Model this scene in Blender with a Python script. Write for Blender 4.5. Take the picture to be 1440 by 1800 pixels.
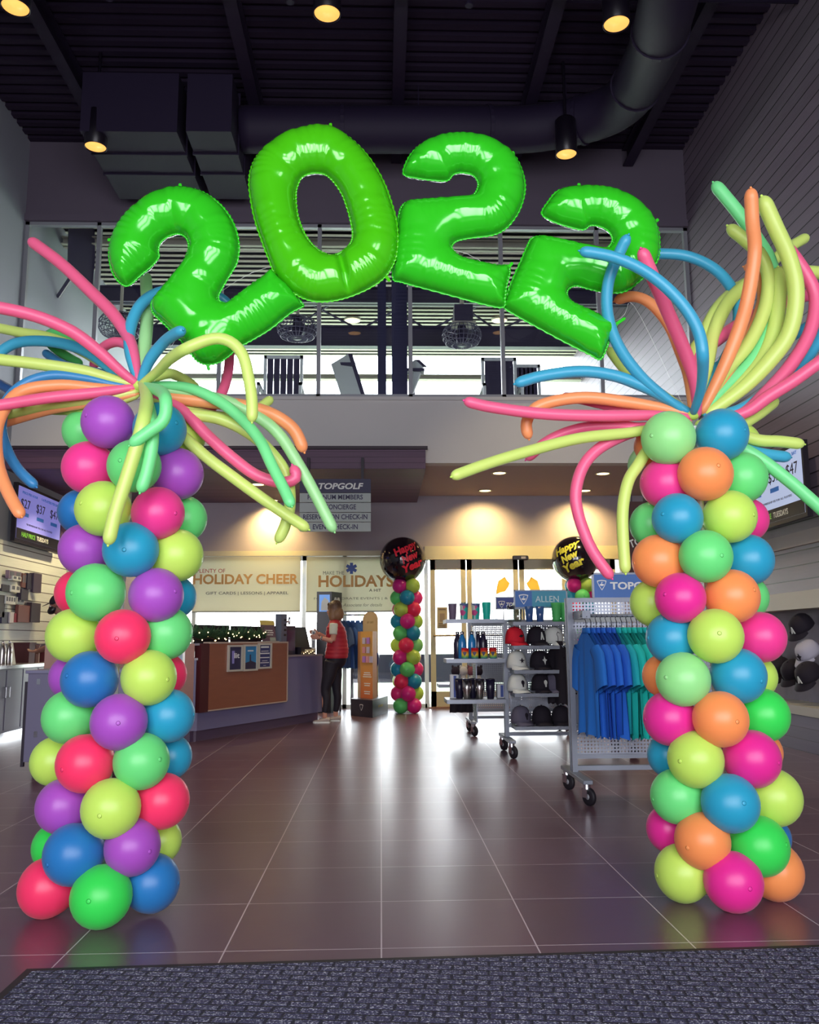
import bpy, math, random
import numpy as np
from mathutils import Vector, Matrix, geometry, noise
for o in list(bpy.data.objects):
    bpy.data.objects.remove(o)
SC = bpy.context.scene
COL = SC.collection
# ------------------------------------------------------------------ camera
FPX = 1500.0
EYE = 1.15
YAW = math.atan(51 / FPX); PITCH = math.atan(228 / math.hypot(FPX, 51)); ROLL = 0.007
FW = Vector((math.sin(YAW) * math.cos(PITCH), math.cos(YAW) * math.cos(PITCH), math.sin(PITCH)))
_r = Vector((math.cos(YAW), -math.sin(YAW), 0)); _u = _r.cross(FW)
RT = _r * math.cos(ROLL) - _u * math.sin(ROLL)
UP = _u * math.cos(ROLL) + _r * math.sin(ROLL)
cam = bpy.data.cameras.new('camera'); camo = bpy.data.objects.new('camera', cam); COL.objects.link(camo)
cam.sensor_fit = 'HORIZONTAL'; cam.sensor_width = 36; cam.lens = 36 * FPX / 1440
cam.clip_start = 0.05; cam.clip_end = 300
camo.matrix_world = Matrix(((RT.x, UP.x, -FW.x, 0), (RT.y, UP.y, -FW.y, 0), (RT.z, UP.z, -FW.z, EYE), (0, 0, 0, 1)))
SC.camera = camo
# ------------------------------------------------------------------ view, world, large lights
SC.view_settings.view_transform = 'Standard'; SC.view_settings.look = 'None'
SC.view_settings.gamma = 1; SC.view_settings.use_curve_mapping = False
SC.view_settings.exposure = 0.65
SC.cycles.use_denoising = True
SC.cycles.max_bounces = 7; SC.cycles.diffuse_bounces = 4; SC.cycles.glossy_bounces = 3
SC.cycles.transparent_max_bounces = 12; SC.cycles.transmission_bounces = 4
SC.cycles.caustics_reflective = False; SC.cycles.caustics_refractive = False
SC.cycles.sample_clamp_indirect = 4.0
w = bpy.data.worlds.new('sky'); SC.world = w; w.use_nodes = True
wn = w.node_tree.nodes; wl = w.node_tree.links; wn.clear()
wo = wn.new('ShaderNodeOutputWorld'); wb = wn.new('ShaderNodeBackground')
tc = wn.new('ShaderNodeTexCoord'); sx = wn.new('ShaderNodeSeparateXYZ'); cr = wn.new('ShaderNodeValToRGB')
wl.new(tc.outputs['Generated'], sx.inputs[0]); wl.new(sx.outputs['Z'], cr.inputs[0]); wl.new(cr.outputs[0], wb.inputs[0]); wl.new(wb.outputs[0], wo.inputs[0])
cr.color_ramp.elements[0].position = 0.0; cr.color_ramp.elements[0].color = (1.0, .98, .95, 1)
cr.color_ramp.elements[1].position = 0.6; cr.color_ramp.elements[1].color = (.72, .86, 1.0, 1)
wb.inputs[1].default_value = 8.0

def area(name, loc, rot, sx_, sy_, e, col):
    l = bpy.data.lights.new(name, 'AREA'); l.shape = 'RECTANGLE'; l.size = sx_; l.size_y = sy_; l.energy = e; l.color = col
    o = bpy.data.objects.new(name, l); COL.objects.link(o); o.location = loc; o.rotation_euler = rot
    return o
R90 = math.pi / 2
# added unseen fill lights behind the camera, standing in for entrance daylight
for k_ in range(4):
    el = area('front_fill', (-2.7 + 1.95 * k_, -2.3, 2.35), (R90 - .1, 0, 0), 1.35, 3.6, 74, (.93, .92, 1.0)); el.data.spread = 2.15
# portals that guide the sky's light through the far doors and the terrace glazing
for nm, loc, rot, a_, b_ in (('door_portal', (-.1, 15.5, 1.35), (-R90, 0, 0), 8.6, 2.7), ('terrace_portal', (-.3, 12.7, 6.1), (-R90, 0, 0), 10, 2.7)):
    pl = area(nm, loc, rot, a_, b_, 1, (1, 1, 1)); pl.data.cycles.is_portal = True

# ------------------------------------------------------------------ pixel rays of the photograph -> points in the room
def ray(px, py):
    return FW + RT * ((px - 720) / FPX) + UP * ((900 - py) / FPX)
E0 = Vector((0, 0, EYE))
def at(px, py, Y): d = ray(px, py); return E0 + d * (Y / d.y)
def atz(px, py, z=0.0): d = ray(px, py); return E0 + d * ((z - EYE) / d.z)
def atx(px, py, X): d = ray(px, py); return E0 + d * (X / d.x)
def atp(px, py, p, q):       # on the vertical plane through floor points p, q
    n = Vector((q[1] - p[1], -(q[0] - p[0]), 0)); d = ray(px, py)
    t = (Vector((p[0], p[1], 0)) - E0).dot(n) / d.dot(n); return E0 + d * t
def zdep(P): return (Vector(P) - E0).dot(FW)
# ------------------------------------------------------------------ materials
def C(h):
    h = h.lstrip('#'); o = []
    for i in (0, 2, 4):
        c = int(h[i:i + 2], 16) / 255; o.append(c / 12.92 if c <= .04045 else ((c + .055) / 1.055) ** 2.4)
    return tuple(o) + (1,)
MATS = {}
def nt(m): return m.node_tree.nodes, m.node_tree.links
def mat(name, col, rough=.6, metal=0, spec=.5, coat=0, bump=None, var=None):
    if name in MATS: return MATS[name]
    m = bpy.data.materials.new(name); m.use_nodes = True; MATS[name] = m
    n, l = nt(m); b = n['Principled BSDF']
    c = C(col) if isinstance(col, str) else tuple(col) + (1,)
    b.inputs['Base Color'].default_value = c; b.inputs['Roughness'].default_value = rough
    b.inputs['Metallic'].default_value = metal; b.inputs['Specular IOR Level'].default_value = spec
    b.inputs['Coat Weight'].default_value = coat; b.inputs['Coat Roughness'].default_value = .08
    if bump or var:
        t = n.new('ShaderNodeTexCoord'); nz = n.new('ShaderNodeTexNoise'); l.new(t.outputs['Object'], nz.inputs['Vector'])
        nz.inputs['Detail'].default_value = 3
    if bump:
        nz.inputs['Scale'].default_value = bump[0]
        bp = n.new('ShaderNodeBump'); bp.inputs['Strength'].default_value = bump[1]; bp.inputs['Distance'].default_value = .01
        l.new(nz.outputs['Fac'], bp.inputs['Height']); l.new(bp.outputs[0], b.inputs['Normal'])
    if var:
        nz.inputs['Scale'].default_value = var[0]
        mx = n.new('ShaderNodeMixRGB'); mx.inputs[1].default_value = tuple(x * (1 - var[1]) for x in c[:3]) + (1,)
        mx.inputs[2].default_value = tuple(min(1, x * (1 + var[1])) for x in c[:3]) + (1,)
        l.new(nz.outputs['Fac'], mx.inputs[0]); l.new(mx.outputs[0], b.inputs['Base Color'])
    return m
def emis(name, col, s):
    if name in MATS: return MATS[name]
    m = mat(name, col, .4); b = m.node_tree.nodes['Principled BSDF']
    b.inputs['Emission Color'].default_value = C(col); b.inputs['Emission Strength'].default_value = s
    return m
def latex(name, col):
    if name in MATS: return MATS[name]
    m = bpy.data.materials.new(name); m.use_nodes = True; MATS[name] = m
    n, l = nt(m); b = n['Principled BSDF']; out = n['Material Output']; c = C(col)
    b.inputs['Base Color'].default_value = c; b.inputs['Roughness'].default_value = .36
    b.inputs['Specular IOR Level'].default_value = .5; b.inputs['Sheen Weight'].default_value = .15
    tr = n.new('ShaderNodeBsdfTranslucent'); tr.inputs[0].default_value = c
    mx = n.new('ShaderNodeMixShader'); mx.inputs[0].default_value = .38
    l.new(b.outputs[0], mx.inputs[1]); l.new(tr.outputs[0], mx.inputs[2]); l.new(mx.outputs[0], out.inputs[0])
    return m
def planks(name, col, axis, pitch, gap=.05, dark=.25, rough=.55, grain=True, phase=0.0):
    m = mat(name, col, rough); n, l = nt(m); b = n['Principled BSDF']; c = C(col)
    t = n.new('ShaderNodeTexCoord'); s = n.new('ShaderNodeSeparateXYZ'); l.new(t.outputs['Object'], s.inputs[0])
    d = n.new('ShaderNodeMath'); d.operation = 'MULTIPLY_ADD'; d.inputs[1].default_value = 1 / pitch; d.inputs[2].default_value = 100 + phase
    l.new(s.outputs['XYZ'.index(axis)], d.inputs[0])
    f = n.new('ShaderNodeMath'); f.operation = 'FRACT'; l.new(d.outputs[0], f.inputs[0])
    fl = n.new('ShaderNodeMath'); fl.operation = 'FLOOR'; l.new(d.outputs[0], fl.inputs[0])
    g = n.new('ShaderNodeMath'); g.operation = 'GREATER_THAN'; g.inputs[1].default_value = gap; l.new(f.outputs[0], g.inputs[0])
    wnz = n.new('ShaderNodeTexWhiteNoise'); wnz.noise_dimensions = '1D'; l.new(fl.outputs[0], wnz.inputs['W'])
    mp = n.new('ShaderNodeMapping'); l.new(t.outputs['Object'], mp.inputs[0])
    sc = [1.2, 1.2, 1.2]; sc['XYZ'.index(axis)] = 30; mp.inputs['Scale'].default_value = sc
    nz = n.new('ShaderNodeTexNoise'); nz.inputs['Scale'].default_value = 2; nz.inputs['Detail'].default_value = 5; l.new(mp.outputs[0], nz.inputs[0])
    ad = n.new('ShaderNodeMath'); ad.operation = 'ADD'; l.new(wnz.outputs[0], ad.inputs[0]); l.new(nz.outputs['Fac'], ad.inputs[1])
    ml = n.new('ShaderNodeMath'); ml.operation = 'MULTIPLY'; ml.inputs[1].default_value = .5; l.new(ad.outputs[0], ml.inputs[0])
    m1 = n.new('ShaderNodeMixRGB'); m1.inputs[1].default_value = tuple(x * .72 for x in c[:3]) + (1,); m1.inputs[2].default_value = tuple(min(1, x * 1.3) for x in c[:3]) + (1,)
    l.new(ml.outputs[0], m1.inputs[0])
    m2 = n.new('ShaderNodeMixRGB'); m2.inputs[1].default_value = tuple(x * dark for x in c[:3]) + (1,); l.new(g.outputs[0], m2.inputs[0]); l.new(m1.outputs[0], m2.inputs[2])
    l.new(m2.outputs[0], b.inputs['Base Color'])
    bp = n.new('ShaderNodeBump'); bp.inputs['Strength'].default_value = .6; bp.inputs['Distance'].default_value = .01
    l.new(g.outputs[0], bp.inputs['Height']); l.new(bp.outputs[0], b.inputs['Normal'])
    return m
def perforated(name, col, ax1, ax2, pitch=.0254, rad=.3):
    m = mat(name, col, .35, .6); n, l = nt(m); b = n['Principled BSDF']; out = n['Material Output']
    t = n.new('ShaderNodeTexCoord'); s = n.new('ShaderNodeSeparateXYZ'); l.new(t.outputs['Object'], s.inputs[0])
    sq = []
    for a in (ax1, ax2):
        d = n.new('ShaderNodeMath'); d.operation = 'MULTIPLY_ADD'; d.inputs[1].default_value = 1 / pitch; d.inputs[2].default_value = 500
        l.new(s.outputs['XYZ'.index(a)], d.inputs[0])
        f = n.new('ShaderNodeMath'); f.operation = 'FRACT'; l.new(d.outputs[0], f.inputs[0])
        g = n.new('ShaderNodeMath'); g.operation = 'SUBTRACT'; g.inputs[1].default_value = .5; l.new(f.outputs[0], g.inputs[0])
        q = n.new('ShaderNodeMath'); q.operation = 'MULTIPLY'; l.new(g.outputs[0], q.inputs[0]); l.new(g.outputs[0], q.inputs[1]); sq.append(q)
    ad = n.new('ShaderNodeMath'); ad.operation = 'ADD'; l.new(sq[0].outputs[0], ad.inputs[0]); l.new(sq[1].outputs[0], ad.inputs[1])
    lt = n.new('ShaderNodeMath'); lt.operation = 'LESS_THAN'; lt.inputs[1].default_value = rad * rad; l.new(ad.outputs[0], lt.inputs[0])
    tr = n.new('ShaderNodeBsdfTransparent'); mx = n.new('ShaderNodeMixShader')
    l.new(lt.outputs[0], mx.inputs[0]); l.new(b.outputs[0], mx.inputs[1]); l.new(tr.outputs[0], mx.inputs[2]); l.new(mx.outputs[0], out.inputs[0])
    return m
def glassmat(name, tint=(1, 1, 1), refl=.06):
    if name in MATS: return MATS[name]
    m = bpy.data.materials.new(name); m.use_nodes = True; MATS[name] = m; n, l = nt(m); n.remove(n['Principled BSDF'])
    tr = n.new('ShaderNodeBsdfTransparent'); tr.inputs[0].default_value = tuple(tint) + (1,)
    gl = n.new('ShaderNodeBsdfGlossy'); gl.inputs['Roughness'].default_value = .02
    mx = n.new('ShaderNodeMixShader'); mx.inputs[0].default_value = refl; l.new(tr.outputs[0], mx.inputs[1]); l.new(gl.outputs[0], mx.inputs[2])
    l.new(mx.outputs[0], n['Material Output'].inputs[0]); return m
# ------------------------------------------------------------------ mesh helpers
class MB:
    def __init__(s): s.v = []; s.f = []; s.m = []; s.s = []
    def add(s, vf, mi=0, sm=False):
        b = len(s.v); s.v += [tuple(p) for p in vf[0]]
        for f in vf[1]: s.f.append([i + b for i in f]); s.m.append(mi); s.s.append(sm)
        return s
WLOC = {}
def kmat(o): return WLOC.get(o.name, Matrix.Identity(4))
def finish(name, mb, mats, parent=None, label=None):
    me = bpy.data.meshes.new(name)
    W = kmat(parent) if parent else Matrix.Identity(4)
    if parent:
        Wi = W.inverted(); vs = [Wi @ Vector(p) for p in mb.v]
    else:
        vs = mb.v
    me.from_pydata([tuple(p) for p in vs], [], mb.f)
    if not isinstance(mats, (list, tuple)): mats = [mats]
    for m in mats: me.materials.append(m)
    for p, mi, s in zip(me.polygons, mb.m, mb.s): p.material_index = mi; p.use_smooth = s
    me.update()
    o = bpy.data.objects.new(name, me); COL.objects.link(o)
    if parent: o.parent = parent
    WLOC[o.name] = W
    if label: o['label'] = label
    return o
def thing(name, label, cat, loc=(0, 0, 0), rz=0, group=None):
    o = bpy.data.objects.new(name, None); COL.objects.link(o); o.empty_display_size = .1
    o.location = loc; o.rotation_euler = (0, 0, rz)
    WLOC[o.name] = Matrix.Translation(Vector(loc)) @ Matrix.Rotation(rz, 4, 'Z')
    return tag(o, label, cat, group)
def tag(o, label, cat, group=None, kind=None):
    o['label'] = label; o['category'] = cat
    if group: o['group'] = group
    if kind: o['kind'] = kind
    return o
def struct(name, mb, mats, label, cat, parent=None):
    o = finish(name, mb, mats, parent)
    if not parent: tag(o, label, cat, kind='structure')
    return o
def center_origin(o):        # top-level single meshes: origin to the foot of the mesh
    me = o.data; co = np.empty(len(me.vertices) * 3); me.vertices.foreach_get('co', co); co = co.reshape(-1, 3)
    c = Vector(((co[:, 0].min() + co[:, 0].max()) / 2, (co[:, 1].min() + co[:, 1].max()) / 2, co[:, 2].min()))
    me.transform(Matrix.Translation(-c)); o.location = c; return o
def box(c, s, rz=0, M=None):
    x, y, z = (k / 2 for k in s)
    v = [Vector(p) for p in ((-x, -y, -z), (x, -y, -z), (x, y, -z), (-x, y, -z), (-x, -y, z), (x, -y, z), (x, y, z), (-x, y, z))]
    T = M if M is not None else Matrix.Translation(Vector(c)) @ Matrix.Rotation(rz, 4, 'Z')
    return [T @ p for p in v], [(0, 3, 2, 1), (4, 5, 6, 7), (0, 1, 5, 4), (1, 2, 6, 5), (2, 3, 7, 6), (3, 0, 4, 7)]
def bx(x0, x1, y0, y1, z0, z1): return box(((x0 + x1) / 2, (y0 + y1) / 2, (z0 + z1) / 2), (x1 - x0, y1 - y0, z1 - z0))
def bbox_bev(x0, x1, y0, y1, z0, z1, b=.01):
    o = []; X = (x0, x1); Y = (y0, y1)
    rings = []
    for z, i in ((z0, b), (z0 + b, 0), (z1 - b, 0), (z1, b)):
        a0, a1, c0, c1 = x0 + i, x1 - i, y0 + i, y1 - i
        rings.append([(a0 + b, c0, z), (a1 - b, c0, z), (a1, c0 + b, z), (a1, c1 - b, z), (a1 - b, c1, z), (a0 + b, c1, z), (a0, c1 - b, z), (a0, c0 + b, z)])
    v = [p for r in rings for p in r]; f = []
    for k in range(3):
        for j in range(8): f.append((k * 8 + j, k * 8 + (j + 1) % 8, k * 8 + 8 + (j + 1) % 8, k * 8 + 8 + j))
    f.append(tuple(range(7, -1, -1))); f.append(tuple(range(24, 32))); return v, f
def frame_of(d):
    d = Vector(d).normalized(); a = Vector((0, 0, 1)) if abs(d.z) < .9 else Vector((1, 0, 0))
    x = a.cross(d).normalized(); return x, d.cross(x).normalized()
def tube(path, rad, n=10, caps=True, flat=None):
    P = [Vector(p) for p in path]; k = len(P)
    if not hasattr(rad, '__len__'): rad = [rad] * k
    v = []; f = []; x = None
    for i in range(k):
        d = (P[min(i + 1, k - 1)] - P[max(i - 1, 0)]).normalized()
        if x is None: x, y = frame_of(d)
        else:
            x = (x - d * x.dot(d)).normalized(); y = d.cross(x)
        for j in range(n):
            a = 2 * math.pi * j / n; v.append(P[i] + x * (rad[i] * math.cos(a)) + y * (rad[i] * math.sin(a)))
    for i in range(k - 1):
        for j in range(n): f.append((i * n + j, i * n + (j + 1) % n, (i + 1) * n + (j + 1) % n, (i + 1) * n + j))
    if caps: f.append(tuple(range(n - 1, -1, -1))); f.append(tuple(range((k - 1) * n, k * n)))
    return v, f
def cyl(p, q, r, r2=None, n=14): return tube([p, q], [r, r if r2 is None else r2], n)
def lathe(prof, o=(0, 0, 0), ax=(0, 0, 1), n=20):
    d = Vector(ax).normalized(); x, y = frame_of(d); O = Vector(o); v = []; f = []
    for r, z in prof:
        for j in range(n):
            a = 2 * math.pi * j / n; v.append(O + d * z + x * (r * math.cos(a)) + y * (r * math.sin(a)))
    k = len(prof)
    for i in range(k - 1):
        for j in range(n): f.append((i * n + j, i * n + (j + 1) % n, (i + 1) * n + (j + 1) % n, (i + 1) * n + j))
    if prof[0][0] > 1e-6: f.append(tuple(range(n - 1, -1, -1)))
    if prof[-1][0] > 1e-6: f.append(tuple(range((k - 1) * n, k * n)))
    return v, f
def ell(c, r, n=16, m=10):
    v = []; f = []; c = Vector(c)
    for i in range(m + 1):
        t = math.pi * i / m
        for j in range(n):
            a = 2 * math.pi * j / n
            v.append(c + Vector((r[0] * math.sin(t) * math.cos(a), r[1] * math.sin(t) * math.sin(a), r[2] * math.cos(t))))
    for i in range(m):
        for j in range(n): f.append((i * n + j, (i + 1) * n + j, (i + 1) * n + (j + 1) % n, i * n + (j + 1) % n))
    return v, f
def slab(poly, t):           # polygon of 3-D points pushed along vector t
    P = [Vector(p) for p in poly]; t = Vector(t); k = len(P)
    v = P + [p + t for p in P]; f = [tuple(range(k - 1, -1, -1)), tuple(range(k, 2 * k))]
    for i in range(k): f.append((i, (i + 1) % k, k + (i + 1) % k, k + i))
    return v, f
def cat(pts, n=6, closed=False):
    P = [Vector(p) for p in pts]; k = len(P); o = []
    rng = range(k) if closed else range(k - 1)
    for i in rng:
        if closed: a, b, c, d = P[i - 1], P[i], P[(i + 1) % k], P[(i + 2) % k]
        else: a, b, c, d = P[max(i - 1, 0)], P[i], P[i + 1], P[min(i + 2, k - 1)]
        for j in range(n):
            t = j / n; o.append(.5 * (2 * b + (c - a) * t + (2 * a - 5 * b + 4 * c - d) * t * t + (-a + 3 * b - 3 * c + d) * t ** 3))
    if not closed: o.append(P[-1])
    return o
def text(s, org, right, up, wdt, hgt, m, parent, ext=.0015, bold=0, shear=0, label=None, name='lettering', space=1):
    cu = bpy.data.curves.new('t', 'FONT'); cu.body = s; cu.extrude = .02; cu.offset = bold; cu.shear = shear; cu.resolution_u = 3; cu.space_character = space
    o = bpy.data.objects.new('t', cu); COL.objects.link(o)
    dg = bpy.context.evaluated_depsgraph_get(); me0 = bpy.data.meshes.new_from_object(o.evaluated_get(dg))
    co = np.empty(len(me0.vertices) * 3); me0.vertices.foreach_get('co', co); co = co.reshape(-1, 3)
    fs = [tuple(p.vertices) for p in me0.polygons]
    bpy.data.objects.remove(o); bpy.data.curves.remove(cu); bpy.data.meshes.remove(me0)
    lo = co.min(0); hi = co.max(0); c = (lo + hi) / 2
    R_ = Vector(right).normalized(); U_ = Vector(up).normalized(); N_ = R_.cross(U_); O = Vector(org)
    kx = wdt / (hi[0] - lo[0]); ky = hgt / (hi[1] - lo[1])
    mb = MB(); mb.add(([O + R_ * float((p[0] - c[0]) * kx) + U_ * float((p[1] - c[1]) * ky) + N_ * float((p[2] / .02 + 1) * ext / 2) for p in co], fs))
    return finish(name, mb, m, parent, label)
def clone(root, loc, rz=0, label=None, group=None, swap=None, scale=None):
    def cp(o, par):
        c = o.copy(); COL.objects.link(c)
        if par is not None: c.parent = par
        if swap and c.type == 'MESH' and c.data.materials and c.data.materials[0] and c.data.materials[0].name in swap:
            c.data = c.data.copy()
            for i, mm in enumerate(c.data.materials):
                if mm and mm.name in swap: c.data.materials[i] = swap[mm.name]
        for ch in list(o.children): cp(ch, c)
        return c
    r = cp(root, None); r.location = loc; r.rotation_euler = (0, 0, rz)
    if scale: r.scale = (scale,) * 3
    if label: r['label'] = label
    if group: r['group'] = group
    return r
def remeshed(name, parts, vox, m, parent=None, smooth=6, label=None):
    mb = MB()
    for p in parts: mb.add(p)
    me = bpy.data.meshes.new('tmp'); me.from_pydata([tuple(p) for p in mb.v], [], mb.f)
    o = bpy.data.objects.new('tmp', me); COL.objects.link(o)
    r = o.modifiers.new('r', 'REMESH'); r.mode = 'VOXEL'; r.voxel_size = vox
    s = o.modifiers.new('s', 'SMOOTH'); s.iterations = smooth; s.factor = .5
    dg = bpy.context.evaluated_depsgraph_get(); me2 = bpy.data.meshes.new_from_object(o.evaluated_get(dg))
    bpy.data.objects.remove(o); bpy.data.meshes.remove(me)
    out = MB(); out.add(([v.co.copy() for v in me2.vertices], [tuple(p.vertices) for p in me2.polygons]), 0, True)
    bpy.data.meshes.remove(me2)
    return finish(name, out, m, parent, label)
X3 = Vector((1, 0, 0)); Y3 = Vector((0, 1, 0)); Z3 = Vector((0, 0, 1))
# ------------------------------------------------------------------ common materials
white = mat('white_paint', '#e9ece6', .5); offwhite = mat('off_white', '#c9c8b6', .6)
alu = mat('aluminium', '#b9bdb6', .35, .5); steel = mat('rack_steel', '#7f8590', .4, .35)
darkm = mat('black_metal', '#221a2a', .5); black = mat('black_plastic', '#15101c', .35)
rubber = mat('caster_rubber', '#17131c', .6); chrome = mat('chrome', '#d9dcdf', .15, 1)
navy = mat('navy', '#2b2650', .5); glass = glassmat('clear_glass', (.97, .99, 1))
XL, XR, YB, YU = -5.42, 4.81, 15.3, 12.4
ZS = 3.77; ZC = 8.85
# ================================================================== SETTING
# floor: large dark tiles with thin pale grout
fm = mat('floor_tile', '#3a2a38', .22); n, l = nt(fm); b = n['Principled BSDF']
b.inputs['Specular IOR Level'].default_value = .62
TP = .592; ty0 = atz(670, 1667).y
t = n.new('ShaderNodeTexCoord'); s = n.new('ShaderNodeSeparateXYZ'); l.new(t.outputs['Object'], s.inputs[0]); hit = []; cells = []
for i, off in ((0, 0.0), (1, ty0)):
    d = n.new('ShaderNodeMath'); d.operation = 'MULTIPLY_ADD'; d.inputs[1].default_value = 1 / TP; d.inputs[2].default_value = 100 - off / TP + .006; l.new(s.outputs[i], d.inputs[0])
    f = n.new('ShaderNodeMath'); f.operation = 'FRACT'; l.new(d.outputs[0], f.inputs[0])
    g = n.new('ShaderNodeMath'); g.operation = 'LESS_THAN'; g.inputs[1].default_value = .009; l.new(f.outputs[0], g.inputs[0]); hit.append(g)
    fl = n.new('ShaderNodeMath'); fl.operation = 'FLOOR'; l.new(d.outputs[0], fl.inputs[0]); cells.append(fl)
mxm = n.new('ShaderNodeMath'); mxm.operation = 'MAXIMUM'; l.new(hit[0].outputs[0], mxm.inputs[0]); l.new(hit[1].outputs[0], mxm.inputs[1])
cx = n.new('ShaderNodeCombineXYZ'); l.new(cells[0].outputs[0], cx.inputs[0]); l.new(cells[1].outputs[0], cx.inputs[1])
wz = n.new('ShaderNodeTexWhiteNoise'); wz.noise_dimensions = '3D'; l.new(cx.outputs[0], wz.inputs['Vector'])
mp = n.new('ShaderNodeMapping'); mp.inputs['Scale'].default_value = (3, 14, 3); l.new(t.outputs['Object'], mp.inputs[0])
nz = n.new('ShaderNodeTexNoise'); nz.inputs['Scale'].default_value = 1.6; nz.inputs['Detail'].default_value = 6; l.new(mp.outputs[0], nz.inputs[0])
ad = n.new('ShaderNodeMath'); ad.operation = 'ADD'; l.new(wz.outputs['Value'], ad.inputs[0]); l.new(nz.outputs['Fac'], ad.inputs[1])
hf = n.new('ShaderNodeMath'); hf.operation = 'MULTIPLY'; hf.inputs[1].default_value = .5; l.new(ad.outputs[0], hf.inputs[0])
m1 = n.new('ShaderNodeMixRGB'); m1.inputs[1].default_value = C('#533b49'); m1.inputs[2].default_value = C('#654a59'); l.new(hf.outputs[0], m1.inputs[0])
m2 = n.new('ShaderNodeMixRGB'); m2.inputs[2].default_value = C('#b5a7b0'); l.new(mxm.outputs[0], m2.inputs[0]); l.new(m1.outputs[0], m2.inputs[1]); l.new(m2.outputs[0], b.inputs['Base Color'])
rr = n.new('ShaderNodeMapRange'); rr.inputs[3].default_value = .27; rr.inputs[4].default_value = .33; l.new(nz.outputs['Fac'], rr.inputs[0]); l.new(rr.outputs[0], b.inputs['Roughness'])
struct('floor', MB().add(bx(XL - .2, XR + .2, -2.6, YB + .12, -.15, 0)), fm, 'dark plum floor of large square tiles with pale grout lines', 'floor')

# hall ceiling: black corrugated deck
cm = mat('ceiling_black', '#1f0f2c', .8)
mb = MB(); mb.add(bx(XL - .2, XR + .2, -2.6, YU + .3, ZC + .06, ZC + .2))
y = -2.5
while y < YU:
    mb.add(bx(XL, XR, y, y + .1, ZC, ZC + .07)); y += .2
struct('ceiling', mb, cm, 'very dark corrugated metal deck ceiling high over the hall', 'ceiling')
wallg = mat('wall_grey', '#645b6a', .75, var=(1.5, .05)); walld = mat('wall_left_paint', '#a5abb5', .7, var=(.8, .06))
fas = mat('fascia_grey', '#d2d0cd', .7, var=(1.2, .04))
# upper wall with the terrace glazing opening
zb, zt = 4.78, 7.56
mb = MB(); mb.add(bx(XL, XR, YU, YU + .2, ZS, zb), 1); mb.add(bx(XL, XR, YU, YU + .2, zt, ZC + .1), 0)
struct('wall_back', mb, [wallg, fas], 'grey upper wall above and below the terrace glazing', 'wall')
mb = MB(); mb.add(bx(XL, XR, YU - .03, YU + .02, zb - .05, zb)); struct('trim_1', mb, fas, 'pale sill strip under the terrace glazing', 'trim')
mb = MB(); mb.add(bx(XL, XR, YU - .04, YU + .02, zt - .02, zt + .09)); struct('trim_2', mb, wallg, 'dark grey strip above the terrace glazing', 'trim')
mb = MB(); mb.add(bx(XL - .2, XL, -2.6, 21.5, 0, ZC + .2)); struct('wall_left', mb, walld, 'blue grey painted wall on the left side', 'wall')
wood = planks('wall_wood', '#7b6f7d', 'Z', .165, .085, .08, .5)
mb = MB(); mb.add(bx(XR, XR + .2, -2.6, 21.5, 0, ZC + .2)); struct('wall_right', mb, wood, 'horizontal dark grey plank cladding on the right side', 'wall')
# entrance wall behind the camera (open glazed middle)
mb = MB(); mb.add(bx(XL, -3.7, -2.6, -2.45, 0, ZC)); mb.add(bx(4.1, XR, -2.6, -2.45, 0, ZC)); mb.add(bx(-3.7, 4.1, -2.6, -2.45, 4.9, ZC))
struct('wall_entrance', mb, wallg, 'grey wall around the entrance glazing', 'wall')
w3 = thing('dimming_window', 'added unseen dark glazing behind the camera that dims the sky light', 'window', (.2, -2.52, 0)); w3['kind'] = 'structure'
finish('pane', MB().add(bx(-3.7, 4.1, -2.53, -2.52, 0, 4.9)), glassmat('dimming_glass', (.10, .10, .11), .04), w3)  # added pane out of view, dark to cut the sky's frontal light
mb = MB()
for x in (-3.66, -1.75, .2, 2.15, 4.06): mb.add(bx(x - .04, x + .04, -2.56, -2.48, 0, 4.9))
finish('window_frame', mb, mat('frame_dark', '#3a3344', .5), w3)
# low soffit over the lobby and the wood bulkhead
sofm = mat('soffit_paint', '#b09c9a', .75)
mb = MB(); mb.add(bx(.66, XR, YU + .2, YB, ZS, ZS + .1)); struct('ceiling', mb, sofm, 'low painted ceiling over the entrance doors', 'ceiling')
bulk = planks('bulkhead_wood', '#644860', 'Z', .085, .05, .35, .5)
bulk2 = planks('bulkhead_slats', '#644860', 'Y', .12, .12, .3, .5)
P = at(748, 787, 12.25)
mb = MB(); v, f = bx(XL, P.x, 12.25, YB, 3.65, P.z); mb.add((v, f[1:])); mb.m = [0] * 5; mb.add((v, f[:1]), 1)
struct('trim_3', mb, [bulk, bulk2], 'dark wood slatted bulkhead over the counter side', 'bulkhead')
mb = MB(); mb.add(bx(XL, P.x + .03, 12.2, 12.26, P.z - .03, P.z + .015)); struct('trim_4', mb, mat('dark_trim', '#31222f', .5), 'thin dark cap along the top of the bulkhead', 'trim')
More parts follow.
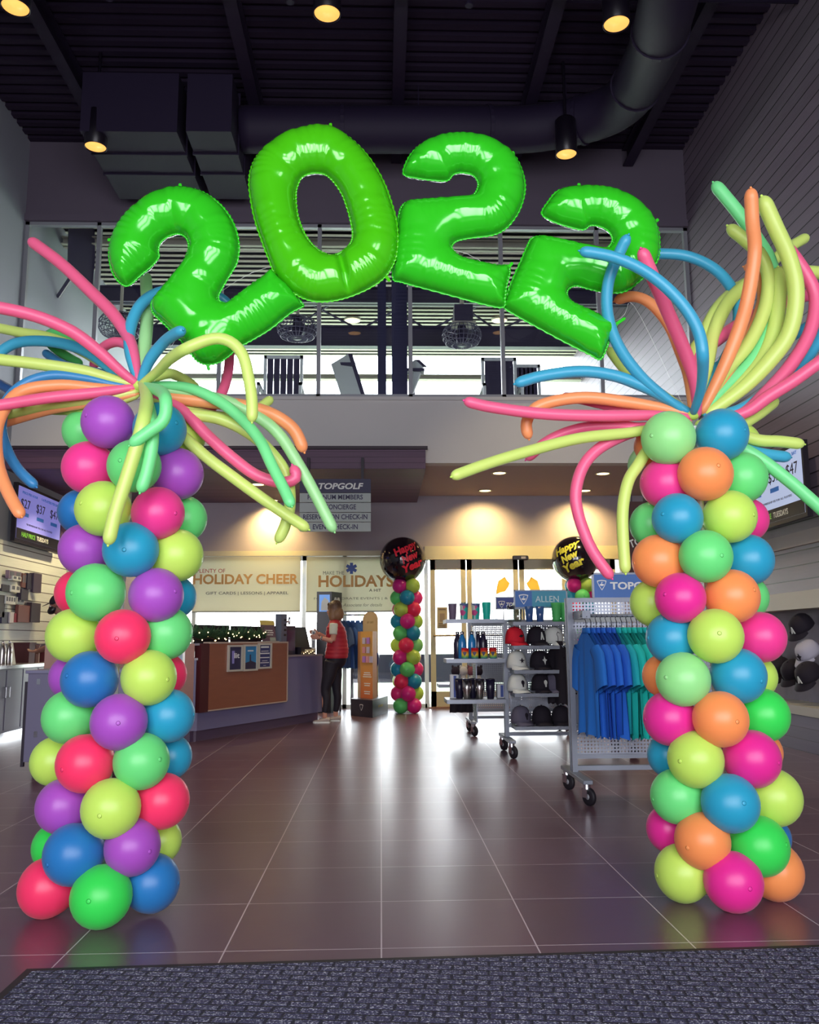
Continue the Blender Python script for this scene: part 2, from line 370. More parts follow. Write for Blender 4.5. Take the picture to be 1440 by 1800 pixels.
# lower back wall: solid band, glazing left, doors right
lw = mat('lobby_wall', '#9a929a', .8, var=(2, .04))
xd0, xd1 = at(752, 1100, YB).x, at(1088, 1100, YB).x
mb = MB(); mb.add(bx(XL, XR, YB, YB + .15, 2.76, ZS + .1)); mb.add(bx(XL, at(340, 1100, YB).x - .25, YB, YB + .15, 0, 2.8)); mb.add(bx(xd1 + .1, XR, YB, YB + .15, 0, 2.8))
struct('wall_back_lower', mb, lw, 'grey wall band over the doors washed by warm downlights', 'wall')
hb = mat('header_beige', '#b9b39b', .55)
mb = MB(); mb.add(bx(xd0 - .05, xd1 + .12, YB - .1, YB + .1, 2.6, 2.84)); struct('trim_5', mb, hb, 'beige sliding door header band', 'trim')
mb = MB(); mb.add(bx(at(340, 1100, YB).x - .25, xd0 - .05, YB - .05, YB + .08, 2.68, 2.77)); struct('trim_6', mb, hb, 'pale head rail above the lobby windows', 'trim')
# window_1 : terrace glazing, mullions + panes
fr = mat('mullion', '#a4a7ad', .4, .3); frd = mat('mullion_dark', '#3c3550', .45)
w1 = thing('window_1', 'long terrace window with thin pale mullions high in the back wall', 'window', (0, YU, zb)); w1['kind'] = 'structure'
mull = [45, 163, 385, 560, 722, 885, 1058, 1208]
xs = [at(p, 650, YU + .05).x for p in mull]; xs[0] = XL + .03; xs[-1] = XR - .03
mb = MB()
for x in xs: mb.add(bx(x - .03, x + .03, YU + .02, YU + .1, zb, zt))
mb.add(bx(XL, XR, YU + .02, YU + .1, zb, zb + .05)); mb.add(bx(XL, XR, YU + .02, YU + .1, zt - .07, zt)); finish('window_frame', mb, fr, w1)
for i in range(len(xs) - 1): finish('pane', MB().add(bx(xs[i] + .03, xs[i + 1] - .03, YU + .055, YU + .065, zb + .05, zt - .07)), glass, w1)
# window_2: lobby glazing behind the counter
w2 = thing('window_2', 'lobby glass wall behind the counter', 'window', (-1, YB, 0)); w2['kind'] = 'structure'
xs = [at(p, 1100, YB).x for p in (340, 534, 606, 697, 750)]
mb = MB()
for i, x in enumerate(xs): mb.add(bx(x - .035, x + .035, YB, YB + .1, 0, 2.7))
mb.add(bx(xs[0], xs[-1], YB, YB + .1, 0, .07)); mb.add(bx(xs[0], xs[-1], YB, YB + .1, 2.6, 2.7)); finish('window_frame', mb, alu, w2)
for i in range(len(xs) - 1): finish('pane', MB().add(bx(xs[i] + .035, xs[i + 1] - .035, YB + .045, YB + .055, .07, 2.6)), glass, w2)
# doors
dedge = [756, 821, 914, 1000, 1086]; dl = ['fixed glass side panel left of the sliding doors', 'left leaf of the sliding glass door', 'right leaf of the sliding glass door', 'fixed glass side panel right of the sliding doors']
xs = [at(p, 1100, YB).x for p in dedge]
for i in range(4):
    a, c = xs[i] + .01, xs[i + 1] - .01
    d_ = thing('door_%d' % (i + 1), dl[i], 'door', ((a + c) / 2, YB, 0)); d_['kind'] = 'structure'
    mb = MB(); mb.add(bx(a, a + .09, YB - .03, YB + .03, .02, 2.6)); mb.add(bx(c - .09, c, YB - .03, YB + .03, .02, 2.6))
    mb.add(bx(a, c, YB - .03, YB + .03, 2.42, 2.6)); mb.add(bx(a, c, YB - .03, YB + .03, .02, .28)); finish('door_frame', mb, hb, d_)
    finish('pane', MB().add(bx(a + .09, c - .09, YB - .005, YB + .005, .28, 2.42)), glass, d_)
    z = EYE + .1
    finish('push_bar', MB().add(cyl((a + .05, YB - .07, z), (c - .05, YB - .07, z), .018)).add(bx(a + .05, a + .08, YB - .07, YB - .02, z - .02, z + .02)).add(bx(c - .08, c - .05, YB - .07, YB - .02, z - .02, z + .02)), mat('bar_bronze', '#8c7a5c', .4, .4), d_)
mb = MB(); mb.add(bx(xd0, xd1, YB - .15, YB + .1, 0, .018)); struct('trim_7', mb, mat('threshold', '#7c5546', .5), 'brown metal threshold under the doors', 'trim')
# terrace storey behind the glazing
deckf = mat('terrace_floor', '#b5b3aa', .8)
mb = MB(); mb.add(bx(XL, XR, YU + .2, 20.5, 4.2, 4.4)); struct('floor', mb, deckf, 'concrete terrace floor of the upper storey', 'floor')
slat = mat('deck_slat', '#e0d8c6', .7); dk = mat('deck_groove_shade', '#1c1426', .8)  # dark sheet above the slats paints the shade of the deck grooves
ZT = 8.15
mb = MB(); mb.add(bx(XL, XR, YU + .2, 20.4, ZT + .03, ZT + .2), 1)
y = YU + .3
while y < 20.3: mb.add(bx(XL, XR, y, y + .085, ZT, ZT + .012), 0); y += .21
struct('ceiling', mb, [slat, dk], 'ribbed metal deck ceiling over the terrace', 'ceiling')
# ground, lawn and pavement outside the doors
mb = MB(); mb.add(bx(-30, 30, YB + .15, 20, -.2, -.03)); struct('ground', mb, mat('pavement', '#b9b0a2', .85), 'pale pavement outside the doors', 'ground')
mb = MB(); mb.add(bx(-60, 60, 20, 90, -.6, -.08)); o = finish('lawn', mb, mat('lawn', '#aab890', .9, var=(.2, .2))); tag(o, 'pale green lawn far outside the glass doors', 'lawn', kind='stuff')

# ------------------------------------------------------------------ hall ceiling steel, ducts, downlights
dkm = mat('duct_black', '#1d1130', .7); bm_ = mat('beam_black', '#1c0f2c', .7)
def ibeam(p, q, hgt=.28, wd=.16):
    p = Vector(p); q = Vector(q); d = (q - p).normalized(); sd = d.cross(Z3).normalized() * (wd / 2); mb = MB()
    for z0, z1, k in ((0, .02, 1), (hgt - .02, hgt, 1), (.02, hgt - .02, .08)):
        mb.add(slab([p + sd * k + Z3 * z0, p - sd * k + Z3 * z0, p - sd * k + Z3 * z1, p + sd * k + Z3 * z1], q - p))
    return mb
for x, lb in ((-4.1, 'leftmost black roof beam running away from the camera'), (-1.75, 'second black roof beam from the left wall'), (.25, 'black roof beam above the middle of the hall'), (2.1, 'black roof beam right of the middle'), (3.9, 'rightmost black roof beam near the plank wall')):
    mb = ibeam((x, -2.3, ZC - .32), (x, YU - .05, ZC - .32)); center_origin(tag(finish('roof_beam', mb, bm_), lb, 'beam', 'roof beams'))
for yy, z, lb in ((8.6, 8.35, 'thin black sprinkler pipe crossing the ceiling near the lamps'), (6.9, 8.3, 'thin black sprinkler pipe crossing the ceiling toward the camera')):
    mb = MB(); mb.add(cyl((XL + .04, yy, z), (XR - .04, yy, z), .035, n=10), 0, True)
    for x in (-3, -1, 1, 3): mb.add(cyl((x, yy, z), (x, yy, z - .12), .02, n=8)); mb.add(cyl((x, yy, z - .12), (x, yy, z - .14), .045, n=10)); mb.add(cyl((x + .3, yy, z), (x + .3, yy, ZC - .005), .008, n=6))
    center_origin(tag(finish('sprinkler_pipe', mb, dkm), lb, 'pipe', 'sprinkler pipes'))
# round duct with an elbow
pts = cat([at(425, 228, 10.9), at(600, 228, 10.9), at(800, 228, 10.9), at(950, 225, 10.9), at(1080, 190, 10.3), at(1140, 110, 9.2), at(1175, 0, 8.0), at(1190, -120, 7.2)], 6)
mb = MB(); mb.add(tube(pts, .31, 20), 0, True)
d0 = thing('round_duct', 'big dark round air duct bending toward the camera at upper right', 'duct', tuple(pts[0])); finish('duct', mb, dkm, d0)
for i in (6, 14, 21, 27, 33, 39): finish('duct_collar', MB().add(tube([pts[i], pts[i] + (pts[i + 1] - pts[i]).normalized() * .05], .33, 20)), dkm, d0)
for i in (10, 20): finish('hanger_strap', MB().add(cyl(pts[i], (pts[i].x, pts[i].y, ZC - .005), .01, n=6)), dkm, d0)
for px0, px1, lb in ((192, 346, 'boxy dark air duct beside the left downlight'), (360, 432, 'narrow boxy dark duct right of the wide one')):
    a = at(px0, 318, 11.4); c = at(px1, 318, 11.4)
    mb = MB(); mb.add(bx(a.x, c.x, 10.2, 11.9, a.z, ZC - .38)); k = a.x + .05
    for y in (10.7, 11.2): mb.add(bx(a.x - .02, c.x + .02, y, y + .03, a.z - .02, ZC - .3))
    mb.add(cyl((a.x + .1, 11, ZC - .3), (a.x + .1, 11, ZC - .005), .01, n=6)).add(cyl((c.x - .1, 11, ZC - .3), (c.x - .1, 11, ZC - .005), .01, n=6))
    center_origin(tag(finish('box_duct', mb, dkm), lb, 'duct', 'boxy ducts'))
warm = emis('lamp_glow', '#f5b45c', .9); hot = emis('lamp_bulb', '#ffd98a', 2.2)
def can(loc, r, lb, top, e=40, spot=1.5, tilt=0):
    t_ = thing('pendant_downlight', lb, 'ceiling lamp', loc, 0, 'hall downlights')
    x, y, z = loc
    finish('housing', MB().add(lathe([(r * .9, .5), (r * 1.02, .48), (r * 1.05, 0), (r * 1.0, -.005), (r * .97, .03), (r * .9, .2), (.01, .22)], loc, n=28), 0, True), black, t_)
    finish('reflector', MB().add(lathe([(r * .96, .012), (r * .8, .06), (r * .45, .1)], loc, n=28), 0, True), warm, t_)
    finish('bulb', MB().add(ell((x, y, z + .08), (r * .42, r * .42, .03), 16, 8), 0, True), hot, t_)
    if top > z + .5: finish('stem', MB().add(cyl((x, y, z + .48), (x, y, top), .02, n=8)), black, t_)
    l_ = bpy.data.lights.new('spot', 'SPOT'); l_.energy = e; l_.spot_size = spot; l_.spot_blend = .6; l_.color = (1, .8, .5); l_.shadow_soft_size = .08
    o = bpy.data.objects.new('lamp_light', l_); COL.objects.link(o); o.parent = t_; o.location = (0, 0, -.03)
    return t_
for (px_, py_, lb) in ((27, 14, 'warm downlight in the top left corner'), (575, 25, 'warm downlight at the top middle'), (1084, 43, 'warm downlight at the top right of middle'), (168, 259, 'warm downlight beside the boxy duct on the left'), (996, 272, 'warm downlight under the bend of the round duct')):
    p = atz(px_, py_, 7.5); can((p.x, p.y, 7.5), .135, lb, ZC + .02, 180)
def recess(px_, py_, z, lb, e=28, wall=False):
    p = atz(px_, py_, z); t_ = thing('recessed_downlight', lb, 'ceiling lamp', (p.x, p.y, z), 0, 'lobby downlights')
    finish('trim_ring', MB().add(lathe([(.1, 0), (.125, -.004), (.13, -.012), (.1, -.012), (.1, -.004)], (p.x, p.y, z), n=24), 0, True), offwhite, t_)
    finish('lens', MB().add(lathe([(.1, -.006), (.04, -.012), (.001, -.013)], (p.x, p.y, z), n=24), 0, True), emis('lens_glow', '#ffd98c', 5), t_)
    l_ = bpy.data.lights.new('spot', 'SPOT'); l_.energy = e; l_.spot_size = 1.9; l_.spot_blend = .5; l_.color = (1, .78, .42); l_.shadow_soft_size = .05
    o = bpy.data.objects.new('lamp_light', l_); COL.objects.link(o); o.parent = t_; o.location = (0, 0, -.03)
    if wall:   # a wall washer: its beam leans at the wall
        l_.energy = e * 5; l_.spot_size = 2.25; l_.spot_blend = 1.0; l_.color = (1, .70, .26); o.location = (0, 0, -.03); o.rotation_euler = (.38, 0, 0)
recess(878, 831, ZS, 'recessed lamp in the low ceiling, the one nearest the room left', 90)
recess(853, 862, ZS, 'recessed lamp in the low ceiling close to the door wall, left one', 40, True)
recess(1060, 832, ZS, 'recessed lamp in the low ceiling near the lime hanging balloon', 90)
recess(1028, 862, ZS, 'recessed lamp behind the pink curved balloon close to the door wall', 40, True)
recess(453, 851, 3.65, 'recessed lamp in the dark wood bulkhead', 110)
for X_, Y_, s_ in ((-4.6, 13.0, 'nearer the room'), (-4.6, 14.4, 'nearer the glass')):  # two lamps added out of sight to brighten the left wall
    q_ = Vector((X_, Y_, 3.65)) - E0; k_ = FPX / q_.dot(FW); recess(720 + k_ * q_.dot(RT), 900 - k_ * q_.dot(UP), 3.65, 'added unseen fill lamp in the bulkhead by the left wall, ' + s_, 110)
recess(478, 879, 3.65, 'recessed lamp at the back edge of the wood bulkhead', 40, True)
# ================================================================== BALLOONS
LC = dict(lime='#cdf06a', mint='#74e886', pink='#f6429a', purple='#b357c8', teal='#2ba8cb', blue='#2a80c4', coral='#ff3d70', orange='#ffa05c', green='#3ce65c', palemint='#a2ec96', magenta='#ee2f9e')
SCOL = dict(lime='#d5ea7e', mint='#84eb9c', pink='#f26c96', teal='#45b0d0', blue='#3c8ec4', orange='#f9a76c', green='#5fcf74', palemint='#ace6a0', navyb='#2c5c98')
for k, c in SCOL.items(): latex('long_' + k, c)
for k, c in LC.items(): latex('latex_' + k, c)
def shade(c, k): c = C(c); return tuple(x * k for x in c[:3])
BM = {}
def balloon_mesh(colr):
    if colr in BM: return BM[colr]
    tipm = mat('tip_' + colr, shade(LC[colr], .72), .5)
    prof = []
    N = 18
    for i in range(N + 1):                       # +z = rounded outer end with its small dark tip, -z = knot end
        t = math.pi * i / N; r = math.sin(t); z = math.cos(t)
        if z < 0: r *= 1 - .10 * (-z) ** 1.5; z *= 1.10
        prof.append((max(r, .0), z * .96))
    mb = MB(); top = [(0.0, .972), (.03, .971), (.055, .966), (.078, .955)]
    mb.add(lathe(top[::-1], n=10), 1, True); mb.add(lathe([p for p in prof if p[0] > .07 or p[1] < 0], n=28), 0, True)
    mb.add(lathe([(.0, -1.05), (.05, -1.06), (.03, -1.1), (.07, -1.15), (.05, -1.17), (.0, -1.16)], n=8), 1, True)
    me = bpy.data.meshes.new('balloon'); me.from_pydata([tuple(p) for p in mb.v], [], mb.f)
    me.materials.append(MATS['latex_' + colr]); me.materials.append(tipm)
    for p, mi in zip(me.polygons, mb.m): p.material_index = mi; p.use_smooth = True
    BM[colr] = me; return me
def put_balloon(colr, P, r, axis, parent, lab):
    o = bpy.data.objects.new('balloon', balloon_mesh(colr)); COL.objects.link(o); o.parent = parent
    W = kmat(parent); q = Vector(axis).normalized().to_track_quat('Z', 'Y')
    o.matrix_local = W.inverted() @ Matrix.LocRotScale(Vector(P), q, Vector((r, r, r)))
    o['label'] = lab; return o
def column(data, Yc, base, label, rng, group=None):
    t_ = thing('balloon_column', label, 'balloon column', base, 0, group)
    cen = {}
    for (k, colr, x, y, rx, ry, pos) in data: pass
    lay = sorted(set(d[0] for d in data)); axis = []
    for k in lay:
        row = [d for d in data if d[0] == k]
        fr_ = [d for d in row if d[6] in ('F', 'L', 'R', 'FL', 'FR')]
        cxm = sum(d[2] for d in fr_) / len(fr_) if len(fr_) != 1 else fr_[0][2]
        cy = sum(d[3] for d in fr_) / len(fr_)
        cen[k] = at(cxm, cy, Yc)
    A = cen[lay[0]]; B = cen[lay[-1]]
    finish('pole', MB().add(cyl(Vector((B.x, B.y, 0)), (A.x, A.y, A.z + .05), .014, n=10)).add(cyl((B.x, B.y, 0), (B.x, B.y, .02), .05, n=24)), white, t_)
    dY = dict(F=-.17, FL=-.115, FR=-.115, L=-.02, R=-.02, BL=.12, BR=.12, B=.17)
    for (k, colr, x, y, rx, ry, pos) in data:
        r_px = (rx + ry) / 2; Y = Yc + dY[pos]; P = at(x, y, Y); r = r_px * zdep(P) / FPX
        P = at(x, y, Y)
        c0 = A.lerp(B, (P.z - A.z) / (B.z - A.z)); ax = Vector((P.x - c0.x, P.y - c0.y, rng.uniform(-.025, .03)))
        if pos == 'F': ax = Vector((rng.uniform(-.05, .05), -.17, rng.uniform(-.02, .03)))
        if r > .135: r = .135
        if P.z < r: P.z = r * .97
        put_balloon(colr, P, r, ax, t_, colr.replace('palemint', 'pale mint') + ' latex balloon')
    return t_, A
rng = random.Random(5)
Lc = [
 (0, 'purple', 190, 742, 49, 45, 'FL'), (0, 'mint', 150, 758, 40, 40, 'BL'), (0, 'teal', 281, 754, 47, 47, 'FR'), (0, 'lime', 321, 768, 42, 40, 'BR'),
 (1, 'pink', 155, 822, 49, 44, 'L'), (1, 'mint', 236, 819, 48, 46, 'F'), (1, 'purple', 313, 833, 49, 43, 'R'),
 (2, 'lime', 181, 894, 51, 47, 'FL'), (2, 'blue', 142, 900, 42, 38, 'BL'), (2, 'pink', 278, 902, 48, 45, 'FR'), (2, 'mint', 324, 912, 42, 40, 'BR'),
 (3, 'purple', 148, 966, 47, 44, 'L'), (3, 'teal', 230, 966, 50, 47, 'F'), (3, 'lime', 312, 976, 49, 44, 'R'),
 (4, 'mint', 168, 1041, 55, 47, 'FL'), (4, 'purple', 275, 1046, 51, 45, 'FR'), (4, 'coral', 138, 1042, 42, 40, 'BL'), (4, 'teal', 308, 1050, 40, 36, 'BR'),
 (5, 'lime', 128, 1117, 49, 46, 'L'), (5, 'coral', 216, 1119, 49, 47, 'F'), (5, 'mint', 293, 1113, 48, 45, 'R'),
 (6, 'blue', 157, 1194, 53, 46, 'FL'), (6, 'lime', 262, 1191, 51, 46, 'FR'), (6, 'purple', 126, 1190, 41, 38, 'BL'), (6, 'coral', 292, 1186, 38, 36, 'BR'),
 (7, 'mint', 120, 1260, 47, 46, 'L'), (7, 'purple', 209, 1269, 50, 48, 'F'), (7, 'teal', 297, 1258, 47, 46, 'R'),
 (8, 'coral', 149, 1342, 52, 49, 'FL'), (8, 'mint', 249, 1338, 50, 48, 'FR'), (8, 'lime', 96, 1338, 43, 42, 'BL'), (8, 'teal', 299, 1330, 41, 38, 'BR'),
 (9, 'purple', 110, 1417, 49, 46, 'L'), (9, 'lime', 195, 1421, 52, 51, 'F'), (9, 'coral', 286, 1408, 48, 48, 'R'),
 (10, 'blue', 129, 1502, 54, 52, 'FL'), (10, 'purple', 233, 1489, 50, 48, 'FR'), (10, 'green', 97, 1488, 41, 40, 'BL'), (10, 'lime', 281, 1478, 40, 38, 'BR'),
 (11, 'coral', 82, 1571, 51, 51, 'L'), (11, 'green', 178, 1577, 54, 53, 'F'), (11, 'blue', 267, 1552, 50, 50, 'R')]
Rc = [
 (0, 'palemint', 1175, 770, 49, 46, 'FL'), (0, 'teal', 1270, 764, 47, 45, 'FR'), (0, 'orange', 1154, 785, 40, 40, 'BL'), (0, 'lime', 1297, 782, 40, 40, 'BR'),
 (1, 'pink', 1169, 849, 46, 43, 'L'), (1, 'orange', 1240, 833, 49, 47, 'F'), (1, 'mint', 1304, 840, 48, 43, 'R'),
 (2, 'teal', 1191, 911, 46, 43, 'FL'), (2, 'lime', 1284, 908, 49, 44, 'FR'), (2, 'mint', 1146, 922, 42, 38, 'BL'), (2, 'pink', 1312, 914, 40, 38, 'BR'),
 (3, 'orange', 1157, 986, 49, 44, 'L'), (3, 'mint', 1241, 978, 47, 46, 'F'), (3, 'teal', 1316, 984, 47, 43, 'R'),
 (4, 'magenta', 1196, 1051, 45, 44, 'FL'), (4, 'orange', 1288, 1048, 50, 45, 'FR'), (4, 'lime', 1148, 1060, 43, 40, 'BL'), (4, 'mint', 1312, 1050, 40, 38, 'BR'),
 (5, 'teal', 1180, 1122, 47, 43, 'L'), (5, 'lime', 1258, 1118, 49, 47, 'F'), (5, 'pink', 1338, 1120, 45, 44, 'R'),
 (6, 'palemint', 1201, 1194, 49, 46, 'FL'), (6, 'teal', 1299, 1188, 51, 46, 'FR'), (6, 'orange', 1166, 1188, 37, 38, 'BL'), (6, 'lime', 1328, 1190, 38, 38, 'BR'),
 (7, 'magenta', 1177, 1263, 50, 44, 'L'), (7, 'orange', 1267, 1264, 50, 47, 'F'), (7, 'green', 1342, 1257, 48, 45, 'R'),
 (8, 'lime', 1223, 1335, 50, 48, 'FL'), (8, 'magenta', 1323, 1334, 53, 47, 'FR'), (8, 'teal', 1176, 1328, 39, 38, 'BL'), (8, 'orange', 1339, 1322, 37, 36, 'BR'),
 (9, 'mint', 1190, 1400, 48, 46, 'L'), (9, 'teal', 1284, 1412, 51, 50, 'F'), (9, 'lime', 1361, 1402, 52, 47, 'R'),
 (10, 'orange', 1235, 1478, 49, 48, 'FL'), (10, 'green', 1336, 1487, 54, 49, 'FR'), (10, 'magenta', 1176, 1457, 41, 40, 'BL'), (10, 'blue', 1352, 1472, 38, 38, 'BR'),
 (11, 'lime', 1200, 1538, 51, 48, 'L'), (11, 'magenta', 1290, 1560, 53, 50, 'F'), (11, 'orange', 1363, 1543, 51, 50, 'R')]
bl = atz(178, 1640); br = atz(1290, 1622)
colL, topL = column(Lc, 3.92, (bl.x, 3.92, 0), 'left tall column of round balloons in purple, coral, blue, lime and mint', rng)
colR, topR = column(Rc, 3.98, (br.x, 3.98, 0), 'right tall column of round balloons in orange, magenta, teal, lime and mint', rng)

# ---- long modelling balloons
def spray(label, root_px, Yc, items, nm):
    R0 = at(root_px[0], root_px[1], Yc)
    t_ = thing('balloon_spray', label, 'balloon spray', tuple(R0))
    r2 = random.Random(11 if nm == 'L' else 12)
    for it in items:
        colr, dy, rpx, pts = it
        P2 = cat([Vector((a, b_, 0)) for a, b_ in pts], 6); k = len(P2)
        # pts run root -> tip; depth leaves the root plane gradually
        P3 = [at(p.x, p.y, Yc + dy * (min(1, 3.2 * i / (k - 1)) if dy < -.35 else (i / (k - 1)) ** 1.2)) for i, p in enumerate(P2)]
        r = rpx * zdep(P3[-1]) / FPX
        # arc lengths for round tip and tapering root
        L_ = [0.0]
        for i in range(1, k): L_.append(L_[-1] + (P3[i] - P3[i - 1]).length)
        T_ = L_[-1]; path = []; rad = []
        def pos(s_):
            s_ = min(max(s_, 0), T_)
            for i in range(1, k):
                if L_[i] >= s_: return P3[i - 1].lerp(P3[i], (s_ - L_[i - 1]) / max(1e-9, L_[i] - L_[i - 1]))
            return P3[-1]
        ss = [T_ * i / 44 for i in range(45) if T_ * i / 44 < T_ - r * 1.3]; ss += [T_ - r * (1.3 - 1.3 * math.sin(a * math.pi / 12)) for a in range(0, 7)]
        for s_ in ss:
            e = T_ - s_; q = r * (.55 + .45 * min(1, s_ / (.35 * T_)) ** .6) * (1 - .08 * s_ / T_)
            if e < r * 1.3: q *= math.sqrt(max(0, 1 - ((1 - e / (r * 1.3))) ** 2)) * .97 + .03
            if s_ < .012: q *= .5
            path.append(pos(s_)); rad.append(q)
        mb = MB(); mb.add(tube(path, rad, 14), 0, True)
        dtip = (P3[-1] - P3[-3]).normalized(); mb.add(cyl(path[-1] - dtip * .002, path[-1] + dtip * .008, r * .22, r * .12, 8), 1, True)
        finish('long_balloon', mb, [MATS['long_' + colr], mat('tip_' + colr, shade(LC[colr], .72), .5)], t_, colr.replace('palemint', 'pale mint') + ' long thin balloon')
    finish('knot', MB().add(ell(R0, (.035, .03, .03), 14, 9), 0, True), MATS['latex_lime'], t_)
    return t_
cL = (245, 678)
LI = [
 ('pink', .25, 11, [cL, (233, 613), (220, 583), (197, 550), (160, 513), (107, 463), (52, 422)]),
 ('pink', -.34, 12, [cL, (213, 653), (173, 617), (127, 583), (67, 557), (0, 541), (-60, 533)]),
 ('teal', .1, 10, [cL, (200, 653), (167, 627), (133, 610), (83, 600), (33, 602), (0, 620), (-25, 655)]),
 ('lime', .35, 9, [cL, (190, 645), (130, 610), (82, 592), (40, 585), (0, 577), (-50, 568)]),
 ('green', .4, 9, [cL, (190, 640), (150, 605), (110, 586), (88, 588), (88, 603), (115, 625), (144, 641)]),
 ('blue', .3, 8, [cL, (200, 662), (150, 650), (113, 641), (78, 619)]),
 ('lime', -.05, 11, [cL, (200, 667), (150, 653), (83, 642), (0, 632), (-60, 626)]),
 ('blue', -.1, 10, [(243, 682), (200, 676), (150, 665), (93, 660), (45, 674), (12, 705), (2, 750), (12, 790), (32, 825), (64, 856)]),
 ('orange', -.34, 12, [(243, 686), (172, 682), (108, 677), (43, 686), (12, 712), (-6, 755), (-4, 815), (14, 865), (38, 908)]),
 ('pink', -.25, 11, [(243, 680), (172, 690), (86, 699), (20, 709), (-60, 722)]),
 ('lime', .0, 11, [(245, 688), (200, 697), (150, 704), (86, 711), (17, 726), (-60, 742)]),
 ('orange', .05, 10, [(245, 692), (150, 709), (86, 720), (0, 745), (-50, 762)]),
 ('lime', .2, 9, [(245, 694), (190, 712), (130, 720), (86, 720), (20, 716), (-50, 700)]),
 ('navyb', .3, 9, [(243, 688), (150, 690), (80, 700), (30, 690), (-6, 672)]),
 ('teal', .3, 10, [cL, (230, 630), (227, 597), (233, 563), (250, 533), (275, 516), (310, 508), (350, 510), (385, 522), (412, 545)]),
 ('palemint', .3, 11, [cL, (254, 610), (259, 550), (256, 482)]),
 ('teal', -.25, 11, [cL, (262, 635), (285, 605), (303, 590), (322, 580)]),
 ('lime', -.37, 11, [cL, (277, 653), (300, 630), (333, 610), (377, 595), (407, 602), (427, 625), (437, 663), (443, 705), (443, 742)]),
 ('pink', .25, 9, [cL, (238, 632), (222, 606), (198, 602), (176, 617), (163, 648)]),
 ('pink', .3, 9, [(247, 690), (310, 722), (360, 724), (388, 695), (401, 655), (404, 612)]),
 ('lime', .3, 9, [cL, (290, 657), (317, 663), (347, 683)]),
 ('mint', -.2, 11, [cL, (323, 680), (379, 702), (422, 734), (456, 773), (478, 818), (500, 861), (513, 890)]),
 ('palemint', .05, 11, [(246, 684), (330, 690), (400, 706), (456, 734), (491, 764), (517, 803), (547, 855), (588, 935)]),
 ('lime', .1, 11, [(248, 692), (319, 724), (388, 737), (439, 762), (478, 797), (504, 836), (510, 883), (502, 922), (487, 954)]),
 ('orange', .05, 12, [(246, 684), (293, 698), (366, 706), (431, 714), (482, 730), (517, 756), (535, 795)]),
 ('lime', .25, 9, [(246, 690), (336, 722), (400, 733), (445, 723), (478, 700)]),
 ('pink', .0, 11, [(247, 690), (290, 703), (322, 722), (366, 767), (409, 805), (452, 836), (495, 848), (520, 840), (514, 818)]),
 ('lime', .0, 11, [(248, 694), (290, 735), (353, 795), (409, 838), (474, 885), (543, 931)]),
 ('lime', -.40, 13, [(250, 676), (258, 706), (245, 767), (224, 836), (202, 904), (190, 958)]),
 ('mint', -.42, 12, [(250, 678), (285, 690), (292, 715), (286, 740), (263, 758), (228, 783)]),
 ('mint', -.36, 12, [(252, 682), (265, 732), (268, 775), (259, 827), (246, 866)]),
]
LC['navyb'] = '#23508c'
spray('left spray of long thin balloons bursting out above the left column', cL, 3.92, LI, 'L')
cR = (1218, 728)
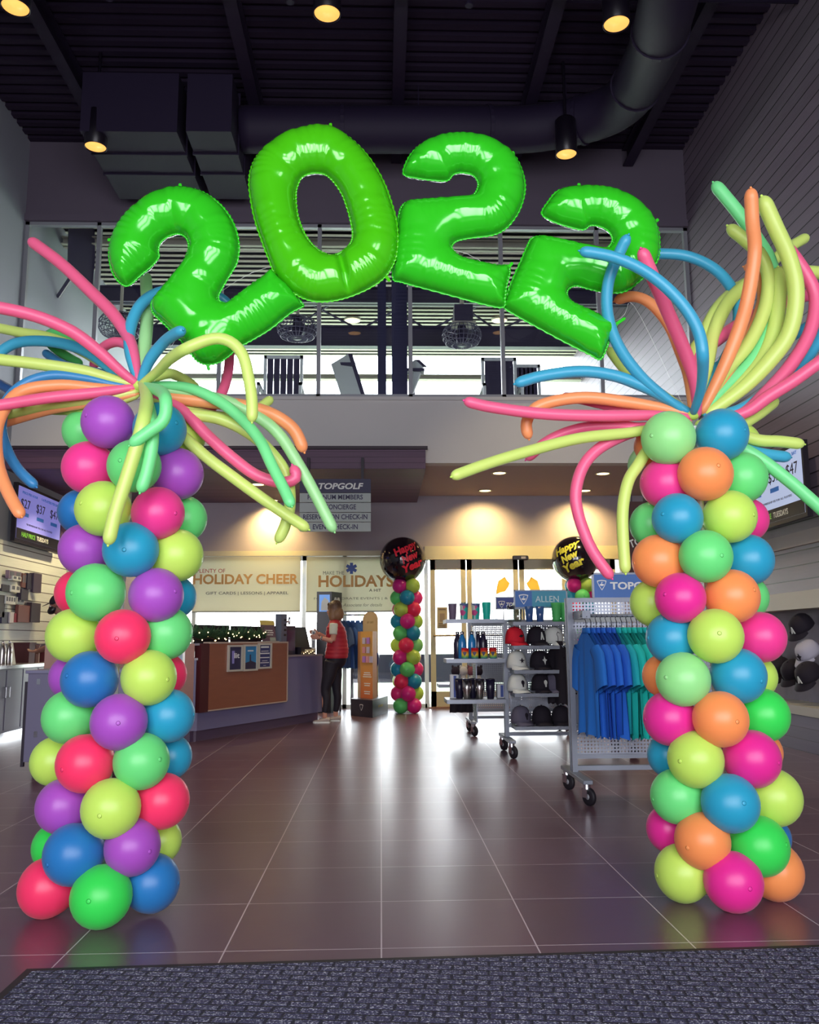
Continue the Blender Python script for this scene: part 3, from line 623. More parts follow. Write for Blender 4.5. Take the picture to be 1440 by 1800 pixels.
RI = [
 ('teal', -.3, 11, [(1205, 724), (1134, 669), (1090, 613), (1069, 556), (1069, 500), (1086, 451), (1105, 413)]),
 ('teal', -.36, 11, [cR, (1232, 685), (1236, 633), (1227, 580), (1194, 528), (1142, 482), (1082, 453), (1019, 441)]),
 ('teal', .25, 10, [cR, (1258, 660), (1290, 600), (1299, 548), (1287, 508), (1255, 472), (1202, 449), (1130, 446)]),
 ('pink', -.3, 13, [(1226, 735), (1222, 673), (1202, 613), (1174, 548), (1150, 492), (1127, 437)]),
 ('orange', .15, 10, [cR, (1210, 661), (1194, 613), (1174, 568), (1142, 532), (1110, 521), (1080, 530)]),
 ('orange', -.34, 13, [(1232, 728), (1271, 649), (1299, 580), (1315, 524), (1327, 443), (1323, 391), (1320, 331)]),
 ('mint', .1, 12, [(1232, 728), (1271, 685), (1323, 633), (1355, 572), (1363, 516), (1355, 463), (1333, 423), (1295, 370), (1254, 321)]),
 ('lime', .0, 12, [(1236, 724), (1271, 660), (1315, 606), (1343, 548), (1351, 492), (1339, 451), (1311, 423), (1279, 397)]),
 ('lime', -.25, 15, [(1240, 730), (1303, 685), (1351, 637), (1388, 584), (1400, 516), (1388, 455), (1363, 399), (1339, 345)]),
 ('lime', .0, 14, [(1240, 732), (1290, 690), (1335, 640), (1360, 585), (1370, 520), (1368, 470)]),
 ('lime', .3, 10, [cR, (1214, 633), (1235, 592), (1259, 544), (1295, 508), (1339, 480), (1376, 443), (1420, 416)]),
 ('lime', .2, 12, [cR, (1243, 645), (1255, 584), (1283, 528), (1323, 494), (1363, 481), (1420, 478), (1480, 484)]),
 ('palemint', .3, 12, [(1222, 724), (1236, 640), (1247, 600), (1270, 545), (1300, 500)]),
 ('pink', -.05, 12, [(1250, 736), (1303, 727), (1343, 693), (1388, 645), (1424, 584), (1434, 524), (1416, 480), (1381, 430)]),
 ('pink', .2, 11, [cR, (1222, 637), (1263, 596), (1323, 556), (1384, 530), (1440, 514), (1490, 506)]),
 ('pink', -.2, 12, [(1256, 740), (1311, 725), (1351, 697), (1396, 669), (1440, 637), (1490, 600)]),
 ('teal', .3, 10, [cR, (1243, 657), (1343, 613), (1404, 584), (1440, 560), (1480, 530)]),
 ('teal', .1, 11, [(1236, 730), (1300, 720), (1367, 677), (1404, 645), (1424, 621), (1440, 596), (1460, 560)]),
 ('orange', .1, 11, [(1236, 728), (1285, 645), (1325, 575), (1342, 520), (1330, 478), (1308, 469)]),
 ('teal', -.05, 11, [cR, (1174, 703), (1134, 681), (1082, 661), (1021, 653), (953, 661), (905, 675)]),
 ('lime', .25, 9, [cR, (1150, 685), (1102, 653), (1070, 613)]),
 ('pink', -.1, 11, [(1216, 734), (1150, 730), (1050, 731), (950, 727), (860, 715), (816, 704)]),
 ('pink', .25, 9, [(1216, 732), (1150, 724), (1080, 715), (1020, 702), (988, 697)]),
 ('orange', .1, 11, [(1216, 732), (1182, 721), (1102, 707), (1021, 699), (949, 713), (926, 741), (930, 772)]),
 ('pink', .2, 10, [(1216, 740), (1130, 752), (1086, 749), (1021, 753), (965, 774), (925, 808)]),
 ('lime', -.25, 11, [(1216, 742), (1110, 760), (1021, 770), (940, 790), (860, 814), (794, 838)]),
 ('pink', .0, 11, [(1216, 742), (1140, 752), (1070, 778), (1030, 812), (1013, 860), (1017, 905), (1040, 965), (1076, 1017)]),
 ('lime', -.05, 11, [(1216, 745), (1150, 780), (1121, 819), (1104, 848), (1095, 897), (1096, 954), (1100, 1008)]),
 ('palemint', .25, 10, [(1216, 745), (1165, 770), (1120, 800), (1112, 828)]),
 ('lime', .0, 11, [(1222, 745), (1290, 762), (1335, 774), (1372, 776), (1414, 781)]),
 ('teal', .05, 11, [(1222, 748), (1290, 782), (1337, 797), (1390, 804)]),
 ('mint', -.05, 12, [(1222, 748), (1280, 775), (1335, 806), (1387, 845), (1440, 891), (1475, 925)]),
 ('lime', .1, 11, [(1225, 742), (1290, 748), (1330, 730), (1366, 702)]),
]
spray('right spray of long thin balloons flaring up above the right column', cR, 3.98, RI, 'R')

# ---- foil numerals
foil = mat('green_foil', '#2cb31e', .14, .1, .5, coat=.0)
foil.node_tree.nodes['Principled BSDF'].inputs['Roughness'].default_value = .15
foil2 = mat('green_foil_yellowish', '#42b012', .14, .1, .5, coat=.0)
def foil_digit(name, label, Z, off, sc, outer, inner, m, wpx, crease=None, tabs=()):
    def P2(q): p = at(off[0] + q[0] * sc, off[1] + q[1] * sc, Z); return (p.x, p.z)
    def loop(L_):
        c = cat([Vector((a, b_, 0)) for a, b_ in map(P2, L_)], 8, True); return np.array([(p.x, p.y) for p in c])
    loops = [loop(outer)] + ([loop(inner)] if inner else [])
    segs_a = np.concatenate(loops); segs_b = np.concatenate([np.roll(L_, -1, 0) for L_ in loops])
    arcs = np.concatenate([np.concatenate([[0], np.cumsum(np.linalg.norm(np.roll(L_, -1, 0) - L_, axis=1))[:-1]]) for L_ in loops])
    def dist(Q):
        ab = segs_b - segs_a; L2 = (ab ** 2).sum(1) + 1e-12
        ap = Q[:, None, :] - segs_a[None]; t = np.clip((ap * ab).sum(2) / L2, 0, 1)
        d = np.linalg.norm(ap - t[..., None] * ab, axis=2); i = d.argmin(1); r = np.arange(len(Q))
        return d[r, i], arcs[i] + t[r, i] * np.sqrt(L2[i])
    def inside(Q):
        x, y = Q[:, 0][:, None], Q[:, 1][:, None]; a, b_ = segs_a, segs_b
        c = ((a[:, 1] > y) != (b_[:, 1] > y)) & (x < (b_[:, 0] - a[:, 0]) * (y - a[:, 1]) / (b_[:, 1] - a[:, 1] + 1e-15) + a[:, 0])
        return c.sum(1) % 2 == 1
    lo = segs_a.min(0); hi = segs_a.max(0); g = .0075
    gx, gy = np.meshgrid(np.arange(lo[0], hi[0], g), np.arange(lo[1], hi[1], g)); G = np.stack([gx.ravel(), gy.ravel()], 1)
    G = G[inside(G)]; d, _ = dist(G); G = G[d > g * .55]
    # a few offset rings near the rim so the roll-over is round
    allp = np.concatenate([segs_a, G]); nb = len(segs_a); edges = []; k0 = 0
    for L_ in loops:
        for i in range(len(L_)): edges.append((k0 + i, k0 + (i + 1) % len(L_)))
        k0 += len(L_)
    res = geometry.delaunay_2d_cdt([Vector((float(a), float(b_))) for a, b_ in allp], edges, [], 0, 1e-5)
    V = np.array([(p.x, p.y) for p in res[0]]); F = np.array([list(f) for f in res[2]])
    cen = V[F].mean(1); F = F[inside(cen)]
    d, s_ = dist(V); W_ = wpx * zdep((V[:, 0].mean(), Z, V[:, 1].mean())) / FPX
    tt = np.clip(d / W_, 0, 1); h = W_ * .86 * np.sqrt(np.maximum(0, 1 - (1 - tt) ** 2))
    # wrinkles that start at the seam and fade inward
    wr = np.abs(np.sin(s_ * 52 + 2.5 * np.sin(s_ * 17))) ** 4
    h = h * (1 - .2 * wr * np.exp(-d / (W_ * .5)))
    if crease:
        a = np.array(P2(crease[0])); b_ = np.array(P2(crease[1])); ab = b_ - a; t = np.clip(((V - a) @ ab) / (ab @ ab), 0, 1)
        dc = np.linalg.norm(V - (a + t[:, None] * ab), axis=1); h = h * (1 - .5 * np.exp(-(dc / .018) ** 2))
    rim = d < 1e-4; h[rim] = 0
    # light smoothing
    nbr = [set() for _ in V]
    for a, b_, c in F: nbr[a] |= {b_, c}; nbr[b_] |= {a, c}; nbr[c] |= {a, b_}
    nl = [np.array(list(x)) if x else np.array([i]) for i, x in enumerate(nbr)]
    for _ in range(2):
        h2 = np.array([h[x].mean() for x in nl]); h = np.where(rim, 0, .5 * h + .5 * h2)
    fr_v = [(float(x), Z - float(k), float(z)) for (x, z), k in zip(V, h)]
    bk = {}; vs = list(fr_v)
    for i, ((x, z), k) in enumerate(zip(V, h)):
        if rim[i]: bk[i] = i
        else: bk[i] = len(vs); vs.append((float(x), Z + float(k), float(z)))
    fs = []
    for a, b_, c in F:
        (x1, z1), (x2, z2), (x3, z3) = V[a], V[b_], V[c]
        if (x2 - x1) * (z3 - z1) - (x3 - x1) * (z2 - z1) < 0: b_, c = c, b_
        fs.append((int(a), int(b_), int(c))); fs.append((bk[int(a)], bk[int(c)], bk[int(b_)]))
    P0 = (float(V[:, 0].mean()), Z, float(V[:, 1].min()))
    t_ = thing('number_balloon', label, 'number balloon', P0, 0)
    finish('inflated_body', MB().add((vs, fs), 0, True), m, t_)
    # seam: thin flat scalloped flange all round
    mb = MB()
    for li, L_ in enumerate(loops):
        Lb = cat([Vector((a, b_, 0)) for a, b_ in L_], 2, True); k = len(Lb); vv = []
        area_ = sum(Lb[i].x * Lb[(i + 1) % k].y - Lb[(i + 1) % k].x * Lb[i].y for i in range(k)); sg = 1 if area_ > 0 else -1
        if li: sg = -sg
        for i in range(k):
            tn = (Lb[(i + 1) % k] - Lb[i - 1]).normalized(); nr = Vector((tn.y, -tn.x, 0)) * sg
            wv = .0065 + .0022 * math.sin(i * 1.35)
            q0 = Lb[i] - nr * .003; q1 = Lb[i] + nr * wv
            vv += [(q0.x, Z - .001, q0.y), (q1.x, Z - .001, q1.y), (q1.x, Z + .001, q1.y), (q0.x, Z + .001, q0.y)]
        ff = []
        for i in range(k):
            j = (i + 1) % k
            for e in range(4): ff.append((i * 4 + e, i * 4 + (e + 1) % 4, j * 4 + (e + 1) % 4, j * 4 + e))
        mb.add((vv, ff), 0, True)
    finish('seam', mb, m, t_)
    for (a, dx, dy) in tabs:
        p = P2(a); q = P2((a[0] + dx, a[1] + dy)); d_ = (Vector((q[0] - p[0], 0, q[1] - p[1]))); sd = Vector((d_.z, 0, -d_.x)).normalized() * .008
        A = Vector((p[0], Z - .0015, p[1])); mb = MB(); mb.add(slab([A - sd, A + sd, A + d_ + sd * .9, A + d_ * 1.15, A + d_ - sd * .9], (0, .003, 0))); finish('hanging_tab', mb, m, t_)
    return t_
z1 = ((0, 180), 1 / 3); z2 = ((420, 180), .375); z3 = ((860, 250), .4028)
d1 = [(660, 965), (620, 935), (590, 880), (578, 810), (585, 740), (610, 670), (660, 600), (720, 545), (800, 490), (880, 460), (960, 452), (1040, 465), (1110, 500), (1170, 550), (1220, 620), (1250, 700), (1258, 780), (1245, 850), (1210, 910), (1175, 970), (1150, 1020), (1160, 1052), (1200, 1060), (1240, 1030), (1320, 970), (1400, 912), (1436, 885), (1475, 925), (1530, 975), (1590, 1060), (1596, 1074), (1530, 1110), (1428, 1191), (1340, 1245), (1260, 1290), (1200, 1340), (1150, 1370), (1090, 1380), (1040, 1360), (1000, 1310), (960, 1260), (900, 1200), (850, 1150), (810, 1110), (800, 1070), (810, 1040), (850, 990), (900, 930), (950, 870), (985, 810), (998, 760), (985, 715), (950, 693), (910, 695), (870, 715), (840, 745), (832, 790), (835, 815), (800, 860), (740, 910), (690, 955)]
foil_digit('number', 'green foil numeral two at the far left of the arch, nearest the left column', 3.86, *z1, d1, None, foil, 49, tabs=[((950, 452), 0, -22), ((585, 725), -16, 0), ((1095, 1380), 6, 30)])
o0 = [(300, 125), (360, 113), (430, 120), (500, 155), (570, 215), (630, 290), (680, 380), (710, 460), (735, 550), (743, 640), (735, 720), (710, 780), (670, 830), (600, 875), (510, 912), (430, 930), (350, 930), (280, 905), (220, 860), (170, 800), (140, 730), (110, 650), (80, 560), (60, 470), (50, 380), (60, 310), (90, 250), (140, 200), (200, 160), (250, 137)]
i0 = [(345, 330), (400, 335), (440, 365), (480, 420), (505, 480), (525, 550), (535, 610), (530, 650), (510, 680), (470, 710), (430, 718), (390, 705), (350, 675), (315, 630), (290, 580), (272, 520), (265, 450), (270, 400), (295, 350)]
foil_digit('number', 'green foil numeral zero, the highest of the arch', 3.84, *z2, o0, i0, foil2, 43, crease=((470, 712), (520, 915)), tabs=[((430, 120), 0, -20), ((690, 815), 16, 22)])
d3 = [(775, 335), (790, 275), (830, 220), (890, 180), (970, 155), (1060, 150), (1150, 165), (1230, 200), (1290, 250), (1325, 320), (1340, 390), (1330, 460), (1300, 530), (1250, 590), (1190, 620), (1100, 632), (1030, 645), (1000, 665), (1000, 690), (1040, 725), (1130, 750), (1220, 767), (1262, 768), (1268, 800), (1255, 850), (1246, 910), (1238, 958), (1150, 945), (1000, 905), (850, 865), (760, 840), (725, 825), (728, 740), (740, 640), (750, 540), (765, 490), (800, 465), (870, 458), (980, 450), (1080, 443), (1110, 425), (1125, 385), (1110, 350), (1080, 332), (1030, 328), (1000, 340), (975, 365), (900, 362), (830, 352)]
foil_digit('number', 'green foil numeral two, upright, just right of the zero', 3.88, *z2, d3, None, foil, 43, tabs=[((1278, 240), 12, -6), ((1262, 775), 20, -22)])
d4 = [(232, 310), (260, 260), (300, 215), (370, 197), (460, 195), (550, 210), (640, 255), (700, 310), (735, 380), (742, 450), (735, 510), (700, 560), (650, 610), (590, 650), (520, 655), (440, 640), (380, 625), (345, 640), (340, 670), (365, 700), (440, 735), (520, 775), (552, 800), (545, 830), (525, 860), (510, 900), (485, 945), (440, 925), (330, 870), (200, 800), (120, 755), (68, 720), (75, 680), (100, 610), (140, 520), (170, 450), (190, 420), (240, 413), (330, 430), (420, 450), (500, 465), (530, 450), (540, 420), (520, 385), (480, 365), (440, 362), (410, 380), (340, 365), (270, 340)]
foil_digit('number', 'green foil numeral two tilted clockwise at the right end of the arch', 3.9, *z3, d4, None, foil, 42, tabs=[((392, 197), 0, -16), ((728, 345), 10, -8), ((545, 800), 45, -30)])
sl = thing('arch_line', 'thin clear fishing line tying the green numerals between the columns', 'line', tuple(at(275, 700, 3.95)))
pp = cat([at(262, 690, 3.95), at(335, 560, 3.93), at(470, 470, 3.92), at(600, 500, 3.92), at(690, 470, 3.92), at(800, 440, 3.93), at(900, 500, 3.94), at(1000, 590, 3.95), at(1090, 560, 3.96), at(1115, 538, 3.97), at(1190, 690, 3.98), at(1215, 735, 3.98)], 5)
finish('line', MB().add(tube(pp, .0007, 6), 0, True), mat('clear_line', '#d8dcd8', .2), sl)
# ================================================================== COUNTER SIDE
grc = mat('counter_grey', '#757399', .45, var=(1, .05)); toe = mat('toe_kick', '#66536a', .5)
cwood = mat('counter_wood', '#8d5742', .38, var=(1.3, .12)); n, l = nt(cwood)
for q in n:
    if q.type == 'TEX_NOISE':
        mp = n.new('ShaderNodeMapping'); mp.inputs['Scale'].default_value = (2, 2, 14); tcn = [k for k in n if k.type == 'TEX_COORD'][0]
        l.new(tcn.outputs['Object'], mp.inputs[0]); l.new(mp.outputs[0], q.inputs['Vector']); q.inputs['Scale'].default_value = 1.6
G0 = atz(346, 1285, .13); G1 = atz(566, 1251, .13); G0.z = G1.z = 0
gd = (G1 - G0).normalized(); gn = Vector((gd.y, -gd.x, 0))          # gn points into the room
if gn.y > 0 and gn.x < 0: gn = -gn
if (Vector((0, 0, 0)) - G0).dot(gn) < 0: gn = -gn
G2 = G0 + Vector((-1.6, -.55, 0)); hd = (G0 - G2).normalized(); hn = Vector((hd.y, -hd.x, 0))
if (Vector((0, 0, 0)) - G0).dot(hn) < 0: hn = -hn
gw = (G1 - G0).length
ct = thing('reception_counter', 'long angled reception counter in grey with orange brown wood panels', 'counter', tuple(G0))
def run(p, q, nn, a, b_, z0, z1): # box along p->q, depth from a (front, positive toward room) to b_ (behind)
    return slab([p + nn * a + Z3 * z0, q + nn * a + Z3 * z0, q + nn * b_ + Z3 * z0, p + nn * b_ + Z3 * z0], Z3 * (z1 - z0))
finish('body', MB().add(run(G0, G1, gn, 0, -.75, .13, .95)).add(run(G2, G0, hn, 0, -.75, .13, .95)), grc, ct)
finish('toe_kick', MB().add(run(G0, G1, gn, -.07, -.7, 0, .13)).add(run(G2, G0, hn, -.07, -.7, 0, .13)), toe, ct)
finish('worktop', MB().add(run(G0, G1, gn, .015, -.77, .95, .975)).add(run(G2, G0, hn, .015, -.77, .95, .975)), mat('worktop', '#8f8a90', .3), ct)
pa = atp(362, 1180, G0, G1); pb = atp(499, 1180, G0, G1); pa.z = pb.z = 0; zt_ = atp(420, 1131, G0, G1).z; zb_ = .36
finish('wood_panel', MB().add(run(pa, pb, gn, .05, -.02, zb_, zt_)), cwood, ct)
finish('wood_panel', MB().add(run(G2, G0 - hd * .06, hn, .05, -.02, zb_, zt_)), cwood, ct)
finish('panel_edge', MB().add(run(pa, pb + gd * .02, gn, .056, -.05, zt_, zt_ + .02)).add(run(pb, pb + gd * .02, gn, .056, -.05, zb_, zt_)).add(run(pa, pb, gn, .056, -.02, zb_ - .015, zb_)), mat('panel_edge', '#b9a79a', .4), ct)
finish('corner_post', MB().add(run(G0 - gd * .02, pa, gn, .045, -.05, zb_ - .02, zt_)), mat('dark_wood', '#4a1c22', .4), ct)
zs = zt_ + .02
finish('transaction_top', MB().add(run(pa, pb, gn, .03, -.3, zt_ - .02, zt_ + .005)).add(run(G2, G0, hn, .03, -.3, zt_ - .02, zt_ + .005)), mat('top_dark', '#4e3f4e', .3), ct)
# framed flyers on the panel
def pp_(px_, py_, off=.05):   # point on the wood panel's front
    a = G0 + gn * off; b_ = G1 + gn * off; return atp(px_, py_, a, b_)
fl_spec = [(399, 1134, 425, 1181, '#2c2c52', 'dark flyer with a tall glass in a pale frame, left one on the counter', 'lit'), (426.5, 1133, 451.5, 1180, '#2f86bf', 'blue sky flyer in a pale frame, middle one on the counter', 'sky'), (452.5, 1131, 476, 1176, '#31366e', 'navy flyer with white lines of print in a pale frame, right one on the counter', 'txt')]
silver = mat('silver_frame', '#cfcdc4', .35, .3)
for x0, y0, x1, y1, c_, lb, kind in fl_spec:
    a = pp_(x0, (y0 + y1) / 2); c = pp_(x1, (y0 + y1) / 2); zt2 = pp_(x0, y0).z; zb2 = pp_(x0, y1).z; a.z = c.z = 0
    t_ = thing('framed_flyer', lb, 'flyer', tuple((a + c) / 2 + Z3 * zb2), 0, 'framed flyers on the counter')
    f = MB()
    for (u0, u1, w0, w1) in ((0, 1, 0, .07), (0, 1, .93, 1), (0, .1, .07, .93), (.9, 1, .07, .93)):
        f.add(run(a.lerp(c, u0), a.lerp(c, u1), gn, .022, .001, zb2 + (zt2 - zb2) * w0, zb2 + (zt2 - zb2) * w1))
    finish('frame', f, silver, t_)
    pr = MB().add(run(a.lerp(c, .1), a.lerp(c, .9), gn, .010, .002, zb2 + (zt2 - zb2) * .07, zb2 + (zt2 - zb2) * .93)); finish('print', pr, mat('print_' + kind, c_, .5), t_)
    wd_ = (c - a).length; hh = zt2 - zb2; ctr = (a + c) / 2 + gn * .0105 + Z3 * ((zt2 + zb2) / 2); wt = mat('print_white', '#e6e8ea', .5)
    if kind == 'lit':
        text('lit', ctr + gd * wd_ * .12 + Z3 * hh * .1, gd, Z3, wd_ * .36, hh * .2, wt, t_, bold=.02)
        finish('glass_art', MB().add(slab([ctr - gd * wd_ * .2 + Z3 * hh * z for z in (-.2,)] + [ctr - gd * wd_ * .06 - Z3 * hh * .2, ctr - gd * wd_ * .04 + Z3 * hh * .28, ctr - gd * wd_ * .22 + Z3 * hh * .28], gn * .001)), mat('art_lilac', '#8e8ad0', .5), t_)
    elif kind == 'sky':
        finish('ground_art', MB().add(slab([ctr - gd * wd_ * .4 - Z3 * hh * .43, ctr + gd * wd_ * .4 - Z3 * hh * .43, ctr + gd * wd_ * .4 - Z3 * hh * .2, ctr + gd * wd_ * .05 - Z3 * hh * .12, ctr - gd * wd_ * .4 - Z3 * hh * .2], gn * .001)), mat('art_dark', '#2d2a48', .5), t_)
        finish('tower_art', MB().add(slab([ctr - gd * wd_ * .05 - Z3 * hh * .2, ctr + gd * wd_ * .05 - Z3 * hh * .2, ctr + gd * wd_ * .03 + Z3 * hh * .12, ctr - gd * wd_ * .05 + Z3 * hh * .12], gn * .0012)), mat('art_dark', '#2d2a48', .5), t_)
        finish('band_art', MB().add(slab([ctr - gd * wd_ * .2 + Z3 * hh * .24, ctr + gd * wd_ * .2 + Z3 * hh * .24, ctr + gd * wd_ * .2 + Z3 * hh * .28, ctr - gd * wd_ * .2 + Z3 * hh * .28], gn * .0012)), wt, t_)
    else:
        for k_, (ww, zz, h2) in enumerate(((.6, .32, .07), (.55, .18, .025), (.7, .08, .045), (.7, -.08, .035), (.4, -.2, .02), (.65, -.28, .03), (.2, -.38, .015))):
            finish('print_line', MB().add(slab([ctr + gd * wd_ * ww * .5 * sx_ + Z3 * hh * (zz + h2 * sz_) for sx_, sz_ in ((-1, 0), (1, 0), (1, 1), (-1, 1))], gn * .001)), wt, t_)
# two frames left of the corner on the other panel
for i, (u, lb, c_) in enumerate(((.30, 'framed flyer left of the counter corner, partly hidden by the balloon column', '#9fb6c6'), (.62, 'framed flyer farther left on the counter behind the balloon column', '#5a6a9a'))):
    p0 = G0 - hd * (u - .13); p1 = G0 - hd * (u + .13)
    t_ = thing('framed_flyer', lb, 'flyer', tuple(p0 + Z3 * .7), 0, 'framed flyers on the counter')
    finish('frame', MB().add(run(p0, p1, hn, .066, .051, .72, 1.1)), silver, t_); finish('print', MB().add(run(p0.lerp(p1, .1), p0.lerp(p1, .9), hn, .07, .066, .75, 1.07)), mat('print_l%d' % i, c_, .5), t_)
def onc(px_, py_, back):      # point above the counter, at depth 'back' behind its face
    return atp(px_, py_, G0 - gn * back, G1 - gn * back)
def stand(px0, px1, py0, py1, back, th):   # slab between pixel columns standing behind the face
    a = onc(px0, py1, back); c = onc(px1, py1, back); zt2 = onc(px0, py0, back).z; z0 = max(a.z, .975); a.z = c.z = 0
    return a, c, z0, zt2
# monitors
for (x0, x1, y0, lb) in ((344, 402, 1098, 'black monitor behind the garland, left one'), (408, 460, 1100, 'black monitor behind the garland, right one')):
    a, c, z0, zt2 = stand(x0, x1, y0, 1135, .45, .03)
    t_ = thing('monitor', lb, 'monitor', tuple((a + c) / 2 + Z3 * .975), 0, 'monitors on the counter')
    finish('screen', MB().add(run(a, c, gn, 0, -.035, 1.05, zt2)), black, t_)
    finish('bezel', MB().add(run(a, c, gn, .004, 0, 1.05, 1.065)).add(run(a, c, gn, .004, 0, zt2 - .015, zt2)), darkm, t_)
    m_ = (a + c) / 2; finish('stand', MB().add(cyl(m_ - gn * .05 + Z3 * .975, m_ - gn * .05 + Z3 * 1.2, .02)).add(cyl(m_ - gn * .05 + Z3 * .976, m_ - gn * .05 + Z3 * .99, .1)), darkm, t_)
# garland: many needles round a stem, with small lamps
gr = thing('pine_garland', 'green pine garland with small warm lights along the counter top', 'garland', tuple(pa - gn * .1 + Z3 * zs))
rg = random.Random(3); mbn = MB(); p0 = pa + gd * .05 - gn * .12 - gd * .25; p1 = pb - gd * .32 - gn * .12
stem = [p0.lerp(p1, i / 24) + Z3 * (zs + .04 + .015 * math.sin(i * 1.3)) for i in range(25)]
for i in range(1300):
    u = rg.random(); c = stem[0].lerp(stem[-1], u); c.z = zs + .05 + .02 * math.sin(u * 30)
    d = Vector((rg.gauss(0, 1), rg.gauss(0, 1), abs(rg.gauss(.3, .9)))).normalized(); L_ = rg.uniform(.07, .17); s_ = d.cross(Z3).normalized() * .009
    q = c + d * L_
    if q.z < zs + .004: q.z = zs + .004
    mbn.add(([c - s_, c + s_, q + s_ * .5, q - s_ * .5], [(0, 1, 2, 3)]))
finish('needles', mbn, mat('pine', '#3c6142', .8), gr)
finish('stem', MB().add(tube(stem, .01, 6), 0, True), mat('pine_stem', '#3b2b22', .8), gr)
for i in range(26):
    u = (i + rg.random()) / 26; c = stem[0].lerp(stem[-1], u) + gn * rg.uniform(.02, .09); c.z = zs + rg.uniform(.01, .13)
    finish('light_bulb', MB().add(ell(c, (.007, .007, .008), 8, 6), 0, True), emis('fairy', '#ffe0a0', 4), gr)
# leaflet stand
a, c, z0, zt2 = stand(461, 486, 1090, 1129, .1, .01)
t_ = thing('leaflet_stand', 'clear upright leaflet stand with a yellow topped sheet at the end of the garland', 'leaflet stand', tuple((a + c) / 2 + Z3 * zs))
lean = -gn * .05
def leanslab(u0, u1, w0, w1, off, m_, nm):
    h_ = zt2 - zs; P_ = [a.lerp(c, u) + Z3 * (zs + h_ * w_) + lean * w_ + gn * off for u, w_ in ((u0, w0), (u1, w0), (u1, w1), (u0, w1))]
    finish(nm, MB().add(slab(P_, gn * .002)), m_, t_)
leanslab(0, 1, 0, 1, 0, mat('sheet_plum', '#6d4e5c', .5), 'sheet'); leanslab(0, 1, .78, 1, .003, mat('sheet_yellow', '#e8d36a', .5), 'sheet_top')
leanslab(.3, .8, .5, .55, .003, white, 'print_line'); leanslab(.3, .85, .4, .45, .003, white, 'print_line'); leanslab(.35, .8, .3, .34, .003, white, 'print_line'); leanslab(.55, .95, .04, .2, .003, mat('sheet_pale', '#a9b3a6', .5), 'picture')
finish('foot', MB().add(run(a, c, gn, .05, -.08, zs, zs + .008)), alu, t_)
# card machine column and register group on the lower counter end
a, c, z0, zt2 = stand(494, 503.5, 1079, 1152, .12, .1)
t_ = thing('ticket_column', 'narrow grey metal column with slots beside the register', 'ticket column', tuple((a + c) / 2 + Z3 * .975))
finish('body', MB().add(run(a, c, gn, 0, -.1, .975, zt2)), mat('column_grey', '#70788c', .4, .3), t_)
for k in range(4): finish('slot', MB().add(run(a.lerp(c, .5), a.lerp(c, .9), gn, .004, 0, zt2 - .1 - k * .07, zt2 - .07 - k * .07)), black, t_)
finish('arm', MB().add(cyl(c - gn * .04 + Z3 * (zt2 - .12), c + gd * .12 - gn * .04 + Z3 * (zt2 - .1), .012)).add(ell(c + gd * .13 - gn * .04 + Z3 * (zt2 - .09), (.02, .02, .06))), chrome, t_)
a, c, z0, zt2 = stand(502, 519, 1100, 1152, .2, .1)
t_ = thing('drink_cooler', 'dark glass fronted cooler box on the low counter', 'cooler', tuple((a + c) / 2 + Z3 * .975))
finish('cabinet', MB().add(run(a, c, gn, 0, -.3, .975, zt2)), mat('cooler_dark', '#2d2740', .3), t_); finish('door_glass', MB().add(run(a.lerp(c, .1), a.lerp(c, .9), gn, .008, .001, 1.03, zt2 - .06)), mat('cooler_glass', '#5a3f5e', .15), t_)
a, c, z0, zt2 = stand(519, 545, 1102, 1152, .22, .1)
t_ = thing('cash_register', 'black cash register with a pale key strip beside the customer', 'cash register', tuple((a + c) / 2 + Z3 * .975))
finish('drawer', MB().add(run(a, c, gn, .1, -.3, .975, 1.08)), black, t_)
finish('screen', MB().add(slab([a + Z3 * 1.08, c + Z3 * 1.08, c - gn * .08 + Z3 * zt2, a - gn * .08 + Z3 * zt2], -gn * .05)), black, t_)
finish('key_strip', MB().add(run(a.lerp(c, .25), a.lerp(c, .9), gn, .108, .1, 1.02, 1.05)), offwhite, t_)
for k in range(7): finish('fairy_light', MB().add(ell(a.lerp(c, .1 + k * .12) + gn * .12 + Z3 * (.99 + .015 * (k % 3)), (.006, .006, .006), 8, 6), 0, True), emis('fairy', '#ffe0a0', 4), t_)
# tall black product display with a screen, near the glass
da = at(557, 1060, 14.4); dc = at(583, 1060, 14.4); de = at(601, 1060, 14.75)
t_ = thing('display_tower', 'tall black display tower with a lit picture and a pale arch logo behind the customer', 'display tower', ((da.x + dc.x) / 2, 14.6, 0))
zt2 = at(570, 1040, 14.4).z; zb2 = at(570, 1073, 14.4).z
finish('body', MB().add(slab([(da.x, 14.4, 0), (dc.x, 14.4, 0), (de.x, 14.75, 0), (de.x - .3, 14.9, 0), (da.x, 14.8, 0)], Z3 * zt2)), black, t_)
finish('picture', MB().add(bx(da.x + .04, dc.x - .03, 14.392, 14.4, zb2 - .02, zt2 - .05)), emis('pict_blue', '#5a86c8', .5), t_)
finish('picture_figure', MB().add(slab([(da.x + .07, 14.388, zb2), (da.x + .18, 14.388, zb2), (da.x + .2, 14.388, zb2 + .16), (da.x + .13, 14.388, zb2 + .22), (da.x + .08, 14.388, zb2 + .14)], (0, .003, 0))), mat('pict_pale', '#c8d4e0', .5), t_)
rt_ = Vector((de.x - dc.x, .35, 0)).normalized(); nn_ = Vector((rt_.y, -rt_.x, 0)); cc_ = Vector(((dc.x + de.x) / 2, 14.575, zt2 - .17)) + nn_ * .004
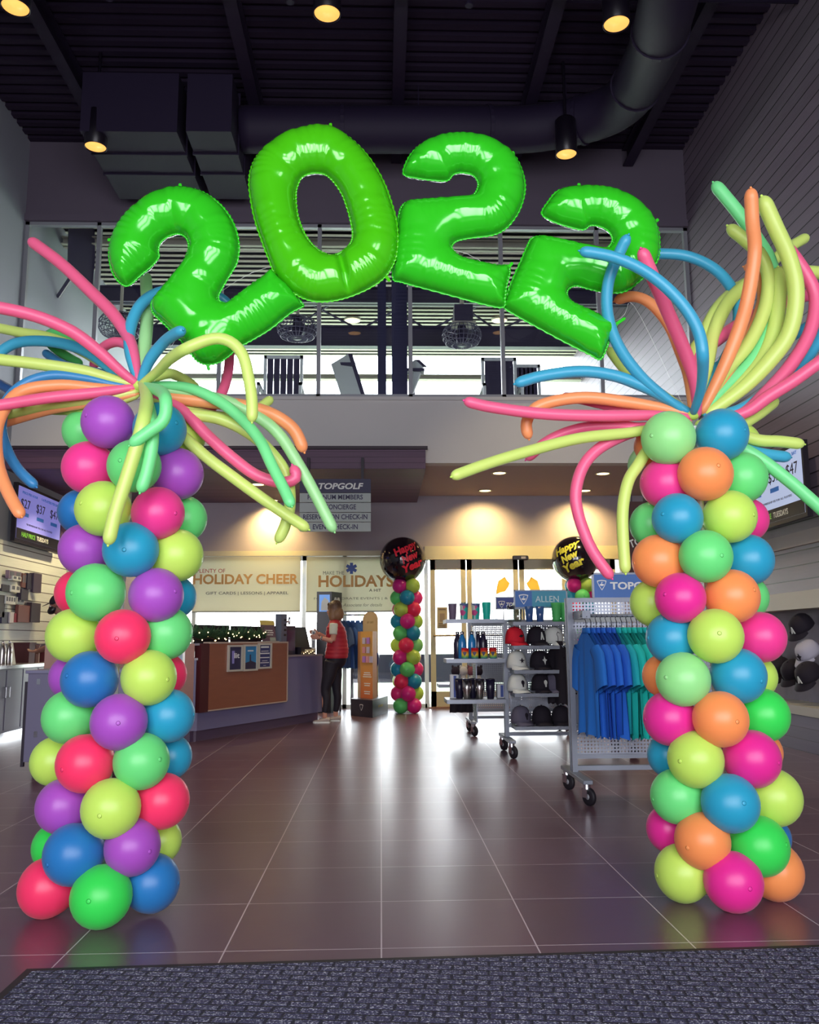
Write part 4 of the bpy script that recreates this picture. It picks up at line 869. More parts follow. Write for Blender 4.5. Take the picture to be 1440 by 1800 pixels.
for s_ in (-1, 1): finish('logo_mark', MB().add(slab([cc_ + rt_ * (s_ * .055 + q[0]) + Z3 * q[1] for q in ((-.055, -.08), (-.02, -.08), (-.02, .03), (.02, .03), (.02, -.08), (.05, -.08), (.05, .04), (.03, .08), (-.03, .08), (-.055, .04))], nn_ * .002)), white, t_)
# roller shades with banners
def sheetmat(name, col):
    m = latex(name, col); m.node_tree.nodes['Mix Shader'].inputs[0].default_value = .5; m.node_tree.nodes['Principled BSDF'].inputs['Roughness'].default_value = .8; return m
sheetmat('banner_sheet', '#d5d3c4')
def banner(x0, x1, y0, y1, lb):
    a = at(x0, y0, YB - .08); c = at(x1, y1, YB - .08)
    t_ = thing('window_banner', lb, 'banner', ((a.x + c.x) / 2, YB - .08, c.z), 0, 'printed banners on the lobby glass')
    finish('sheet', MB().add(bx(a.x, c.x, YB - .083, YB - .077, c.z, a.z)), MATS['banner_sheet'], t_)
    finish('bottom_bar', MB().add(bx(a.x, c.x, YB - .09, YB - .072, c.z - .02, c.z + .005)), mat('bar_grey', '#7f8584', .5), t_)
    def tx(s, px0, px1, py0, py1, col, **k):
        p = at((px0 + px1) / 2, (py0 + py1) / 2, YB - .084); w_ = at(px1, py0, YB - .084).x - at(px0, py0, YB - .084).x; h_ = at(px0, py0, YB - .084).z - at(px0, py1, YB - .084).z
        text(s, p, X3, Z3, w_, h_, mat('ink_' + col[1:], col, .6), t_, **k)
    return t_, tx, a, c
b1, tx, a, c = banner(340, 528, 979, 1074, 'window banner with red line PLENTY OF and gold HOLIDAY CHEER')
tx('PLENTY OF', 346, 396, 1000, 1007, '#b23a44'); tx('HOLIDAY CHEER', 340, 525, 1009, 1027, '#c0955c', bold=.03); tx('GIFT CARDS | LESSONS | APPAREL', 362, 507, 1040, 1046.5, '#4c4450', bold=.005)
b2, tx, a, c = banner(539, 694, 979, 1074, 'window banner with a blue asterisk and gold HOLIDAYS')
tx('MAKE THE', 568, 605, 1004, 1010, '#6a6a66'); tx('HOLIDAYS', 560, 692, 1011, 1032, '#c0955c', bold=.03); tx('A HIT', 649, 670, 1035, 1040, '#4c4450', bold=.01)
tx('FOR CORPORATE EVENTS | &', 552, 682, 1050, 1055, '#77756e'); tx('Associate for details', 603, 672, 1060.5, 1066, '#77756e', shear=.3)
ctr = at(618, 999, YB - .086); mb = MB()
for k in range(3):
    d = Vector((math.sin(k * math.pi / 3), 0, math.cos(k * math.pi / 3))); sd = Vector((d.z, 0, -d.x)); h_ = .1
    mb.add(slab([ctr + d * h_ * s1 + sd * .028 * s2 for s1, s2 in ((-1, -1), (-1, 1), (1, 1), (1, -1))], (0, -.001 - .0005 * k, 0)))
finish('asterisk', mb, mat('ink_blue', '#2c4c9c', .5), b2)
# hanging direction sign
a = at(527, 843, 12.15); c = at(652, 933, 12.15)
t_ = thing('direction_sign', 'hanging directory sign of one dark plate and four pale plates', 'sign', ((a.x + c.x) / 2, 12.15, c.z))
rows = [(842, 866, 'TOPGOLF', 560, 639, 849, 860), (867, 882.5, 'PLATINUM MEMBERS', 541, 638, 869.5, 878), (884, 900, 'VIP CONCIERGE', 554, 626, 886.5, 895.5), (901.5, 917, 'RESERVATION CHECK-IN', 533, 646, 904, 913), (918.5, 934, 'EVENT CHECK-IN', 550, 629, 921.5, 930.5)]
sgw = mat('sign_pale', '#aab4b2', .5); sgd = mat('sign_navy', '#2c2a4c', .5)
for i, (y0, y1, s, tx0, tx1, ty0, ty1) in enumerate(rows):
    p = at(527, y0, 12.12); q = at(652, y1, 12.12)
    finish('sign_plate', MB().add(bx(p.x, q.x, 12.12, 12.16, q.z, p.z)), sgd if i == 0 else sgw, t_, 'navy top plate' if i == 0 else None)
    u = at((tx0 + tx1) / 2, (ty0 + ty1) / 2, 12.12); w_ = at(tx1, ty0, 12.12).x - at(tx0, ty0, 12.12).x; h_ = at(tx0, ty0, 12.12).z - at(tx0, ty1, 12.12).z
    text(s, u, X3, Z3, w_, h_, white if i == 0 else navy, t_, bold=.03 if i == 0 else .02, shear=.2 if i == 0 else 0)
finish('back_rail', MB().add(bx(a.x + .1, a.x + .14, 12.16, 12.249, c.z, 3.8)).add(bx(c.x - .14, c.x - .1, 12.16, 12.249, c.z, 3.8)), darkm, t_)
def shield(ctr, R_, U_, s, parent, mw, mi, mark=True):
    N_ = R_.cross(U_)
    def sh(k): 
        pts = []
        for i in range(9): u = -1 + i / 4; pts.append((u * .5 * k, (.42 + .08 * (1 - u * u)) * k))
        for i in range(1, 9): t = i / 8; pts.append((.5 * k * (1 - t ** 1.5), (.42 - 1.0 * t) * k))
        for i in range(7, 0, -1): t = i / 8; pts.append((-.5 * k * (1 - t ** 1.5), (.42 - 1.0 * t) * k))
        return pts
    finish('shield_emblem', MB().add(slab([ctr + R_ * x * s + U_ * y * s for x, y in sh(1)], N_ * .002)), mw, parent)
    finish('shield_field', MB().add(slab([ctr + R_ * x * s + U_ * (y * s + s * .0) + N_ * .0022 for x, y in sh(.8)], N_ * .001)), mi, parent)
    if mark:
        finish('flag_mark', MB().add(slab([ctr + N_ * .0035 + R_ * x * s + U_ * y * s for x, y in ((-.28, 0), (-.05, .12), (-.03, .3), (.14, .26), (.0, .2), (.02, .1), (.28, .02), (.1, -.12), (-.1, -.12))], N_ * .001)), mw, parent)
g0 = at(549, 855, 12.12); shield(g0, X3, Z3, .1, t_, white, sgd, False)

# gift card stand
bp = [atz(616.5, 1258), atz(655, 1262), atz(682, 1252)]; H_ = atp(655, 1231, bp[0], bp[1]).z
gs = thing('gift_card_stand', 'orange gift card stand with an arched tan back on a black base', 'display stand', tuple(bp[1]))
e = (bp[2] - bp[1]); fo = bp[0] + e * .8
f1 = (bp[1] - bp[0]).normalized(); f2 = e.normalized(); fn = Vector((f1.y, -f1.x, 0))
finish('base', MB().add(slab([bp[0], bp[1], bp[2], fo], Z3 * H_)), mat('base_black', '#1b1526', .35), gs)
shield((bp[0] + bp[1]) / 2 + Z3 * H_ * .55 + fn * .001, f1, Z3, .09, gs, white, mat('base_black', '#1b1526', .35), False)
gn2 = Vector((f2.y, -f2.x, 0))
text('GIFT CARDS', (bp[1] + bp[2]) / 2 + Z3 * H_ * .55 + gn2 * .002, f2, Z3, .32, .035, mat('gold_ink', '#b3a04a', .5), gs)
q0 = atp(634, 1228, bp[0] + e * .25, bp[1] + e * .25); q1 = atp(655, 1229, bp[0] + e * .25, bp[1] + e * .25); zt3 = atp(640, 1110, q0, q1).z; q0.z = q1.z = 0
og = mat('stand_orange', '#d98a4e', .5); n, l = nt(og); b = n['Principled BSDF']; t = n.new('ShaderNodeTexCoord'); s = n.new('ShaderNodeSeparateXYZ'); cr = n.new('ShaderNodeValToRGB'); mr = n.new('ShaderNodeMapRange')
l.new(t.outputs['Object'], s.inputs[0]); l.new(s.outputs['Z'], mr.inputs[0]); mr.inputs[1].default_value = H_; mr.inputs[2].default_value = zt3; l.new(mr.outputs[0], cr.inputs[0]); l.new(cr.outputs[0], b.inputs['Base Color'])
cr.color_ramp.elements[0].color = C('#d9713c'); cr.color_ramp.elements[1].color = C('#d6a354'); cr.color_ramp.elements[1].position = .6
tan = mat('stand_tan', '#c9b189', .6)
finish('side_panel', MB().add(slab([q0 + Z3 * H_, q0 - f1 * .13 + f2 * .12 + Z3 * H_, q0 - f1 * .13 + f2 * .3 + Z3 * H_, q1 + f2 * .3 + Z3 * H_, q1 + f2 * .01 + Z3 * H_, q0 + f2 * .01 + Z3 * H_], Z3 * (zt3 - H_))), mat('stand_side', '#b4824f', .6), gs)
finish('front_panel', MB().add(slab([q0 + Z3 * H_, q1 + Z3 * H_, q1 + f2 * .01 + Z3 * H_, q0 + f2 * .01 + Z3 * H_], Z3 * (zt3 - H_))), og, gs)
r0 = atp(638, 1150, bp[0] + e * .75, bp[1] + e * .75); r1 = atp(664, 1150, bp[0] + e * .75, bp[1] + e * .75); zt4 = atp(650, 1075, r0, r1).z; r0.z = r1.z = 0
arc = [r0 + Z3 * H_, r1 + Z3 * H_] + [(r0 + r1) / 2 + (r1 - r0) * .5 * math.cos(t_ * math.pi / 10) + Z3 * (zt4 - .12 + .12 * math.sin(t_ * math.pi / 10)) for t_ in range(11)]
finish('arched_back', MB().add(slab(arc, f2 * .03)), tan, gs)
text('GIFT CARDS', (r0 + r1) / 2 + Z3 * (zt4 - .18) - f2 * .003, f1, Z3, .18, .035, mat('tan_ink', '#a08a5a', .6), gs)
for k, (u, w_) in enumerate(((.3, .80), (.65, .80), (.3, .66), (.65, .66), (.3, .52), (.6, .52), (.9, .52))):
    c_ = q0.lerp(q1, u) + Z3 * (H_ + (zt3 - H_) * (w_ + .06)) - f2 * .02
    tag(center_origin(finish('gift_card', MB().add(box(c_, (.075, .012, .1), math.atan2(f1.y, f1.x))), mat('card_%d' % (k % 3), ['#c9c2d8', '#b07fd0', '#d89aa6'][k % 3], .4))), ['pale lilac card in the top row of the orange stand, left', 'purple card in the top row of the orange stand, right', 'rose card in the middle row of the orange stand, left', 'pale lilac card in the middle row of the orange stand, right', 'purple card in the lowest row of the orange stand, left', 'rose card in the lowest row of the orange stand, middle', 'pale card sticking out at the right of the lowest row'][k], 'gift card', 'gift cards on the stand')
for w_, wd_ in ((.38, .5), (.35, .6), (.32, .7), (.22, .5), (.19, .45), (.1, .5), (.07, .45), (.9, .35)):
    c_ = q0.lerp(q1, .55) + Z3 * (H_ + (zt3 - H_) * w_) - f2 * .002; L_ = (q1 - q0).length
    finish('print_line', MB().add(box(c_, (L_ * wd_, .003, .014), math.atan2(f1.y, f1.x))), white, gs)
tag(center_origin(finish('pennant_tag', MB().add(slab([(r1 + f1 * dx - f2 * .06) + Z3 * z for dx, z in ((-.06, .95), (.04, .98), (.05, .82), (.0, .7), (-.09, .74))], -f2 * .01)), mat('tag_blue', '#34498f', .5))), 'dark blue tag hanging at the side of the orange gift card stand', 'tag')

# hanging shirts behind the customer
def shirt_mesh(name, col, W_=.26, L_=.74, thick=.035, seed=0, sleeve=.21):
    rs = random.Random(seed); mb = MB(); nu, nv = 20, 22; ph = rs.random() * 6
    def prof(u, v, side):  # u -1..1 across (Y), v 0..1 down
        half = W_ * (.86 + .10 * v) if v > .3 else W_ * (.92 - .06 * min(1, v / .3))
        y = u * half; z = -L_ * v - (.145 * abs(u) ** 1.25) * (1 - v) + (.012 * math.sin(u * 9 + ph) * v)
        fold = math.sin(u * 8 + ph + v * 1.5) * .016 * v + math.sin(u * 15 + ph * 2) * .008 * v
        x = side * thick * (1 - u ** 4 * .9) * (.45 + .55 * v) + fold
        return (x, y, z)
    for side in (1, -1):
        v_ = [prof(-1 + 2 * i / nu, j / nv, side) for j in range(nv + 1) for i in range(nu + 1)]
        f_ = []
        for j in range(nv):
            for i in range(nu):
                q = (j * (nu + 1) + i, j * (nu + 1) + i + 1, (j + 1) * (nu + 1) + i + 1, (j + 1) * (nu + 1) + i); f_.append(q if side > 0 else q[::-1])
        mb.add((v_, f_), 0, True)
    for s in (-1, 1):
        path = [(0, s * W_ * .68, -.14), (.006, s * W_ * .92, -.2), (.0, s * (W_ * 1.06), -.28), (-.004, s * (W_ * 1.16), -.3 - sleeve * .6)]
        v_ = []; k = 10
        for i, p in enumerate(path):
            dn = Vector((0, s * .35, -1)).normalized() if i else Vector((0, s * .9, -.5)).normalized(); wd = Vector((0, dn.z * -s, dn.y * s)).normalized(); wd = Vector((0, s * .93, .36))
            hw = (.075, .088, .095, .1)[i]
            for j in range(k):
                a_ = 2 * math.pi * j / k; q = Vector(p) + wd * hw * math.cos(a_) + X3 * (.03 * math.sin(a_)); v_.append(q)
        f_ = [(i * k + j, i * k + (j + 1) % k, (i + 1) * k + (j + 1) % k, (i + 1) * k + j) for i in range(3) for j in range(k)]
        mb.add((v_, f_), 0, True)
    # collar ring
    v_, f_ = lathe([(.075, -.03), (.066, .012), (.06, .012), (.066, -.02)], (0, 0, -.005), n=16); mb.add(([Vector((p.x * .28, p.y, p.z)) for p in v_], f_), 0, True)
    return mb
def hanger_mb():
    mb = MB(); mb.add(tube([(0, -.17, -.15), (0, -.1, -.1), (0, 0, -.01), (0, .1, -.1), (0, .17, -.15)], .006, 8), 0, True)
    mb.add(tube([(0, 0, -.01), (0, 0, .05), (0, .02, .075), (0, .0, .1), (0, -.025, .085)], .003, 6), 0, True); return mb
def make_shirt(col, label, loc, rz=0, seed=0, group=None, **k):
    t_ = thing('hanging_shirt', label, 'shirt', (0, 0, 0), 0, group)
    finish('garment', shirt_mesh('s', col, seed=seed, **k), mat('cloth_' + col[1:], col, .85), t_)
    finish('hanger', hanger_mb(), black, t_)
    t_.location = loc; t_.rotation_euler = (0, 0, rz); WLOC[t_.name] = Matrix.Translation(Vector(loc)) @ Matrix.Rotation(rz, 4, 'Z')
    return t_
zr = at(630, 1081, 14.85).z
rk = thing('garment_rail', 'slim chrome garment rail with blue shirts behind the customer', 'garment rail', (at(612, 1080, 14.85).x, 14.85, 0))
xa, xb = at(606, 1080, 14.85).x, at(640, 1080, 14.85).x
finish('rail', MB().add(cyl((xa - .1, 14.85, zr), (xb + .05, 14.85, zr), .015), 0, True), chrome, rk)
for x in (xa - .1, xb + .05): finish('post', MB().add(cyl((x, 14.85, 0), (x, 14.85, zr), .016), 0, True), chrome, rk); finish('foot', MB().add(box((x, 14.85, .02), (.05, .5, .04))), chrome, rk)
for i, (px_, lb, cc) in enumerate(((604, 'grey blue shirt on the rail, farthest left, mostly behind the customer', '#4a628c'), (612, 'mid blue shirt on the rail just right of the red vest', '#3f66a8'), (620, 'mid blue shirt in the middle of the rail', '#4470b4'), (629, 'bright blue shirt on the rail beside the gift card stand', '#3f70bc'), (638, 'dark blue shirt at the right end of the rail', '#33508e'))):
    make_shirt(cc, lb, (at(px_, 1080, 14.85).x, 14.85, zr - .1), .55, i, 'blue shirts on the rail', L_=.8)
# posters and notices on the doors
def notice(x0, y0, x1, y1, lb, c_, nm='door_notice', band=True):
    a = at(x0, y0, YB - .04); c = at(x1, y1, YB - .04)
    t_ = thing(nm, lb, 'notice', ((a.x + c.x) / 2, YB - .04, c.z)); finish('sheet', MB().add(bx(a.x, c.x, YB - .043, YB - .037, c.z, a.z)), mat('sheet_' + c_[1:], c_, .6), t_)
    h_ = a.z - c.z
    if band:
        for k, (u, v_) in enumerate(((.08, .14), (.75, .8), (.84, .88), (.92, .95))): finish('print_line', MB().add(bx(a.x + .03, c.x - .03, YB - .046, YB - .043, a.z - h_ * v_, a.z - h_ * u)), mat('ink_brown', '#6e5f4c', .6), t_)
        finish('picture', MB().add(bx(a.x + .05, c.x - .05, YB - .046, YB - .043, a.z - h_ * .68, a.z - h_ * .3)), mat('ink_brown2', '#8a7a68', .6), t_)
notice(768, 1067, 787, 1105, 'tan paper notice taped on the glass left of the tumblers', '#a89c7c')
for (x_, y_, lb, s) in ((884, 1030, 'yellow golden leaf sticker on the left door glass', 1), (938, 1030, 'yellow golden leaf sticker on the right door glass', -1)):
    c_ = at(x_, y_, YB - .04); pts = [(-.13, -.16), (-.11, -.02), (-.08, .09), (-.02, .13), (.04, .17), (.08, .1), (.13, .05), (.1, -.02), (.04, -.1), (-.05, -.12)]
    o = finish('leaf_sticker', MB().add(slab([c_ + X3 * s * x + Z3 * z for x, z in pts], (0, -.004, 0))), mat('leaf_yellow', '#f0c84a', .6)); tag(center_origin(o), lb, 'sticker', 'leaf stickers')
c_ = at(915, 980.5, YB - .14); o = thing('door_sensor', 'small black motion sensor on the beige door header', 'sensor', tuple(c_))
finish('case', MB().add(bbox_bev(c_.x - .14, c_.x + .14, YB - .17, YB - .1, c_.z - .04, c_.z + .04, .012)), black, o); finish('lens', MB().add(bx(c_.x + .01, c_.x + .09, YB - .175, YB - .17, c_.z - .02, c_.z + .02)), mat('lens_grey', '#8b8790', .3), o)
# mesh fence outside
fz = thing('fence', 'low dark mesh fence outside the glass doors', 'fence', (2, 17.2, -.03)); za = EYE + (17.2) * math.tan(PITCH - math.atan((1155 - 900) / FPX)); 
fa, fb_ = at(752, 1150, 17.2), at(1100, 1150, 17.2); zt5 = fa.z
finish('mesh_panel', MB().add(bx(fa.x - 1.5, fb_.x, 17.19, 17.21, .35, zt5)), mat('fence_mesh', '#4c5068', .7), fz)
for x in np.arange(fa.x - 1.5, fb_.x + .1, 1.2): finish('post', MB().add(bx(x - .03, x + .03, 17.16, 17.24, -.03, zt5 + .03)), darkm, fz)
# ================================================================== MERCHANDISE RACKS
def caster(x, y, parent, lb=None, ang=.5):
    c = finish('caster', MB().add(cyl((x, y, .115), (x, y, .15), .028)).add(box((x, y, .11), (.05, .06, .01), ang)).add(box((x + .022 * math.cos(ang), y + .022 * math.sin(ang), .085), (.004, .05, .06), ang)).add(box((x - .022 * math.cos(ang), y - .022 * math.sin(ang), .085), (.004, .05, .06), ang)), chrome, parent)
    d = Vector((math.cos(ang), math.sin(ang), 0)); W = Vector((x + .012, y - .012, .062))
    finish('wheel', MB().add(lathe([(.018, -.016), (.055, -.016), (.062, -.01), (.062, .01), (.055, .016), (.018, .016)], W, d, 20), 0, True), rubber, c)
    finish('hub', MB().add(lathe([(.001, -.018), (.02, -.018), (.02, .018), (.001, .018)], W, d, 14), 0, True), mat('hub_grey', '#8f9096', .4), c)
pan = perforated('perf_panel', '#858a95', 'X', 'Z', .0254, .27); pan2 = perforated('perf_side', '#70747f', 'Y', 'Z', .0254, .27)
def rack(x0, x1, Y, fy0, fy1, H_, label, cast4=True, hollow=False):
    t_ = thing('merchandise_rack', label, 'display rack', (x0, Y, 0), 0, 'rolling merchandise racks')
    for x in (x0, x1):
        finish('foot_bar', MB().add(bbox_bev(x - .035, x + .035, fy0, fy1, .148, .178, .004)), steel, t_)
        finish('upright', MB().add(bx(x - .02, x + .02, Y - .05, Y - .02, .178, H_)).add(bx(x - .02, x + .02, Y + .02, Y + .05, .178, H_)).add(bx(x - .015, x + .015, Y - .02, Y + .02, H_ - .04, H_)).add(bx(x - .012, x + .012, Y - .02, Y + .02, .178, H_ - .05)), steel, t_)
        for y in (fy0 + .05, fy1 - .05): caster(x, y, t_)
    finish('panel', MB().add(bx(x0 + .03, x1 - .03, Y - .003, Y + .003, .3, H_ - .02)), pan, t_)
    finish('rail', MB().add(bx(x0 + .02, x1 - .02, Y - .02, Y + .02, H_ - .03, H_)), steel, t_)
    finish('rail', MB().add(bx(x0 + .02, x1 - .02, Y - .02, Y + .02, .27, .3)), steel, t_)
    finish('rail', MB().add(bx(x0, x1, Y - .025, Y + .025, .185, .22)), steel, t_)
    return t_
# near rack with shirts
AY = 6.6; ax0 = at(1004, 1200, AY).x; HA = 1.475
ra = rack(ax0, ax0 + 1.3, AY, 6.16, 6.92, HA, 'nearest rolling perforated rack, the one holding the row of blue and teal shirts')
rodY = AY - .3
finish('hang_rod', MB().add(cyl((ax0 + .02, rodY, 1.33), (ax0 + 1.28, rodY, 1.33), .012), 0, True), steel, ra)
for x in (ax0 + .06, ax0 + 1.2): finish('rod_bracket', MB().add(bx(x - .03, x + .03, rodY - .02, AY - .02, 1.31, 1.37)), steel, ra)
finish('label_strip', MB().add(bx(ax0 + .04, ax0 + 1.26, AY - .02, AY - .005, 1.29, 1.345)), mat('strip_grey', '#b7bcba', .4), ra)
nmz = ['first', 'second', 'third', 'fourth', 'fifth', 'sixth', 'seventh', 'eighth', 'ninth', 'tenth', 'eleventh', 'twelfth', 'thirteenth', 'fourteenth']
bluec = ['#1c6cc4', '#1a5fbe', '#1a5ac0', '#1d64c8', '#1a58bc', '#1b62c2']; tealc = ['#12a8b0', '#14bcb2', '#10b4a8', '#14c0b4', '#16b8ae', '#12b0b0', '#14bcb4']
for i in range(13):
    px_ = 1030.5 + i * 9.0; x = at(px_, 1108, rodY).x; blue_ = i < 6
    cc = bluec[i] if blue_ else tealc[i - 6]
    w_ = 'blue' if blue_ else 'teal'; k_ = i if blue_ else i - 6
    make_shirt(cc, ('%s shirt, %s %s one from the left on the nearest rack' % (w_, nmz[k_], w_)), (x, rodY, 1.235), .06 * math.sin(i * 2.1) + .12, 20 + i, 'shirts on the nearest rack', W_=.235, L_=.76 + .02 * math.sin(i * 3), thick=.03)
# signs on racks
def sign(px0, px1, py0, py1, Y, lb, zfoot):
    a = at(px0, py0, Y); c = at(px1, py1, Y); t_ = thing('rack_sign', lb, 'sign', ((a.x + c.x) / 2, Y, c.z))
    e_ = .014; fr_ = MB(); fr_.add(bx(a.x, c.x, Y - .012, Y + .012, a.z - e_, a.z)).add(bx(a.x, c.x, Y - .012, Y + .012, c.z, c.z + e_)).add(bx(a.x, a.x + e_, Y - .012, Y + .012, c.z, a.z)).add(bx(c.x - e_, c.x, Y - .012, Y + .012, c.z, a.z))
    finish('sign_frame', fr_, steel, t_)
    for x in (a.x + .1, c.x - .1): finish('sign_post', MB().add(cyl((x, Y, zfoot), (x, Y, c.z + .002), .007, n=8)), steel, t_)
    return t_, a, c
sblue = mat('sign_blue', '#2d68b4', .45); steal = mat('sign_teal', '#3596b4', .45); sdk = mat('sign_deep', '#2e3f92', .45)
s1, a, c = sign(1040, 1180, 1007, 1053, AY, 'blue sign with white shield and lettering on top of the nearest rack', HA)
finish('sign_face', MB().add(bx(a.x + .014, c.x - .014, AY - .008, AY, c.z + .014, a.z - .014)), sblue, s1)
shield(at(1058, 1028, AY - .01) + Z3 * 0, X3, Z3, .075, s1, white, sblue)
p = at(1110, 1029.5, AY - .01); text('TOPGOLF', p + X3 * .045, X3, Z3, at(1164, 1000, AY).x - at(1070, 1000, AY).x, .058, white, s1, bold=.03)
BY = 9.0
s2, a, c = sign(903, 998, 1037, 1069, BY, 'sign half blue half teal above the blue glasses', 1.37)
mx_ = at(935, 1050, BY).x
finish('sign_face', MB().add(bx(a.x + .014, mx_, BY - .008, BY, c.z + .014, a.z - .014)), sblue, s2); finish('sign_face', MB().add(bx(mx_, c.x - .014, BY - .008, BY, c.z + .014, a.z - .014)), steal, s2, 'teal half of the sign')
shield(at(920.5, 1053, BY - .01), X3, Z3, .1, s2, white, sblue)
p = at(951, 1053, BY - .01); text('ALLEN', p + X3 * .065, X3, Z3, .25, .065, mat('ink_pale', '#bcd8dc', .5), s2, bold=.01)
CY = 11.0
s3, a, c = sign(871, 930, 1049, 1071, CY, 'darker blue sign with a white shield on the farthest rack', 1.38)
finish('sign_face', MB().add(bx(a.x + .014, c.x - .014, CY - .008, CY, c.z + .014, a.z - .014)), sdk, s3)
shield(at(882, 1062, CY - .01), X3, Z3, .085, s3, white, sdk); text('TOPGOLF', at(908, 1062.5, CY - .01), X3, Z3, .26, .05, white, s3, bold=.03)
# middle rack with cap shelves
bx0 = at(889, 1200, BY).x; bx1 = bx0 + 1.2; HB = 1.37
rb = rack(bx0, bx1, BY, 8.62, 9.38, HB, 'middle rolling rack with shelves of caps and a ledge of tumblers on its end')
def shelf(x0, x1, y0, y1, z, parent, lip=.035): 
    finish('shelf', MB().add(bx(x0, x1, y0, y1, z - .006, z)).add(bx(x0, x1, y0 - .006, y0, z - lip, z)).add(bx(x0 - .004, x0, y0, y1, z - lip, z)).add(bx(x1, x1 + .004, y0, y1, z - lip, z)), steel, parent)
sh_f = BY - .30
zsh = [at(940, y, sh_f).z for y in (1093, 1135, 1178, 1219, 1277)]
for i, z in enumerate(zsh): shelf(bx0 + .05, (bx1 if i in (0, 4) else bx0 + .72), sh_f, BY - .01, z, rb)
# end ledges toward the door
lx0 = at(784, 1160, BY - .1).x; zl = [at(800, y, BY - .12).z for y in (1089, 1158, 1229)]
for z in zl:
    shelf(lx0, bx0 - .03, BY - .22, BY + .2, z, rb, .04)
    finish('shelf_arm', MB().add(bx(bx0 - .35, bx0 - .02, BY - .03, BY + .03, z - .05, z - .012)), steel, rb)
finish('end_panel', MB().add(bx(bx0 - .31, bx0 - .3, BY - .02, BY + .3, .32, 1.3)), pan2, rb)
# caps
def cap_parts(t_, m_, mb_, emblem=None, em=None):
    # dome opening down, brim toward -Y
    prof = [(.0, .118), (.03, .116), (.055, .106), (.075, .088), (.087, .06), (.092, .03), (.092, 0), (.088, 0), (.086, .03), (.07, .085), (.0, .112)]
    v, f = lathe(prof, n=24); v = [Vector((p.x * 1.0, p.y * 1.12, p.z)) for p in v]; crown = finish('crown', MB().add((v, f), 0, True), m_, t_)
    finish('button', MB().add(ell((0, 0, .119), (.009, .009, .005), 8, 5), 0, True), m_, crown)
    top = []; k = 12
    for i in range(k + 1):
        a_ = math.pi * (i / k) ; x = .088 * math.cos(a_); top.append((x, -.055 - .11 * math.sin(a_) ** .8, .012 - .018 * (math.sin(a_)) - .02 * abs(math.cos(a_)) ** 2))
    inner = [(.085 * math.cos(math.pi * (1 - i / k)), -.055 - .05 * math.sin(math.pi * i / k), .012) for i in range(k + 1)]
    vv = top + inner[::-1]; vs = [Vector(p) for p in vv] + [Vector(p) + Vector((0, 0, -.004)) for p in vv]; n_ = k + 1; fs = []
    for i in range(k): fs.append((i, i + 1, n_ + i + 1, n_ + i)); fs.append((2 * n_ + n_ + i, 3 * n_ + i + 1, 2 * n_ + i + 1, 2 * n_ + i))
    for i in range(k): fs.append((i + 1, i, 2 * n_ + i, 2 * n_ + i + 1))
    finish('brim', MB().add((vs, fs), 0, True), mb_, t_)
    if emblem:
        c_ = Vector((0, -.1, .05)); U_ = Vector((0, .25, 1)).normalized()
        pts = {'bird': [(-.03, 0), (-.01, .006), (0, .014), (.014, .008), (.03, .01), (.012, -.004), (0, -.008), (-.01, -.004)],
               'letter': [(-.02, -.025), (-.008, -.025), (0, .0), (.008, -.025), (.02, -.025), (.004, .03), (-.004, .03)],
               'flower': [(.0, .03), (.008, .01), (.026, .004), (.01, -.006), (.0, -.03), (-.01, -.006), (-.026, .004), (-.008, .01)],
               'star': [(-.034, .004), (-.008, .006), (0, .02), (.008, .006), (.034, .004), (.009, -.003), (.012, -.018), (0, -.008), (-.012, -.018), (-.009, -.003)],
               'skull': [(-.006, -.024), (.006, -.024), (.009, -.008), (.017, .004), (.015, .018), (0, .025), (-.015, .018), (-.017, .004), (-.009, -.008)]}[emblem]
        finish('emblem', MB().add(slab([c_ + X3 * x + U_ * z for x, z in pts], (0, -.004, .0))), em, t_)
cw = mat('cap_white', '#dfe2da', .8); ck = mat('cap_black', '#1a1320', .85); crd = mat('cap_red', '#d4122c', .8); cg = mat('cap_grey', '#5c586a', .85); cst = mat('cap_strap', '#e0e0e0', .7)
caps = [(906, 0.0, 1, crd, 'bird', ck, 'red cap with a small dark emblem at the left of the top cap shelf', .7), (944, 0, 1, ck, 'letter', cw, 'black cap with a thin pale letter mark in the middle of the top cap shelf', .55), (974, 0, 1, cw, None, cw, 'white cap leaning at the right of the top cap shelf', .9),
        (908, 0, 2, cw, 'star', ck, 'white cap with a dark winged star on the second cap shelf', .55), (948, 0, 2, ck, 'flower', cw, 'black cap with a pale flower shaped mark on the second cap shelf', .5),
        (908, 0, 3, cw, 'skull', ck, 'white cap with a black skull mark on the third cap shelf', .6), (949, 0, 3, ck, 'skull', cw, 'black cap with a white skull mark on the third cap shelf', .45), (972, 0, 3, cg, None, cg, 'grey cap half hidden beside the black jacket on the third cap shelf', .4),
        (913, 0, 4, cg, 'skull', ck, 'grey cap with a dark mark on the lowest cap shelf', .6), (949, 0, 4, ck, None, ck, 'plain black cap in the middle of the lowest cap shelf', .3), (983, 0, 4, ck, None, ck, 'plain black cap at the right of the lowest cap shelf', .1)]
for (px_, _, si, m_, em_, emc, lb, rz) in caps:
    y_ = BY - .15; x = at(px_, 1150, y_).x
    t_ = thing('baseball_cap', lb, 'cap', (0, 0, 0), 0, 'caps on the middle rack'); cap_parts(t_, m_, m_, em_, emc)
    t_.location = (x, y_, zsh[si] + .022); t_.rotation_euler = (0, 0, rz * .75); t_.scale = (1.08, 1.02, 1.45)
